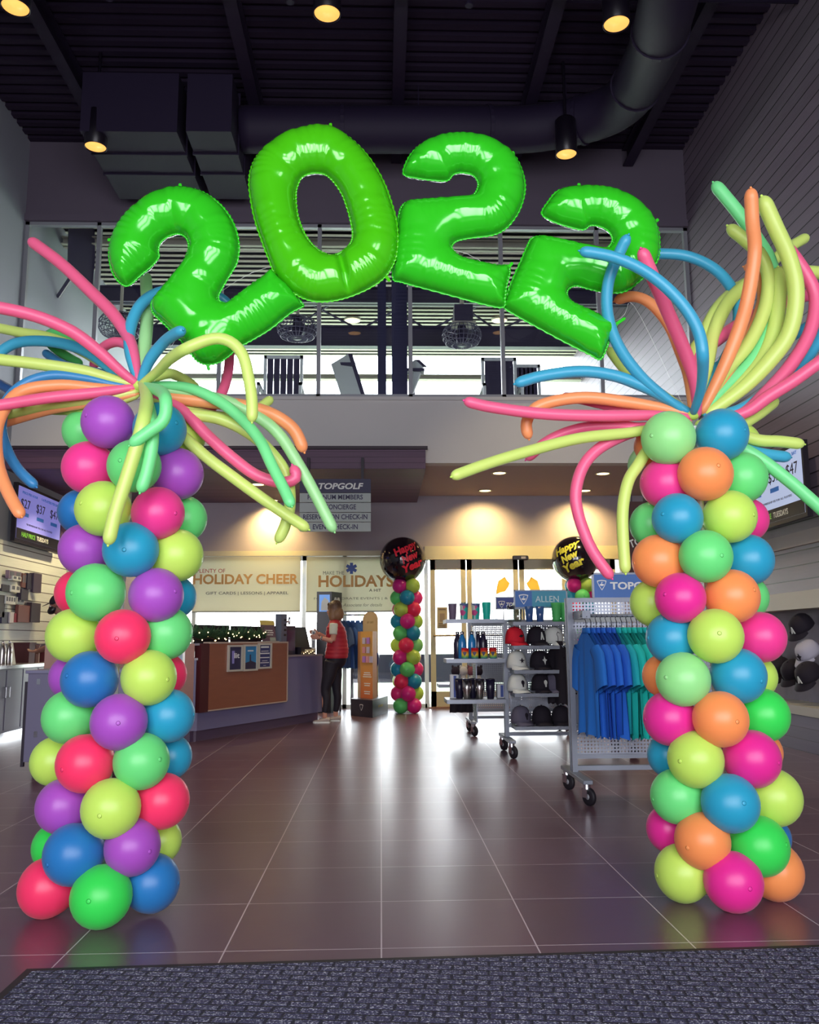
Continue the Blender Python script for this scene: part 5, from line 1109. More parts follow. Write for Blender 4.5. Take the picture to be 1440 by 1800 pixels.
# black jacket on the rack's right
t_ = make_shirt('#17101d', 'black jacket hanging between the cap shelves and the near rack', (at(981, 1120, BY - .26).x, BY - .26, at(981, 1128, BY - .26).z), .5, 77, None, W_=.21, L_=.62, sleeve=.35)
finish('hook_arm', MB().add(bx(bx0 + .8, bx0 + .83, BY - .35, BY, 1.17, 1.19)), steel, rb)
# drinkware
def vessel(name, prof, mats_, loc, label, cat_, group, extra=None, n=22):
    t_ = thing(name, label, cat_, loc, 0, group)
    finish('vessel', MB().add(lathe(prof, loc, n=n), 0, True), mats_, t_)
    if extra: extra(t_, Vector(loc))
    return t_
tum = [(.0, 0), (.034, 0), (.036, .004), (.047, .16), (.048, .165), (.045, .165), (.0, .163)]
def lid(m_, r=.046, z=.165):
    def f(t_, L_): finish('lid', MB().add(lathe([(r, z), (r + .002, z + .004), (r * .9, z + .014), (0, z + .016)], tuple(L_), n=20), 0, True), m_, t_)
    return f
patt = mat('tumbler_floral', '#b5c9c4', .4); n, l = nt(patt); b = n['Principled BSDF']; t = n.new('ShaderNodeTexCoord'); vr = n.new('ShaderNodeTexVoronoi'); vr.inputs['Scale'].default_value = 22
l.new(t.outputs['Object'], vr.inputs['Vector']); cr = n.new('ShaderNodeValToRGB'); cr.color_ramp.interpolation = 'CONSTANT'; e_ = cr.color_ramp.elements; e_[0].color = C('#2ab3a6'); e_[1].position = .35; e_[1].color = C('#c6cfc6')
for ps, cc in ((.6, '#c94a86'), (.8, '#4f5d8c')): q = e_.new(ps); q.color = C(cc)
sp = n.new('ShaderNodeSeparateColor'); l.new(vr.outputs['Color'], sp.inputs[0]); l.new(sp.outputs[0], cr.inputs[0]); l.new(cr.outputs[0], b.inputs['Base Color'])
tealm = mat('tumbler_teal', '#16b8a2', .35, coat=.4); sil = mat('stainless', '#c9c4c0', .22, 1); blk = mat('tumbler_black', '#1d1930', .3); clr = glassmat('clear_cup', (.78, .83, .83), .25); bluecup = mat('cup_blue', '#33568f', .2, coat=.4); grn = mat('cup_green', '#46a85c', .4)
zT = zl[0]
def sx_at(px_, Y): return at(px_, 1100, Y).x
for px_, m_, lb in ((796, mat('tumbler_grey', '#6a5c72', .4), 'grey and plum patterned tumbler, leftmost on the top ledge'), (816, patt, 'floral tumbler with a teal foot, second on the top ledge'), (837, patt, 'floral tumbler with a pink patch, third on the top ledge'), (856, tealm, 'plain teal tumbler on the top ledge')):
    vessel('tumbler', tum, m_, (sx_at(px_, BY - .08), BY - .08, zT), lb, 'tumbler', 'tumblers on the top ledge', lid(clr) if m_ is not tealm else lid(tealm))
for px_, lb in ((870, 'clear short glass at the right end of the top ledge'),):
    vessel('clear_glass', [(.0, .004), (.033, 0), (.036, .002), (.04, .1), (.037, .1), (.032, .012), (0, .01)], clr, (sx_at(px_, BY - .08), BY - .08, zT), lb, 'glass', None)
z0_ = zsh[0]
def beer(px_, m_, lb, h=.15): vessel('pint_glass', [(.0, .006), (.031, 0), (.034, .002), (.045, h), (.042, h), (.031, .014), (0, .012)], m_, (sx_at(px_, BY - .2), BY - .2, z0_), lb, 'glass', 'glasses on the top shelf of the middle rack')
beer(899, clr, 'clear pint glass, leftmost under the blue and teal sign', .17); beer(911, clr, 'clear pint glass right of the leftmost one', .13)
beer(931, bluecup, 'dark blue pint glass, left one of two', .16); beer(950, bluecup, 'dark blue pint glass, right one of two', .16)
zz = z0_
for px_, lb, hh in ((979, 'green ribbed cup stack beside the near rack upright', .2), (994, 'green ribbed cup stack partly behind the near rack', .2)):
    p_ = []
    for k in range(6): p_ += [(.04 + .002 * k, hh * k / 6 + .002), (.046 + .002 * k, hh * (k + .9) / 6)]
    vessel('cup_stack', [(0, 0)] + p_ + [(.0, hh)], grn, (sx_at(px_, BY - .18), BY - .18, zz), lb, 'cup stack', 'green cup stacks')
bot = [(.0, 0), (.032, 0), (.035, .005), (.035, .13), (.031, .16), (.018, .195), (.015, .21), (.0, .21)]
zM = zl[1]
def botcap(m_):
    def f(t_, L_): finish('cap', MB().add(lathe([(.017, .208), (.018, .235), (.0, .238)], tuple(L_), n=16), 0, True), m_, t_)
    return f
bb = mat('bottle_blue', '#1f7fc0', .3, coat=.4); bd = mat('bottle_dark', '#241b38', .3, coat=.3)
for px_, dy, m_, lb in ((812, .0, bb, 'light blue water bottle with a steel cap, leftmost on the middle ledge'), (829, .0, bb, 'light blue water bottle with a steel cap, right of the leftmost'), (840, .07, bd, 'dark water bottle behind the mugs on the middle ledge, left'), (849, .02, bd, 'dark water bottle behind the mugs on the middle ledge, right'), (804, .09, bd, 'dark water bottle behind the leftmost blue bottle')):
    vessel('water_bottle', [(r * 1.2, z * 1.18) for r, z in bot], m_, (sx_at(px_, BY + dy), BY + dy, zM), lb, 'bottle', 'bottles on the middle ledge', lambda t_, L_: finish('cap', MB().add(lathe([(.02, .246), (.022, .275), (.0, .28)], tuple(L_), n=16), 0, True), chrome, t_))
rb_m = mat('rainbow_mug', '#e06030', .35); n, l = nt(rb_m); b = n['Principled BSDF']; t = n.new('ShaderNodeTexCoord'); s = n.new('ShaderNodeSeparateXYZ'); mr = n.new('ShaderNodeMapRange'); cr = n.new('ShaderNodeValToRGB')
l.new(t.outputs['Object'], s.inputs[0]); l.new(s.outputs['Z'], mr.inputs[0]); mr.inputs[1].default_value = 0; mr.inputs[2].default_value = .1; l.new(mr.outputs[0], cr.inputs[0]); l.new(cr.outputs[0], b.inputs['Base Color'])
e_ = cr.color_ramp.elements; e_[0].color = C('#2a7fa0'); e_[1].color = C('#d8202c'); e_[1].position = .85
for ps, cc in ((.2, '#6fae50'), (.42, '#efc93c'), (.65, '#ee8a30')): q = e_.new(ps); q.color = C(cc)
for px_, lb in ((817, 'rainbow striped mug, leftmost in the row'), (834, 'rainbow striped mug, second in the row'), (850, 'rainbow striped mug, third in the row'), (866, 'rainbow striped mug, rightmost in the row')):
    def ex(t_, L_): finish('lid', MB().add(lathe([(.038, .1), (.038, .108), (0, .11)], tuple(L_), n=18), 0, True), mat('mug_red', '#c81c30', .4), t_); shield(L_ + Vector((-.008, -.0385, .05)), X3, Z3, .04, t_, navy, navy, False)
    vessel('travel_mug', [(0, 0), (.034, 0), (.038, .006), (.038, .1), (0, .1)], rb_m, (sx_at(px_, BY - .14), BY - .14, zM), lb, 'mug', 'rainbow mugs', ex)
zL = zl[2]; big = [(.0, 0), (.033, 0), (.036, .005), (.037, .07), (.045, .09), (.048, .19), (0, .19)]
for px_, dy, m_, lb in ((819, -.12, sil, 'steel tumbler, left one on the lowest ledge'), (841, -.12, sil, 'steel tumbler, right one on the lowest ledge'), (860, -.1, blk, 'black tumbler right of the steel ones'), (829, .02, blk, 'black tumbler behind and between the steel ones'), (806, -.02, blk, 'black tumbler behind the left steel one')):
    vessel('large_tumbler', big, m_, (sx_at(px_, BY + dy), BY + dy, zL), lb, 'tumbler', 'tumblers on the lowest ledge', lid(blk, .048, .19))
# soft bags standing behind the tumblers on the low ledge
for px_, m_, lb, hh in ((797, mat('bag_white', '#c6c8cc', .7), 'white and blue boxed gift beside the steel tumblers', .24), (878, mat('bag_white', '#c6c8cc', .7), 'small white box right of the black tumbler', .14)):
    x = sx_at(px_, BY + .05); t_ = thing('gift_box', lb, 'box', (x, BY + .05, zL)); finish('carton', MB().add(bbox_bev(x - .045, x + .045, BY, BY + .09, zL, zL + hh, .004)), m_, t_); finish('stripe', MB().add(bx(x - .01, x + .02, BY - .002, BY, zL + .01, zL + hh - .01)), mat('stripe_blue', '#34488c', .6), t_)
# farthest rack and its hanging goods
rc = rack(1.13, 2.3, CY, 10.66, 11.34, 1.38, 'farthest rolling perforated rack, behind the tumblers'); 
cx0 = 1.13
shelf(.72, 1.1, CY - .2, CY + .2, .62, rc, .04)
for i, (px_, m_, lb) in enumerate(((801, '#2a1f30', 'dark plush headcover hanging behind the steel tumblers, left'), (815, '#d8d4d0', 'white plush headcover hanging behind the steel tumblers'), (829, '#8c5560', 'rose and white plush headcover hanging behind the tumblers'), (841, '#241b2e', 'dark plush headcover right of the rose one'))):
    p_ = at(px_, 1180, CY - .3); t_ = thing('club_headcover', lb, 'headcover', tuple(p_), 0, 'plush headcovers')
    finish('head', MB().add(ell((p_.x, p_.y, p_.z), (.055, .05, .06)), 0, True), mat('plush_' + m_[1:], m_, .9), t_)
    finish('sock', MB().add(lathe([(.03, 0), (.038, -.08), (.042, -.2), (0, -.2)], (p_.x, p_.y, p_.z - .03), n=14), 0, True), mat('plush_sock', '#cfcac8', .9), t_)
    for s in (-1, 1): finish('ear', MB().add(ell((p_.x + s * .035, p_.y, p_.z + .055), (.014, .01, .022), 8, 6), 0, True), mat('plush_' + m_[1:], m_, .9), t_)
p_ = at(811, 1233, CY - .25); t_ = thing('folded_cloth', 'black cloth skirt hanging below the lowest ledge', 'cloth', tuple(p_))
mb = MB(); vv = []
for j in range(8):
    for i in range(17):
        u = i / 16; z = .58 - .3 * j / 7; vv.append((p_.x - .13 - .015 * j / 7 + u * (.26 + .03 * j / 7), p_.y + .018 * math.sin(u * 22) * (j / 7 + .3), z))
k = len(vv); vv += [(a_, b_ + .02, c_) for a_, b_, c_ in vv]; ff = [(j * 17 + i, j * 17 + i + 1, (j + 1) * 17 + i + 1, (j + 1) * 17 + i) for j in range(7) for i in range(16)]; ff += [tuple(k + q for q in f[::-1]) for f in ff]
finish('cloth', mb.add((vv, ff), 0, True), mat('cloth_black', '#1a1322', .9), t_)
finish('clip_bar', MB().add(bx(p_.x - .14, p_.x + .14, p_.y, p_.y + .03, .575, .6)), steel, t_)
# ------------------------------------------------------------------ far balloon columns with big black balloons
def far_column(px_, yb, Yc, n_lay, seed, label, toplabel, sgncol, red):
    base = at(px_, yb, Yc); r_ = .125; cols = ['magenta', 'lime', 'teal', 'mint', 'pink', 'lime', 'coral', 'teal', 'palemint', 'magenta']
    rs = random.Random(seed); t_ = thing('balloon_column', label, 'balloon column', (base.x, Yc, 0))
    finish('pole', MB().add(cyl((base.x, Yc, 0), (base.x, Yc, 2.15), .014, n=8)).add(cyl((base.x, Yc, 0), (base.x, Yc, .02), .14)), white, t_)
    rows = ['mint magenta lime teal', 'magenta lime pink', 'coral teal palemint lime', 'mint pink teal', 'magenta lime pink teal', 'coral palemint lime', 'mint teal pink pink', 'magenta lime teal', 'lime coral palemint magenta', 'teal pink mint', 'magenta lime pink teal']
    for k in range(n_lay):       # a row lists front balloon(s) first, then going round by the right
        z = .125 + k * (2.06 - .125) / (n_lay - 1); row = rows[(k + seed - 4) % len(rows)].split() + ['lime']
        for q in range(4):
            a_ = (-math.pi * .75 + q * R90) if k % 2 == 0 else (-R90 + q * R90)
            if k % 2: colr = [row[0], row[1], 'lime', row[2]][q]
            else: colr = row[q]
            a_ += .1 * math.sin(k); ax = Vector((math.cos(a_), math.sin(a_), rs.uniform(-.08, .08)))
            put_balloon(colr, (base.x + ax.x * .152, Yc + ax.y * .152, z), r_, ax, t_, colr.replace('palemint', 'pale mint') + ' latex balloon')
    R_ = .385; cz = 2.04 + .13 + R_ * .86; B = Vector((base.x - .06, Yc, cz))
    g_ = thing('giant_balloon', toplabel, 'balloon', (B.x, B.y, cz - R_))
    gl_ = mat('black_latex', '#0e0a16', .12, coat=.7)
    finish('skin', MB().add(lathe([(.001, -R_ * 1.03), (.03, -R_ * 1.01)] + [(R_ * math.sin(math.pi * i / 24) * (1 if i < 12 else 1), -R_ * math.cos(math.pi * i / 24)) for i in range(2, 25)], B, n=36), 0, True), gl_, g_)
    finish('neck', MB().add(lathe([(.02, -R_ * 1.05), (.035, -R_ * .99)], B, n=12), 0, True), gl_, g_)
    # lettering laid on the sphere
    mcol = mat('neon_' + sgncol[1:], sgncol, .45)
    yaw_ = .15 if red else -.62; R2 = Vector((math.cos(yaw_), math.sin(yaw_) , 0)); N2 = Vector((R2.y, -R2.x, 0)); th = .45
    Ru = (R2 * math.cos(th) + Z3 * math.sin(th)); Uu = (Z3 * math.cos(th) - R2 * math.sin(th))
    for i, (s_, w_) in enumerate((('Happy', .43), ('New', .3), ('Year', .37))):
        off = R2 * (.0 + .055 * i) + Z3 * (.15 - .135 * i); c_ = B + off * 1.0 + N2 * .3
        o = text(s_, c_, Ru, Uu, w_, (.17 if s_ == 'Happy' else .13), mcol, g_, ext=.002, bold=.045, shear=.2)
        # densify and wrap on the ball
        me = o.data; Wi = kmat(g_).inverted(); Bl = Wi @ B
        import bmesh
        bm = bmesh.new(); bm.from_mesh(me); bmesh.ops.triangulate(bm, faces=bm.faces); bmesh.ops.subdivide_edges(bm, edges=[e for e in bm.edges if e.calc_length() > .03], cuts=3)
        for v in bm.verts:
            d = v.co - Bl; lat = d - N2 * d.dot(N2); h = max(0, R_ * R_ - lat.length_squared) ** .5; ex_ = d.dot(N2) - .3
            v.co = Bl + lat + N2 * (h + .001 + ex_)
        bm.to_mesh(me); bm.free()
    return t_
far_column(716, 1252, 14.2, 11, 4, 'far multicoloured balloon column standing by the gift card stand', 'giant black balloon with red Happy New Year on the far column', '#ff3348', True)
far_column(1027, 1252, 14.2, 11, 9, 'far multicoloured balloon column mostly hidden behind the racks', 'giant black balloon with gold Happy New Year behind the racks', '#e6e04a', False)
# dark hanging merch sign far right
a = at(1100, 905, 12.6); c = at(1150, 1010, 12.6)
t_ = thing('hanging_poster', 'dark brown poster with pale lettering half hidden behind the right balloon column', 'poster', ((a.x + c.x) / 2, 12.6, c.z)); finish('board', MB().add(bx(a.x, c.x + .2, 12.58, 12.62, c.z, a.z + .2)), mat('poster_brown', '#4a2c2a', .6), t_)
text('TOPGOLF', Vector((a.x + .32, 12.578, (a.z + c.z) / 2 + .1)), Vector((1, 0, .35)), Vector((-.35, 0, 1)), .62, .12, white, t_, bold=.02)
finish('cable', MB().add(cyl((a.x + .1, 12.6, a.z + .2), (a.x + .1, 12.6, ZS), .006, n=6)).add(cyl((c.x, 12.6, a.z + .2), (c.x, 12.6, ZS), .006, n=6)), darkm, t_)
# ================================================================== RIGHT WALL
def tv(X, sgn, ya, yb, z0, z1, lb, deep=.06):
    t_ = thing('price_screen', lb, 'screen', (X, (ya + yb) / 2, z0)); x_in = X - sgn * deep; xs_ = sorted((X, x_in))
    finish('casing', MB().add(bx(xs_[0], xs_[1], ya, yb, z0, z1)), black, t_)
    face = x_in - sgn * .002; R_ = Vector((0, -1, 0)) if sgn > 0 else Vector((0, 1, 0))
    finish('display', MB().add(bx(min(face, x_in), max(face, x_in), ya + .04, yb - .04, z0 + .05, z1 - .04)), emis('screen_white' if sgn > 0 else 'screen_violet', '#aab8da' if sgn > 0 else '#7d7cc8', .45), t_)
    N = Vector((-sgn, 0, 0)); cy = (ya + yb) / 2; W_ = yb - ya - .08; Hh = z1 - z0 - .09; c0 = Vector((face, cy, z0 + .05 + Hh / 2)) + N * .001
    ink = mat('screen_ink', '#241c34', .5); bl_ = emis('screen_blue', '#2f66b0', .25)
    finish('footer', MB().add(slab([c0 + R_ * W_ * s1 * .5 + Z3 * Hh * s2 for s1, s2 in ((-1, -.5), (1, -.5), (1, -.3), (-1, -.3))], N * .001)), mat('screen_footer', '#1d1d26', .4), t_)
    text('1-6 PLAYERS PER BAY', c0 + R_ * W_ * .22 + Z3 * Hh * .41, R_, Z3, W_ * .42, Hh * .055, bl_, t_, bold=.02); text('PRICE PER HOUR', c0 - R_ * W_ * .25 + Z3 * Hh * .40, R_, Z3, W_ * .34, Hh * .05, bl_, t_, bold=.02)
    for u, s_ in ((-.34, '$27'), (0, '$37'), (.33, '$47')):
        text(s_, c0 + R_ * W_ * u + Z3 * Hh * .18, R_, Z3, W_ * .2, Hh * .2, ink, t_)
        finish('price_tag', MB().add(slab([c0 + R_ * W_ * (u + s1 * .08) + Z3 * Hh * s2 for s1, s2 in ((-1, -.05), (1, -.05), (1, .02), (-1, .02))], N * .001)), bl_, t_)
    text('*$ MEMBERSHIP FEE FOR ALL PLAYERS', c0 - Z3 * Hh * .19, R_, Z3, W_ * .6, Hh * .04, ink, t_)
    text('HALF PRICE', c0 - R_ * W_ * .24 - Z3 * Hh * .4 + N * .001, R_, Z3, W_ * .3, Hh * .09, emis('ink_green', '#6aa838', .3), t_, bold=.02); text('TUESDAYS', c0 + R_ * W_ * .08 - Z3 * Hh * .4 + N * .001, R_, Z3, W_ * .27, Hh * .09, white, t_, bold=.02)
    finish('wall_mount', MB().add(bx(min(X, X + sgn * .1), max(X, X + sgn * .1), cy - .2, cy + .2, z0 + .3, z0 + .6)), darkm, t_)
    return t_
tv(XR - .1, 1, 9.05, 10.5, 2.47, 3.33, 'price screen on the right plank wall beside the right balloon column')
ZA, ZB_, ZC_, ZD = 2.27, 1.47, .46, .34
mb = MB(); mb.add(bx(XR - .05, XR, 0, YB, 2.2, 2.36)); struct('trim_8', mb, mat('ledge_tan', '#93888a', .6), 'pale strip along the right plank wall', 'trim')
cab = thing('cap_display_bay', 'right wall display bay with pale top band, mottled back and pale shelf', 'display bay', (XR - .2, 9, 0))
y0_, y1_ = 6.8, 12.2
finish('top_band', MB().add(bx(XR - .3, XR - .01, y0_, y1_, ZB_, ZB_ + .19)), mat('band_pale', '#c4beaf', .6), cab)
finish('back_panel', MB().add(bx(XR - .06, XR - .01, y0_, y1_, ZC_, ZB_)), mat('mottled', '#77707c', .85, var=(3, .35)), cab)
finish('shelf', MB().add(bx(XR - .47, XR - .01, y0_, y1_, ZC_ - .09, ZC_)), mat('band_pale2', '#aba69b', .6), cab)
finish('base', MB().add(bx(XR - .45, XR - .01, y0_, y1_, 0, ZC_ - .09)), planks('base_planks', '#5a5066', 'Z', .12, .06, .3), cab)
sr = random.Random(8)
def wallcap(px_, py_, Xp, m_, lb, em_=None, emc=None, sc_=1.2, pitch_=.9):
    P = atx(px_, py_, Xp); t_ = thing('baseball_cap', lb, 'cap', (0, 0, 0), 0, 'caps on the right wall'); cap_parts(t_, m_, m_, em_, emc)
    t_.location = tuple(P); t_.rotation_euler = (pitch_ * .72, 0, -1.25); t_.scale = (sc_,) * 3
    p0 = Vector(P)
    hk = finish('cap_hook', MB().add(cyl((XR - .06, p0.y, p0.z + .05), (p0.x + .02, p0.y, p0.z + .05), .005, n=6)), chrome); tag(center_origin(hk), 'peg of the ' + lb.split(' on the right')[0].split(' of the lower')[0], 'hook', 'cap pegs')
wallcap(1412, 1104, XR - .2, ck, 'black cap hanging alone high on the right wall bay', 'letter', cw, 1.35)
wallcap(1424, 1150, XR - .2, mat('cap_lilac', '#b3b0bd', .8), 'pale grey cap hanging below the single black cap', 'flower', ck, 1.35)
wallcap(1376, 1180, XR - .24, ck, 'black cap at the left of the lower row on the right wall', None, None, 1.35)
wallcap(1398, 1184, XR - .24, ck, 'black cap second from the left of the lower row on the right wall', None, None, 1.35)
wallcap(1425, 1190, XR - .26, ck, 'black cap at the right of the lower row, nearest the photo edge', 'letter', cw, 1.4)
wallcap(1362, 1168, XR - .2, mat('cap_brown', '#3c2c36', .85), 'dark brown cap half hidden by the lime balloon of the right column', None, None, 1.25)
# ================================================================== LEFT WALL
tv(XL + .1, -1, 12.35, 14.1, 2.62, 3.48, 'price screen on the left wall behind the hanging orange balloon')
t_ = thing('wall_poster', 'framed photo poster on the left wall beside the price screen', 'poster', (XL + .05, 14.55, 2.7)); finish('frame', MB().add(bx(XL, XL + .05, 14.25, 14.98, 2.66, 3.5)), black, t_)
pz = mat('poster_photo', '#8a6a90', .5, var=(9, .5)); finish('photo', MB().add(bx(XL + .05, XL + .056, 14.28, 14.95, 2.78, 3.47)), pz, t_); finish('caption_band', MB().add(bx(XL + .05, XL + .057, 14.28, 14.95, 2.68, 2.78)), mat('cap_band', '#c9c3b0', .6), t_)
slw = planks('slatwall', '#dde4dc', 'Z', .15, .09, .12, .35)
t_ = thing('slatwall_panel', 'pale slatwall panel with black grooves on the left wall', 'slatwall', (XL + .03, 13, 1.2)); finish('panel', MB().add(bx(XL + .001, XL + .05, 10.9, 14.75, 1.16, 2.62)), slw, t_)
def item(px0, px1, py0, py1, c_, lb, d=.1, rows=0, nm='packaged_item', cat_='package'):
    Xp = XL + .05 + d; a = atx(px0, py0, Xp); b_ = atx(px1, py0, Xp); z1_ = atx((px0 + px1) / 2, py0, Xp).z; z0_ = atx((px0 + px1) / 2, py1, Xp).z
    t_ = thing(nm, lb, cat_, (Xp, (a.y + b_.y) / 2, z0_), 0, 'packages on the slatwall')
    finish('pack', MB().add(bx(XL + .08, Xp, a.y, b_.y, z0_, z1_)), mat('pack_' + c_[1:], c_, .5), t_)
    finish('hook', MB().add(bx(XL + .045, XL + .085, (a.y + b_.y) / 2 - .01, (a.y + b_.y) / 2 + .01, z1_ - .03, z1_ - .01)), chrome, t_)
    for k in range(rows):
        u = (k + .5) / rows; y_ = a.y + (b_.y - a.y) * u; w_ = (b_.y - a.y) / rows * .3; finish('label_patch', MB().add(bx(Xp, Xp + .003, y_ - w_, y_ + w_, z0_ + (z1_ - z0_) * .35, z1_ - (z1_ - z0_) * .12)), mat('patch_grey', '#5d6270', .5), t_)
specs = [(0, 4, 998, 1034, '#d8ddd6', 'tall white package at the left photo edge on the slatwall'), (16, 38, 1004, 1018, '#7d6a80', 'top row of small mauve packs'), (23, 38, 1013, 1021, '#dfe3df', 'white card strip under the mauve packs'), (40, 48, 1008, 1033, '#6a4340', 'brown package right of the mauve packs'), (49, 58, 1008, 1036, '#1f1730', 'black package in the upper row'), (60, 74, 1008, 1042, '#3d3248', 'glass fronted dark case in the upper row'), (4, 20, 1028, 1040, '#241a2c', 'dark boxes in the second row, left'), (20, 36, 1029, 1041, '#e2e5e2', 'white watch boxes in the second row'), (38, 50, 1036, 1055, '#2c2036', 'dark packages in the second row, right'), (51, 57, 1036, 1055, '#d9dcd4', 'narrow pale box in the second row'), (0, 10, 1046, 1085, '#2a1a26', 'dark glove package at the lower left'), (11, 28, 1048, 1062, '#d5dadb', 'white case of four small frames in the third row'), (30, 43, 1050, 1062, '#c4cac9', 'pale case of two small frames in the third row'), (4, 17, 1076, 1096, '#262042', 'navy box on the bottom row'), (18, 25, 1076, 1095, '#c6bfc6', 'white blister pack on the bottom row'), (26, 32, 1078, 1094, '#8e1f3a', 'red blister pack on the bottom row'), (33, 54, 1064, 1094, '#6a3b38', 'brown stacked boxes on the bottom row'), (56, 72, 1060, 1094, '#2a1d2c', 'dark umbrellas bundle at the right of the bottom row')]
for i, (a_, b_, c_, d_, e_, lb) in enumerate(specs): item(a_, b_, c_, d_, e_, lb, .06 + .02 * (i % 3), 4 if 'four' in lb else 2 if ('two' in lb or 'watch' in lb or 'mauve' in lb) else 0)
# base cabinets
cf = -4.52; kc = thing('base_cabinet', 'grey base cabinets with a metal top along the left wall', 'cabinet', (-5, 12, 0))
cgm = mat('cabinet_grey', '#6e6b84', .45); yk0, yk1 = 9.2, 12.6
finish('carcass', MB().add(bx(XL + .01, cf - .02, yk0, yk1, .1, .86)), cgm, kc); finish('toe_kick', MB().add(bx(XL + .01, cf - .08, yk0 + .02, yk1 - .02, 0, .1)), chrome, kc); finish('worktop', MB().add(bx(XL + .01, cf + .03, yk0 - .02, yk1 + .02, .86, .9)), mat('metal_top', '#a3a0a8', .25, .7), kc)
for i, y_ in enumerate(np.arange(yk0, yk1 - .3, .48)):
    dr = finish('cabinet_door', MB().add(bx(cf - .02, cf, y_ + .01, y_ + .46, .13, .84)), cgm, kc)
    hy = y_ + (.42 if i % 2 == 0 else .05); finish('handle', MB().add(tube([(cf, hy, .52), (cf + .03, hy, .52), (cf + .03, hy, .64), (cf, hy, .64)], .006, 8)), chrome, dr)
for i, (px_, lb) in enumerate(((4, 'silver bottle at the left photo edge on the cabinet'), (9, 'second silver bottle on the cabinet'), (15, 'third silver bottle on the cabinet'), (20, 'silver bottle with a dark stripe on the cabinet'))):
    P = atx(px_, 1150, cf - .2); vessel('shaker_bottle', [(0, 0), (.04, 0), (.043, .01), (.038, .2), (.025, .24), (.012, .27), (0, .275)], sil, (cf - .2 - .03 * (i % 2), P.y, .9), lb, 'bottle', 'silver bottles on the cabinet', lambda t_, L_: finish('cap', MB().add(ell(L_ + Z3 * .275, (.014, .014, .02), 10, 7), 0, True), chrome, t_), 16)
P = atx(27, 1150, cf - .2); t_ = thing('menu_card', 'pale upright card right of the silver bottles', 'card', (cf - .2, P.y, .9)); finish('card', MB().add(slab([(cf - .22, P.y - .07, .9), (cf - .22, P.y + .07, .9), (cf - .27, P.y + .07, 1.17), (cf - .27, P.y - .07, 1.17)], (.004, 0, 0))), offwhite, t_)
for i, (px_, py_, c_, lb) in enumerate(((40, 1135, '#4a1e26', 'dark red box pile behind the cabinet top, left'), (52, 1140, '#7c5a52', 'brown clutter box behind the cabinet top'), (66, 1138, '#5c1f2a', 'wine red box behind the cabinet top, right'))):
    P = atx(px_, 1150, cf - .4); h_ = .26 - .03 * i; t_ = thing('stock_box', lb, 'box', (cf - .4, P.y, .9)); finish('box_body', MB().add(box((cf - .4, P.y, .9 + h_ / 2), (.25, .2, h_), .3 * i)), mat('stock_' + c_[1:], c_, .7), t_); finish('lid_flap', MB().add(box((cf - .4, P.y, .9 + h_ + .008), (.27, .22, .016), .3 * i)), mat('stock_l' + c_[1:], c_, .7), t_)
# rolling cabinet
RY = 7.75; ra_ = at(39, 1300, RY).x; rt = at(60, 1178, RY).z
rc2 = thing('rolling_cabinet', 'grey rolling cabinet behind the left balloon column', 'cabinet', (ra_ + .5, RY + .3, 0))
finish('carcass', MB().add(bx(ra_ + .02, ra_ + 1.15, RY, RY + .6, .14, rt - .03)), cgm, rc2); finish('top', MB().add(bbox_bev(ra_, ra_ + 1.17, RY - .02, RY + .62, rt - .03, rt, .004)), mat('cab_top', '#7c7b96', .4), rc2)
finish('side_strip', MB().add(bx(ra_ - .005, ra_ + .02, RY, RY + .03, .1, rt - .1)), darkm, rc2)
for z in (.35, .8): finish('hinge', MB().add(bx(ra_ + .1, ra_ + .13, RY - .01, RY, z, z + .05)), chrome, rc2)
for dx in (.1, 1.05):
    for dy in (.08, .52): 
        c_ = finish('caster', MB().add(box((ra_ + dx, RY + dy, .125), (.07, .07, .03))), darkm, rc2); finish('wheel', MB().add(lathe([(.02, -.018), (.055, -.018), (.055, .018), (.02, .018)], (ra_ + dx, RY + dy, .056), (1, 0, 0), 18), 0, True), rubber, c_)
# ================================================================== TERRACE BEHIND THE UPPER GLAZING
zf = 4.4
cream = mat('steel_cream', '#c3bfae', .6); dsteel = mat('terrace_dark', '#3a3350', .5)
# girders under the deck
for y, z0, z1, m_, lb in ((15.6, 7.55, 7.86, dsteel, 'dark deep girder crossing the terrace'), (17.6, 7.4, 7.85, dsteel, 'darkest girder farther out across the terrace'), (19.6, 7.3, 7.42, cream, 'cream girder at the outer edge of the terrace'), (13.9, 7.86, 8.0, cream, 'slim cream girder nearest the glazing')):
    mb = MB(); mb.add(bx(XL + .01, XR - .01, y - .02, y + .02, z0, z1)).add(bx(XL + .01, XR - .01, y - .1, y + .1, z0, z0 + .02)).add(bx(XL + .01, XR - .01, y - .1, y + .1, z1 - .02, z1))
    center_origin(tag(finish('terrace_girder', mb, m_), lb, 'girder', 'terrace girders'))
    if m_ is dsteel:
        for q, x in enumerate(np.arange(-5, 4.6, 1.6)): pass
mbx = MB()
for k, x in enumerate(np.arange(-4.8, 4.2, 1.5)):
    t_ = thing('bridging_brace', 'thin crossed brace between terrace girders, %s from the left' % ['first', 'second', 'third', 'fourth', 'fifth', 'sixth', 'seventh'][k], 'brace', (x, 16.6, 7.5), 0, 'crossed braces')
    finish('brace_bar', MB().add(cyl((x, 15.7, 7.84), (x + 1.2, 17.5, 7.84), .022, n=6)), dsteel, t_); finish('brace_bar', MB().add(cyl((x + 1.2, 15.7, 7.84), (x, 17.5, 7.84), .022, n=6)), dsteel, t_)
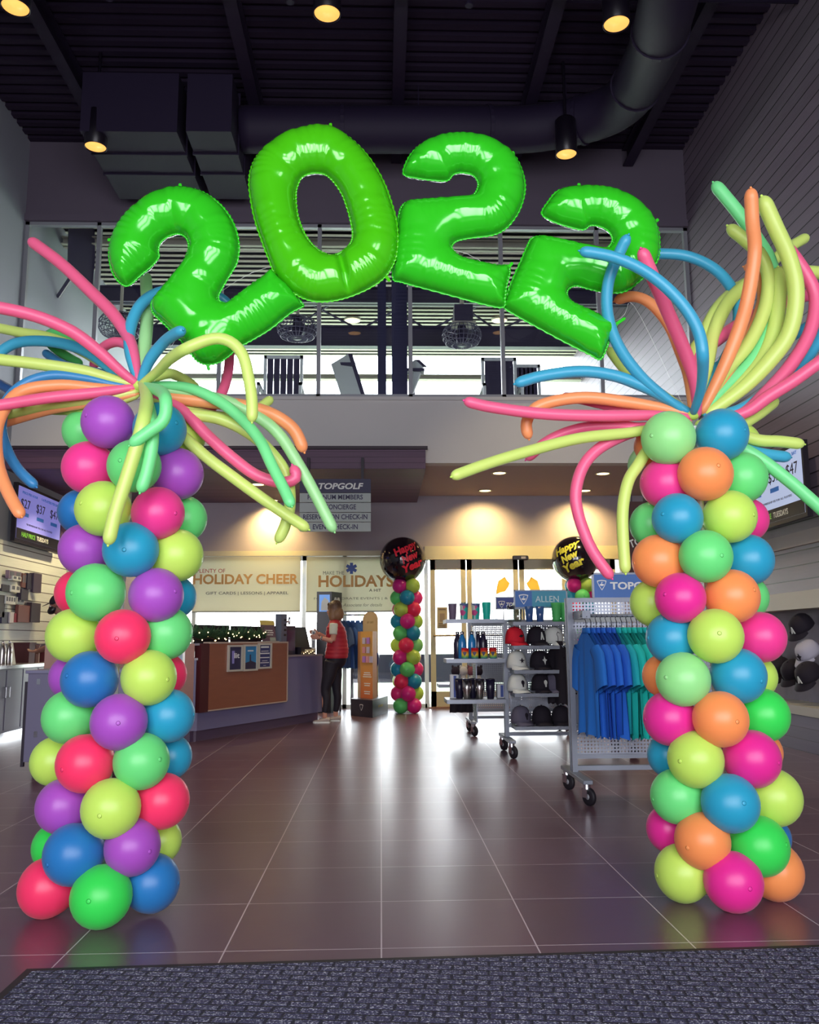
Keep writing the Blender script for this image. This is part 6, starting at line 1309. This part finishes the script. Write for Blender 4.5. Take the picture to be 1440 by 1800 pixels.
# steel columns in the middle
for px0, px1, Y, lb in ((664, 679, 13.2, 'narrow dark steel column in the middle of the terrace'), (689, 716, 13.0, 'wide dark steel column in the middle of the terrace')):
    a = at(px0, 600, Y); c = at(px1, 600, Y); w_ = c.x - a.x; mb = MB()
    mb.add(bx(a.x, c.x, Y, Y + .02, zf, ZT)).add(bx(a.x, c.x, Y + .2, Y + .22, zf, ZT)).add(bx((a.x + c.x) / 2 - .01, (a.x + c.x) / 2 + .01, Y + .02, Y + .2, zf, ZT)).add(bx(a.x - .05, c.x + .05, Y - .05, Y + .27, zf, zf + .02))
    center_origin(tag(finish('steel_column', mb, mat('col_blue', '#2d2b52', .5)), lb, 'column', 'terrace columns'))
# big round basket fans
def fan(px_, py_, Y, s, lb):
    c_ = at(px_, py_, Y); t_ = thing('basket_fan', lb, 'fan', tuple(c_), 0, 'terrace fans'); R_ = .36 * s; Hh = .22 * s
    for k in range(28):
        a_ = math.pi * 2 * k / 28; d = Vector((math.cos(a_), math.sin(a_), 0)); pts = [c_ + d * (R_ * .25) + Z3 * (-Hh * .9), c_ + d * (R_ * .8) + Z3 * (-Hh * .7), c_ + d * R_, c_ + d * (R_ * .8) + Z3 * (Hh * .7), c_ + d * (R_ * .2) + Z3 * (Hh * .95)]
        finish('cage_wire', MB().add(tube(cat(pts, 3), .006, 5), 0, True), mat('fan_wire', '#6a6880', .5), t_)
    for rr_, z in ((1, 0), (.95, .35), (.95, -.35), (.82, .68), (.82, -.68), (.5, -.86)):
        finish('cage_ring', MB().add(tube([c_ + Vector((R_ * rr_ * math.cos(k * math.pi / 12), R_ * rr_ * math.sin(k * math.pi / 12), Hh * z)) for k in range(25)], .007, 5, False), 0, True), mat('fan_wire', '#6a6880', .5), t_)
    finish('hub', MB().add(lathe([(.0, -Hh * .9), (R_ * .24, -Hh * .88), (R_ * .28, -Hh * .3), (R_ * .2, Hh), (0, Hh)], c_, n=18), 0, True), dsteel, t_)
    for k in range(5):
        a_ = math.pi * 2 * k / 5; d = Vector((math.cos(a_), math.sin(a_), 0)); sd = Vector((-d.y, d.x, 0)); finish('blade', MB().add(slab([c_ + d * R_ * .25 - sd * .05 + Z3 * .02, c_ + d * R_ * .88 - sd * .11 + Z3 * .05, c_ + d * R_ * .88 + sd * .11 - Z3 * .05, c_ + d * R_ * .25 + sd * .05 - Z3 * .02], Z3 * .006)), dsteel, t_)
    finish('rod', MB().add(cyl(c_ + Z3 * Hh, Vector((c_.x, c_.y, ZT)), .03, n=8)), cream, t_)
fan(523, 578, 14.6, 1, 'round basket fan hanging under the numeral zero'); fan(812, 590, 14.6, .98, 'round basket fan hanging below the upright numeral two'); fan(212, 573, 14.6, 1.05, 'round basket fan behind the left balloon spray')
c_ = at(814, 555, 14.6); t_ = thing('hanging_heater', 'dark square heater box hanging above the right basket fan', 'heater', tuple(c_)); finish('case', MB().add(box(c_, (.33, .3, .32))), dsteel, t_); finish('lip', MB().add(box(c_ - Z3 * .18, (.42, .36, .03))), cream, t_)
finish('bracket', MB().add(box(Vector((c_.x, c_.y, (c_.z + .16 + ZT) / 2)), (.04, .04, ZT - c_.z - .16))), cream, t_)
# tilted panels (screens seen from behind)
for (pl, lb) in ((((582, 640), (612, 622), (636, 698), (606, 716)), 'pale tilted screen back, left of the dark columns'), (((718, 640), (730, 632), (743, 644), (722, 700)), 'pale tilted screen back, right of the dark columns')):
    Y = 13.7; P_ = [at(x, y, Y + (.15 if i in (1, 2) else 0)) for i, (x, y) in enumerate(pl)]
    t_ = thing('tilted_screen', lb, 'screen', tuple(P_[3]), 0, 'tilted terrace screens'); finish('panel', MB().add(slab(P_, (.02, .06, .0))), mat('panel_pale', '#e4ece8', .4), t_); finish('rim', MB().add(slab([P_[1], P_[1] + X3 * .07, P_[2] + X3 * .07, P_[2]], (0, .06, 0))), dsteel, t_)
    finish('pole', MB().add(cyl(((P_[2].x + P_[3].x) / 2, Y + .25, zf), ((P_[0].x + P_[1].x) / 2, Y + .25, P_[1].z - .1), .03, n=10)).add(box(((P_[2].x + P_[3].x) / 2, Y + .25, zf + .01), (.3, .3, .02))).add(box(((P_[0].x + P_[2].x) / 2, Y + .17, P_[1].z - .2), (.3, .2, .05))), dsteel, t_)
# slatted lounge chairs standing on the terrace
def tchair(px0, px1, py0, Y, lb, rz):
    a = at(px0, py0, Y); c = at(px1, py0, Y); W_ = c.x - a.x; H_ = a.z - zf; t_ = thing('terrace_chair', lb, 'chair', ((a.x + c.x) / 2, Y, zf), 0, 'slatted terrace chairs'); gm = mat('chair_teal', '#e8eeee', .5)
    x0, x1 = a.x, c.x
    for x in (x0, x1 - .05): finish('back_post', MB().add(bx(x, x + .05, Y, Y + .05, zf, zf + H_)), gm, t_)
    finish('top_rail', MB().add(bx(x0, x1, Y, Y + .05, zf + H_ - .06, zf + H_)), gm, t_)
    for k in range(5):
        x = x0 + .06 + (W_ - .22) * k / 4; finish('back_slat', MB().add(slab([(x, Y + .02, zf + .55), (x + .1, Y + .02, zf + .55), (x + .1, Y + .02, zf + H_ - .06), (x, Y + .02, zf + H_ - .06)], (0, .015, 0))), dsteel, t_)
    finish('seat', MB().add(bx(x0, x1, Y - .5, Y, zf + .5, zf + .54)), dsteel, t_)
    for x in (x0 - .04, x1 - .02): finish('arm_frame', MB().add(bx(x, x + .05, Y - .5, Y - .45, zf, zf + .95)).add(bx(x, x + .05, Y - .5, Y + .02, zf + .9, zf + .95)), gm, t_)
tchair(464, 533, 624, 14.0, 'slatted terrace chair behind the left glazing', 0); tchair(846, 908, 628, 14.0, 'slatted terrace chair behind the right glazing', 0)
tchair(900, 950, 640, 14.9, 'smaller slatted terrace chair farther right', 0)
# railing at terrace edge
rl = thing('terrace_railing', 'thin railing along the outer terrace edge', 'railing', (0, 20.2, zf)); finish('top_rail', MB().add(bx(XL, XR, 20.2, 20.24, zf + 1.4, zf + 1.45)), steel, rl)
for x in np.arange(-5, 4.8, 1.4): finish('post', MB().add(bx(x, x + .05, 20.2, 20.24, zf, zf + 1.4)), steel, rl)
# dark screen on the terrace's left wall
t_ = thing('wall_screen', 'large dark screen angled on the terrace left wall', 'screen', (XL + .4, 13.9, 6.2)); 
P_ = [at(120, 404, 13.4), at(165, 404, 13.9), at(166, 455, 13.9), at(160, 520, 13.9), at(118, 472, 13.4)]; finish('panel', MB().add(slab(P_, (.03, -.05, 0))), dsteel, t_); finish('bracket', MB().add(cyl(P_[0].lerp(P_[3], .5), Vector((XL, 13.8, 6.9)), .03, n=8)), dsteel, t_)
# terrace lamps
for (px_, py_, lb) in ((620, 562, 'round glowing lamp under the terrace deck near the columns'), (878, 562, 'round glowing lamp under the terrace deck, right')):
    p = atz(px_, py_, ZT - .02); t_ = thing('deck_lamp', lb, 'ceiling lamp', tuple(p), 0, 'terrace lamps'); finish('lens', MB().add(lathe([(.16, .02), (.16, -.02), (.1, -.04), (0, -.045)], p, n=20), 0, True), emis('deck_glow', '#ffe0a0', 1.5), t_); finish('rim', MB().add(lathe([(.16, .02), (.18, .02), (.18, -.015), (.16, -.02)], p, n=20), 0, True), offwhite, t_)
# ================================================================== ENTRANCE MAT
mm = mat('mat_weave', '#3b3a52', .95); n, l = nt(mm); b = n['Principled BSDF']
t = n.new('ShaderNodeTexCoord'); mp = n.new('ShaderNodeMapping'); mp.inputs['Rotation'].default_value = (0, 0, .12); l.new(t.outputs['Object'], mp.inputs[0])
bk = n.new('ShaderNodeTexBrick'); bk.inputs['Scale'].default_value = 1; bk.inputs['Mortar Size'].default_value = .007; bk.inputs['Mortar Smooth'].default_value = 1; bk.inputs['Brick Width'].default_value = .085; bk.inputs['Row Height'].default_value = .043
l.new(mp.outputs[0], bk.inputs['Vector']); nz = n.new('ShaderNodeTexNoise'); nz.inputs['Scale'].default_value = 150; nz.inputs['Detail'].default_value = 2; l.new(t.outputs['Object'], nz.inputs['Vector'])
cr = n.new('ShaderNodeValToRGB'); cr.color_ramp.elements[0].position = .54; cr.color_ramp.elements[0].color = C('#363552'); cr.color_ramp.elements[1].position = .70; cr.color_ramp.elements[1].color = C('#b4b6c8'); l.new(nz.outputs['Fac'], cr.inputs[0])
bk.inputs['Mortar'].default_value = C('#24213a'); l.new(cr.outputs[0], bk.inputs['Color1']); l.new(cr.outputs[0], bk.inputs['Color2']); l.new(bk.outputs['Color'], b.inputs['Base Color'])
iv = n.new('ShaderNodeMath'); iv.operation = 'SUBTRACT'; iv.inputs[0].default_value = 1; l.new(bk.outputs['Fac'], iv.inputs[1])
ad = n.new('ShaderNodeMath'); ad.operation = 'MULTIPLY_ADD'; ad.inputs[1].default_value = .4; l.new(nz.outputs['Fac'], ad.inputs[0]); l.new(iv.outputs[0], ad.inputs[2])
bp = n.new('ShaderNodeBump'); bp.inputs['Strength'].default_value = .9; bp.inputs['Distance'].default_value = .02; l.new(ad.outputs[0], bp.inputs['Height']); l.new(bp.outputs[0], b.inputs['Normal'])
mt = thing('entrance_mat', 'grey blue woven entrance mat with pale flecks along the bottom of the photo', 'mat', (0, 1.5, 0))
A = atz(62, 1706); B_ = atz(1440, 1664); d = (B_ - A); B_ = A + d * 1.6
finish('pile', MB().add(slab([Vector((A.x, A.y - .03, .001)), Vector((A.x - .02, .4, .001)), Vector((B_.x, .4, .001)), Vector((B_.x, B_.y - .03, .001))][::-1], Z3 * .008)), mm, mt)
finish('border', MB().add(slab([Vector((A.x - .03, A.y, .0005)), Vector((B_.x, B_.y, .0005)), Vector((B_.x, B_.y - .03, .0005)), Vector((A.x, A.y - .03, .0005))], Z3 * .006)).add(slab([Vector((A.x - .03, A.y, .0005)), Vector((A.x, A.y - .03, .0005)), Vector((A.x - .02, .4, .0005)), Vector((A.x - .05, .4, .0005))], Z3 * .006)), rubber, mt)

# ================================================================== PEOPLE
skin = mat('skin', '#c9917c', .55, spec=.3)
def limb(pts, rad, n=12): 
    P_ = cat(pts, 5); k = len(P_); R_ = []
    for i in range(k):
        u = i / (k - 1) * (len(rad) - 1); j = min(int(u), len(rad) - 2); R_.append(rad[j] + (rad[j + 1] - rad[j]) * (u - j))
    return tube(P_, R_, n)
def hand(W, fwd, side, up, s=1.0, curl=.6, grip=True):
    # W wrist, fwd pointing direction, side toward the thumb, up = back of the hand
    out = []; W = Vector(W); f = Vector(fwd).normalized(); sd = Vector(side).normalized(); u = f.cross(sd) if up is None else Vector(up).normalized()
    c = W + f * .045 * s; v, fc = ell((0, 0, 0), (.045 * s, .038 * s, .016 * s), 14, 8)
    M = Matrix((f, sd, u)).transposed(); out.append(([c + M @ p for p in v], fc))
    for k, (o_, L_) in enumerate(((.03, .072), (.011, .08), (-.009, .074), (-.028, .058))):
        b0 = W + f * .075 * s + sd * o_ * s; j1 = b0 + (f * math.cos(curl * .6) - u * math.sin(curl * .6)) * L_ * .42 * s; j2 = j1 + (f * math.cos(curl * 1.6) - u * math.sin(curl * 1.6)) * L_ * .32 * s; j3 = j2 + (f * math.cos(curl * 2.4) - u * math.sin(curl * 2.4)) * L_ * .26 * s
        out.append(tube([b0 - f * .02 * s, b0, j1, j2, j3], [.0095 * s, .0095 * s, .009 * s, .008 * s, .0065 * s], 8))
    t0 = W + f * .03 * s + sd * .03 * s; t1 = t0 + (f * .6 + sd * .75 - u * .2).normalized() * .035 * s; t2 = t1 + (f * .85 + sd * .2 - u * .5).normalized() * .03 * s
    out.append(tube([W + f * .02 * s + sd * .012 * s, t0, t1, t2], [.012 * s, .012 * s, .010 * s, .0075 * s], 8)); return out
def head(c, fw_, s=1.0):
    # c centre of skull, fw_ facing
    f = Vector(fw_).normalized(); sd = Vector((0, 0, 1)).cross(f).normalized(); u = Vector((0, 0, 1)); M = Matrix((f, sd, u)).transposed(); c = Vector(c); out = []
    def E(o_, r): v, fc = ell((0, 0, 0), r, 20, 14); out.append(([c + M @ (Vector(o_) * s + Vector((p.x * s, p.y * s, p.z * s))) for p in v], fc))
    E((-.01, 0, .03), (.098, .077, .095)); E((.02, 0, -.04), (.07, .058, .075)); E((.055, 0, -.085), (.03, .032, .025))
    E((.093, 0, -.02), (.016, .012, .026)); E((.1, 0, -.032), (.012, .014, .01)); E((.08, 0, -.062), (.014, .024, .007)); E((.08, 0, .018), (.018, .05, .012))
    E((-.0, .078, -.015), (.018, .008, .03)); E((-.0, -.078, -.015), (.018, .008, .03)); return out, M
def eyes(c, M, parent, s=1.0):
    for q in (-1, 1):
        e_ = finish('eye', MB().add(ell(Vector(c) + M @ Vector((.083, q * .03, .0)) * s, (.011, .011, .009), 10, 7), 0, True), white, parent)
        finish('iris', MB().add(ell(Vector(c) + M @ Vector((.091, q * .03, .0)) * s, (.005, .005, .005), 8, 6), 0, True), mat('iris', '#3a2a22', .3), e_)
    finish('lips', MB().add(ell(Vector(c) + M @ Vector((.092, 0, -.062)) * s, (.006, .02, .006), 10, 6), 0, True), mat('lips', '#a8545a', .5), parent)
# --- customer in the red vest: she faces the counter (toward -X, a bit away from us)
wt = thing('person', 'person in red padded vest and black leggings standing at the counter end', 'person', tuple((atz(572, 1272) + atz(588, 1266)) / 2))
Yp = 12.75; F0 = Vector((-.96, .12, 0)).normalized(); S0 = Vector((-F0.y, F0.x, 0))      # facing; S0 = her left... across
if S0.y > 0: S0 = -S0          # S0 points to the camera side
def pw(px_, py_, dy=0): return at(px_, py_, Yp + dy)
near = -.10; far = .10
hipN = pw(584, 1165, near); hipF = pw(588, 1165, far); kneeN = pw(572, 1212, near); kneeF = pw(592, 1212, far); ankN = pw(571, 1258, near - .03); ankF = pw(590, 1255, far + .03)
ankN.z = .09; ankF.z = .09
neck = pw(588, 1085); hc = pw(586.5, 1071.5); 
body = []
hd_, HM = head(hc, F0 + Vector((0, 0, -.12)), .95); body += hd_
body.append(limb([pw(590, 1096), pw(588, 1088), pw(587.5, 1080)], [.055, .05, .052]))
body.append(limb([pw(590, 1160), pw(594, 1140), pw(592, 1115), pw(591, 1098)], [.13, .12, .13, .09]))
shN = pw(587, 1097, -.17); shF = pw(590, 1097, .17); elN = pw(585, 1127, -.2); elF = pw(578, 1125, .15); wrN = pw(562, 1121, -.2); wrF = pw(560, 1113, .05)
body.append(limb([shN, elN.lerp(shN, .5) + X3 * .01, elN], [.05, .046, .038])); body.append(limb([elN, elN.lerp(wrN, .5), wrN], [.038, .034, .024]))
body.append(limb([shF, elF.lerp(shF, .5), elF], [.05, .045, .038])); body.append(limb([elF, elF.lerp(wrF, .5), wrF], [.038, .033, .024]))
hf = (Vector((-1, .1, .15))).normalized(); body += hand(wrN, hf, Vector((0, -.2, 1)), None, 1, .5); body += hand(wrF, hf, Vector((0, -.2, 1)), None, 1, .5)
body.append(limb([ankN + Z3 * .1, ankN, ankN - Z3 * .02], [.036, .034, .034])); body.append(limb([ankF + Z3 * .1, ankF, ankF - Z3 * .02], [.036, .034, .034]))
body.append(limb([pw(590, 1158), hipN, kneeN, ankN + Z3 * .08], [.09, .07, .045, .036])); body.append(limb([pw(590, 1158), hipF, kneeF, ankF + Z3 * .08], [.09, .07, .045, .036]))
remeshed('body', body, .0085, skin, wt, 4); eyes(hc, HM, wt, .95)
leg = [limb([hipN + Z3 * .02, hipN.lerp(kneeN, .5) , kneeN, kneeN.lerp(ankN, .35) + X3 * .02, ankN + Z3 * .05], [.115, .098, .066, .062, .043]), limb([hipF + Z3 * .02, hipF.lerp(kneeF, .5), kneeF, kneeF.lerp(ankF, .35) + X3 * .02, ankF + Z3 * .05], [.115, .098, .066, .062, .043])]
cen_ = pw(591, 1158); v, f = ell((0, 0, 0), (.155, .185, .15), 20, 14); leg.append(([cen_ + p for p in v], f))
remeshed('leggings', leg, .012, mat('leggings', '#17111f', .7), wt, 6)
tee = []
v, f = ell((0, 0, 0), (.118, .178, .05), 16, 10); tee.append(([pw(590, 1152) + p - Z3 * .0 for p in v], f))
tee.append(limb([shN - Z3 * -.01, shN.lerp(elN, .3), shN.lerp(elN, .62)], [.062, .064, .06])); tee.append(limb([shF, shF.lerp(elF, .3), shF.lerp(elF, .62)], [.062, .064, .06]))
remeshed('tee_shirt', tee, .01, mat('tee_white', '#d9dccb', .8), wt, 4)
vest = []; prv = []
for (px_, py_, rx, ry) in ((591, 1157, .165, .2), (592, 1148, .168, .2), (593, 1140, .162, .192), (593, 1132, .152, .182), (592, 1122, .15, .185), (591, 1112, .148, .195), (590, 1103, .13, .195), (589.5, 1095, .09, .16), (589, 1089, .065, .08), (588.5, 1085, .062, .068)):
    prv.append((pw(px_, py_), rx, ry))
nn = 28; vv = []; ff = []
fine = []
for i in range(len(prv) - 1):
    for k in range(5):
        u = k / 5; a_, b_ = prv[i], prv[i + 1]; puff = .007 * math.sin(math.pi * ((len(fine) % 4) / 4)); fine.append((a_[0].lerp(b_[0], u), a_[1] + (b_[1] - a_[1]) * u + puff, a_[2] + (b_[2] - a_[2]) * u + puff))
fine.append(prv[-1])
for (c, rx, ry) in fine:
    for j in range(nn): a_ = 2 * math.pi * j / nn; vv.append(c + Vector((rx * math.cos(a_), ry * math.sin(a_), 0)))
for i in range(len(fine) - 1):
    for j in range(nn): ff.append((i * nn + j, i * nn + (j + 1) % nn, (i + 1) * nn + (j + 1) % nn, (i + 1) * nn + j))
finish('padded_vest', MB().add((vv, ff), 0, True), mat('vest_red', '#a81e30', .6), wt)
# hair: bob
hair = []
def HE(o_, r, n1=18, m1=12): v, f = ell((0, 0, 0), r, n1, m1); hair.append(([hc + HM @ (Vector(o_) + p) for p in v], f))
HE((-.015, 0, .04), (.106, .088, .1)); HE((-.05, 0, -.045), (.085, .095, .115)); HE((.0, .07, -.05), (.065, .028, .11)); HE((.0, -.07, -.05), (.065, .028, .11)); HE((.06, 0, .085), (.035, .06, .03))
hm = mat('hair_blonde', '#6d5040', .5); n, l = nt(hm); b = n['Principled BSDF']; t = n.new('ShaderNodeTexCoord'); s = n.new('ShaderNodeSeparateXYZ'); l.new(t.outputs['Object'], s.inputs[0])
mp = n.new('ShaderNodeMapping'); mp.inputs['Scale'].default_value = (60, 60, 5); l.new(t.outputs['Object'], mp.inputs[0]); nz = n.new('ShaderNodeTexNoise'); nz.inputs['Scale'].default_value = 1.2; l.new(mp.outputs[0], nz.inputs[0])
mr = n.new('ShaderNodeMapRange'); mr.inputs[1].default_value = hc.z + .08; mr.inputs[2].default_value = hc.z - .14; l.new(s.outputs['Z'], mr.inputs[0])
ad = n.new('ShaderNodeMath'); ad.operation = 'MULTIPLY_ADD'; ad.inputs[1].default_value = .9; l.new(nz.outputs['Fac'], ad.inputs[0]); l.new(mr.outputs[0], ad.inputs[2])
cr = n.new('ShaderNodeValToRGB'); cr.color_ramp.elements[0].position = .35; cr.color_ramp.elements[0].color = C('#35231f'); cr.color_ramp.elements[1].position = 1.25 if False else 1.0; cr.color_ramp.elements[1].color = C('#8a6748'); l.new(ad.outputs[0], cr.inputs[0]); l.new(cr.outputs[0], b.inputs['Base Color'])
HE((-.06, 0, -.08), (.1, .108, .11)); HE((-.02, 0, .035), (.112, .1, .105)); HE((.005, .075, -.1), (.055, .03, .07)); HE((.005, -.075, -.1), (.055, .03, .07)); remeshed('hair', hair, .009, hm, wt, 5)
for ank, nm in ((ankN, 0), (ankF, 1)):
    c = Vector((ank.x, ank.y, 0)); d = F0; prof = []; sd = Vector((-d.y, d.x, 0))
    up_ = [( -.075, .038, .08), (-.05, .04, .085), (0, .042, .075), (.05, .045, .06), (.1, .046, .048), (.14, .042, .04), (.165, .028, .032)]
    vv = []; ff = []; k = 12
    for (x, hw, hh) in up_:
        for j in range(k): a_ = 2 * math.pi * j / k; z = .018 + max(0, (hh - .018)) * (math.sin(a_) * .5 + .5) if True else 0; vv.append(c + d * x + sd * (hw * math.cos(a_)) + Z3 * z)
    for i in range(len(up_) - 1):
        for j in range(k): ff.append((i * k + j, i * k + (j + 1) % k, (i + 1) * k + (j + 1) % k, (i + 1) * k + j))
    ff.append(tuple(range(k - 1, -1, -1))); ff.append(tuple(range((len(up_) - 1) * k, len(up_) * k)))
    sh = finish('shoe', MB().add((vv, ff), 0, True), mat('shoe_tan', '#b7a79e', .7), wt)
    sole = [c + d * x + sd * hw * 1.05 for x, hw, _ in up_] + [c + d * x - sd * hw * 1.05 for x, hw, _ in up_[::-1]]; finish('sole', MB().add(slab([p + Z3 * .001 for p in sole], Z3 * .022)), white, sh)
    for q in range(3): finish('lace', MB().add(cyl(c + d * (.03 + q * .025) + sd * .02 + Z3 * (.078 - q * .008), c + d * (.03 + q * .025) - sd * .02 + Z3 * (.078 - q * .008), .003, n=6)), white, sh)
wc = wrN.lerp(elN, .12); finish('watch', MB().add(cyl(wrN.lerp(elN, .08), wrN.lerp(elN, .2), .029, n=16), 0, True), chrome, wt)
# phone / pouch she holds
hp = wrN + hf * .09; t_ = thing('card_reader', 'small pale framed card reader held upright in the hands of the person in red', 'card reader', tuple(hp - Z3 * .12)); 
fr3 = MB()
for (dx0, dx1, dz0, dz1) in ((-.03, -.018, -.17, .09), (.018, .03, -.17, .09), (-.03, .03, .078, .09), (-.03, .03, -.17, -.158), (-.03, .03, -.05, -.038)): fr3.add(bx(hp.x + dx0, hp.x + dx1, hp.y - .005, hp.y + .005, hp.z + dz0, hp.z + dz1))
finish('frame', fr3, white, t_); finish('glass_face', MB().add(bx(hp.x - .019, hp.x + .019, hp.y - .003, hp.y + .003, hp.z - .16, hp.z + .08)), black, t_)
# --- cashier with a dark cap behind the left column
Yq = 11.6; base = at(104, 1150, Yq); cx_ = base.x; F1 = Vector((-.95, -.3, 0)).normalized()
cp = thing('person', 'person in black cap, face mask and dark red top at the left cabinets', 'person', (cx_ + .1, Yq, 0))
hz = at(100, 1062, Yq); hc2 = hz
def pq(dx, dy, z): return Vector((cx_ + dx, Yq + dy, z))
sZ = hc2.z - .26
bd = []; h2, HM2 = head(hc2, F1 + Vector((0, 0, -.35)), 1); bd += h2
bd.append(limb([pq(.12, 0, sZ + .02), Vector((hc2.x + .03, Yq, hc2.z - .1)), hc2], [.06, .055, .055])); bd.append(limb([pq(.16, 0, .95), pq(.15, 0, 1.2), pq(.13, 0, sZ)], [.13, .13, .1]))
for s in (-1, 1):
    sh_ = pq(.13, s * .18, sZ - .02); el_ = pq(.02, s * .24, sZ - .27); wr_ = pq(-.22, s * .15, sZ - .35); bd.append(limb([sh_, sh_.lerp(el_, .5), el_], [.055, .048, .04])); bd.append(limb([el_, el_.lerp(wr_, .5), wr_], [.04, .036, .026])); bd += hand(wr_, (-1, 0, -.1), (0, -s, .3), None, 1, .4)
    bd.append(limb([pq(.17, s * .03, .98), pq(.18, s * .1, .85), pq(.17, s * .1, .5), pq(.18, s * .09, .08)], [.08, .07, .05, .04]))
remeshed('body', bd, .011, mat('skin2', '#8a5f52', .6), cp, 4); eyes(hc2, HM2, cp)
tp = [limb([pq(.17, 0, .92), pq(.16, 0, 1.2), pq(.14, 0, sZ - .02)], [.17, .175, .13])]
v, f = ell((0, 0, 0), (.12, .21, .09), 18, 12); tp.append(([pq(.13, 0, sZ - .04) + p for p in v], f))
for s in (-1, 1): sh_ = pq(.13, s * .18, sZ - .02); el_ = pq(.02, s * .24, sZ - .27); tp.append(limb([sh_, sh_.lerp(el_, .5), el_.lerp(sh_, .1)], [.07, .065, .055]))
remeshed('red_top', tp, .013, mat('top_maroon', '#6a1626', .7), cp, 4)
tr = [limb([pq(.18, s * .1, .92), pq(.17, s * .1, .5), pq(.18, s * .09, .1)], [.115, .085, .06]) for s in (-1, 1)]; v, f = ell((0, 0, 0), (.15, .19, .13), 18, 12); tr.append(([pq(.18, 0, .92) + p for p in v], f)); remeshed('trousers', tr, .014, mat('trousers_dark', '#1e1830', .8), cp, 4)
for s in (-1, 1): finish('shoe', MB().add(bbox_bev(cx_ + .02, cx_ + .24, Yq + s * .09 - .045, Yq + s * .09 + .045, .001, .09, .015)), black, cp)
v, f = ell((0, 0, 0), (.075, .07, .06), 16, 10); finish('face_mask', MB().add(([hc2 + HM2 @ (Vector((.045, 0, -.058)) + p) for p in v], f), 0, True), black, cp)
v, f = ell((0, 0, 0), (.112, .092, .09), 18, 12); cpm = mat('cap_black', '#1a1320', .85); hat = finish('cap', MB().add(([hc2 + HM2 @ (Vector((-.01, 0, .06)) + p) for p in v], f), 0, True), cpm, cp)
finish('cap_brim', MB().add(slab([hc2 + HM2 @ Vector(q) for q in ((.08, -.07, .045), (.14, -.06, .035), (.19, 0, .03), (.14, .06, .035), (.08, .07, .045))], Z3 * .006)), cpm, cp)
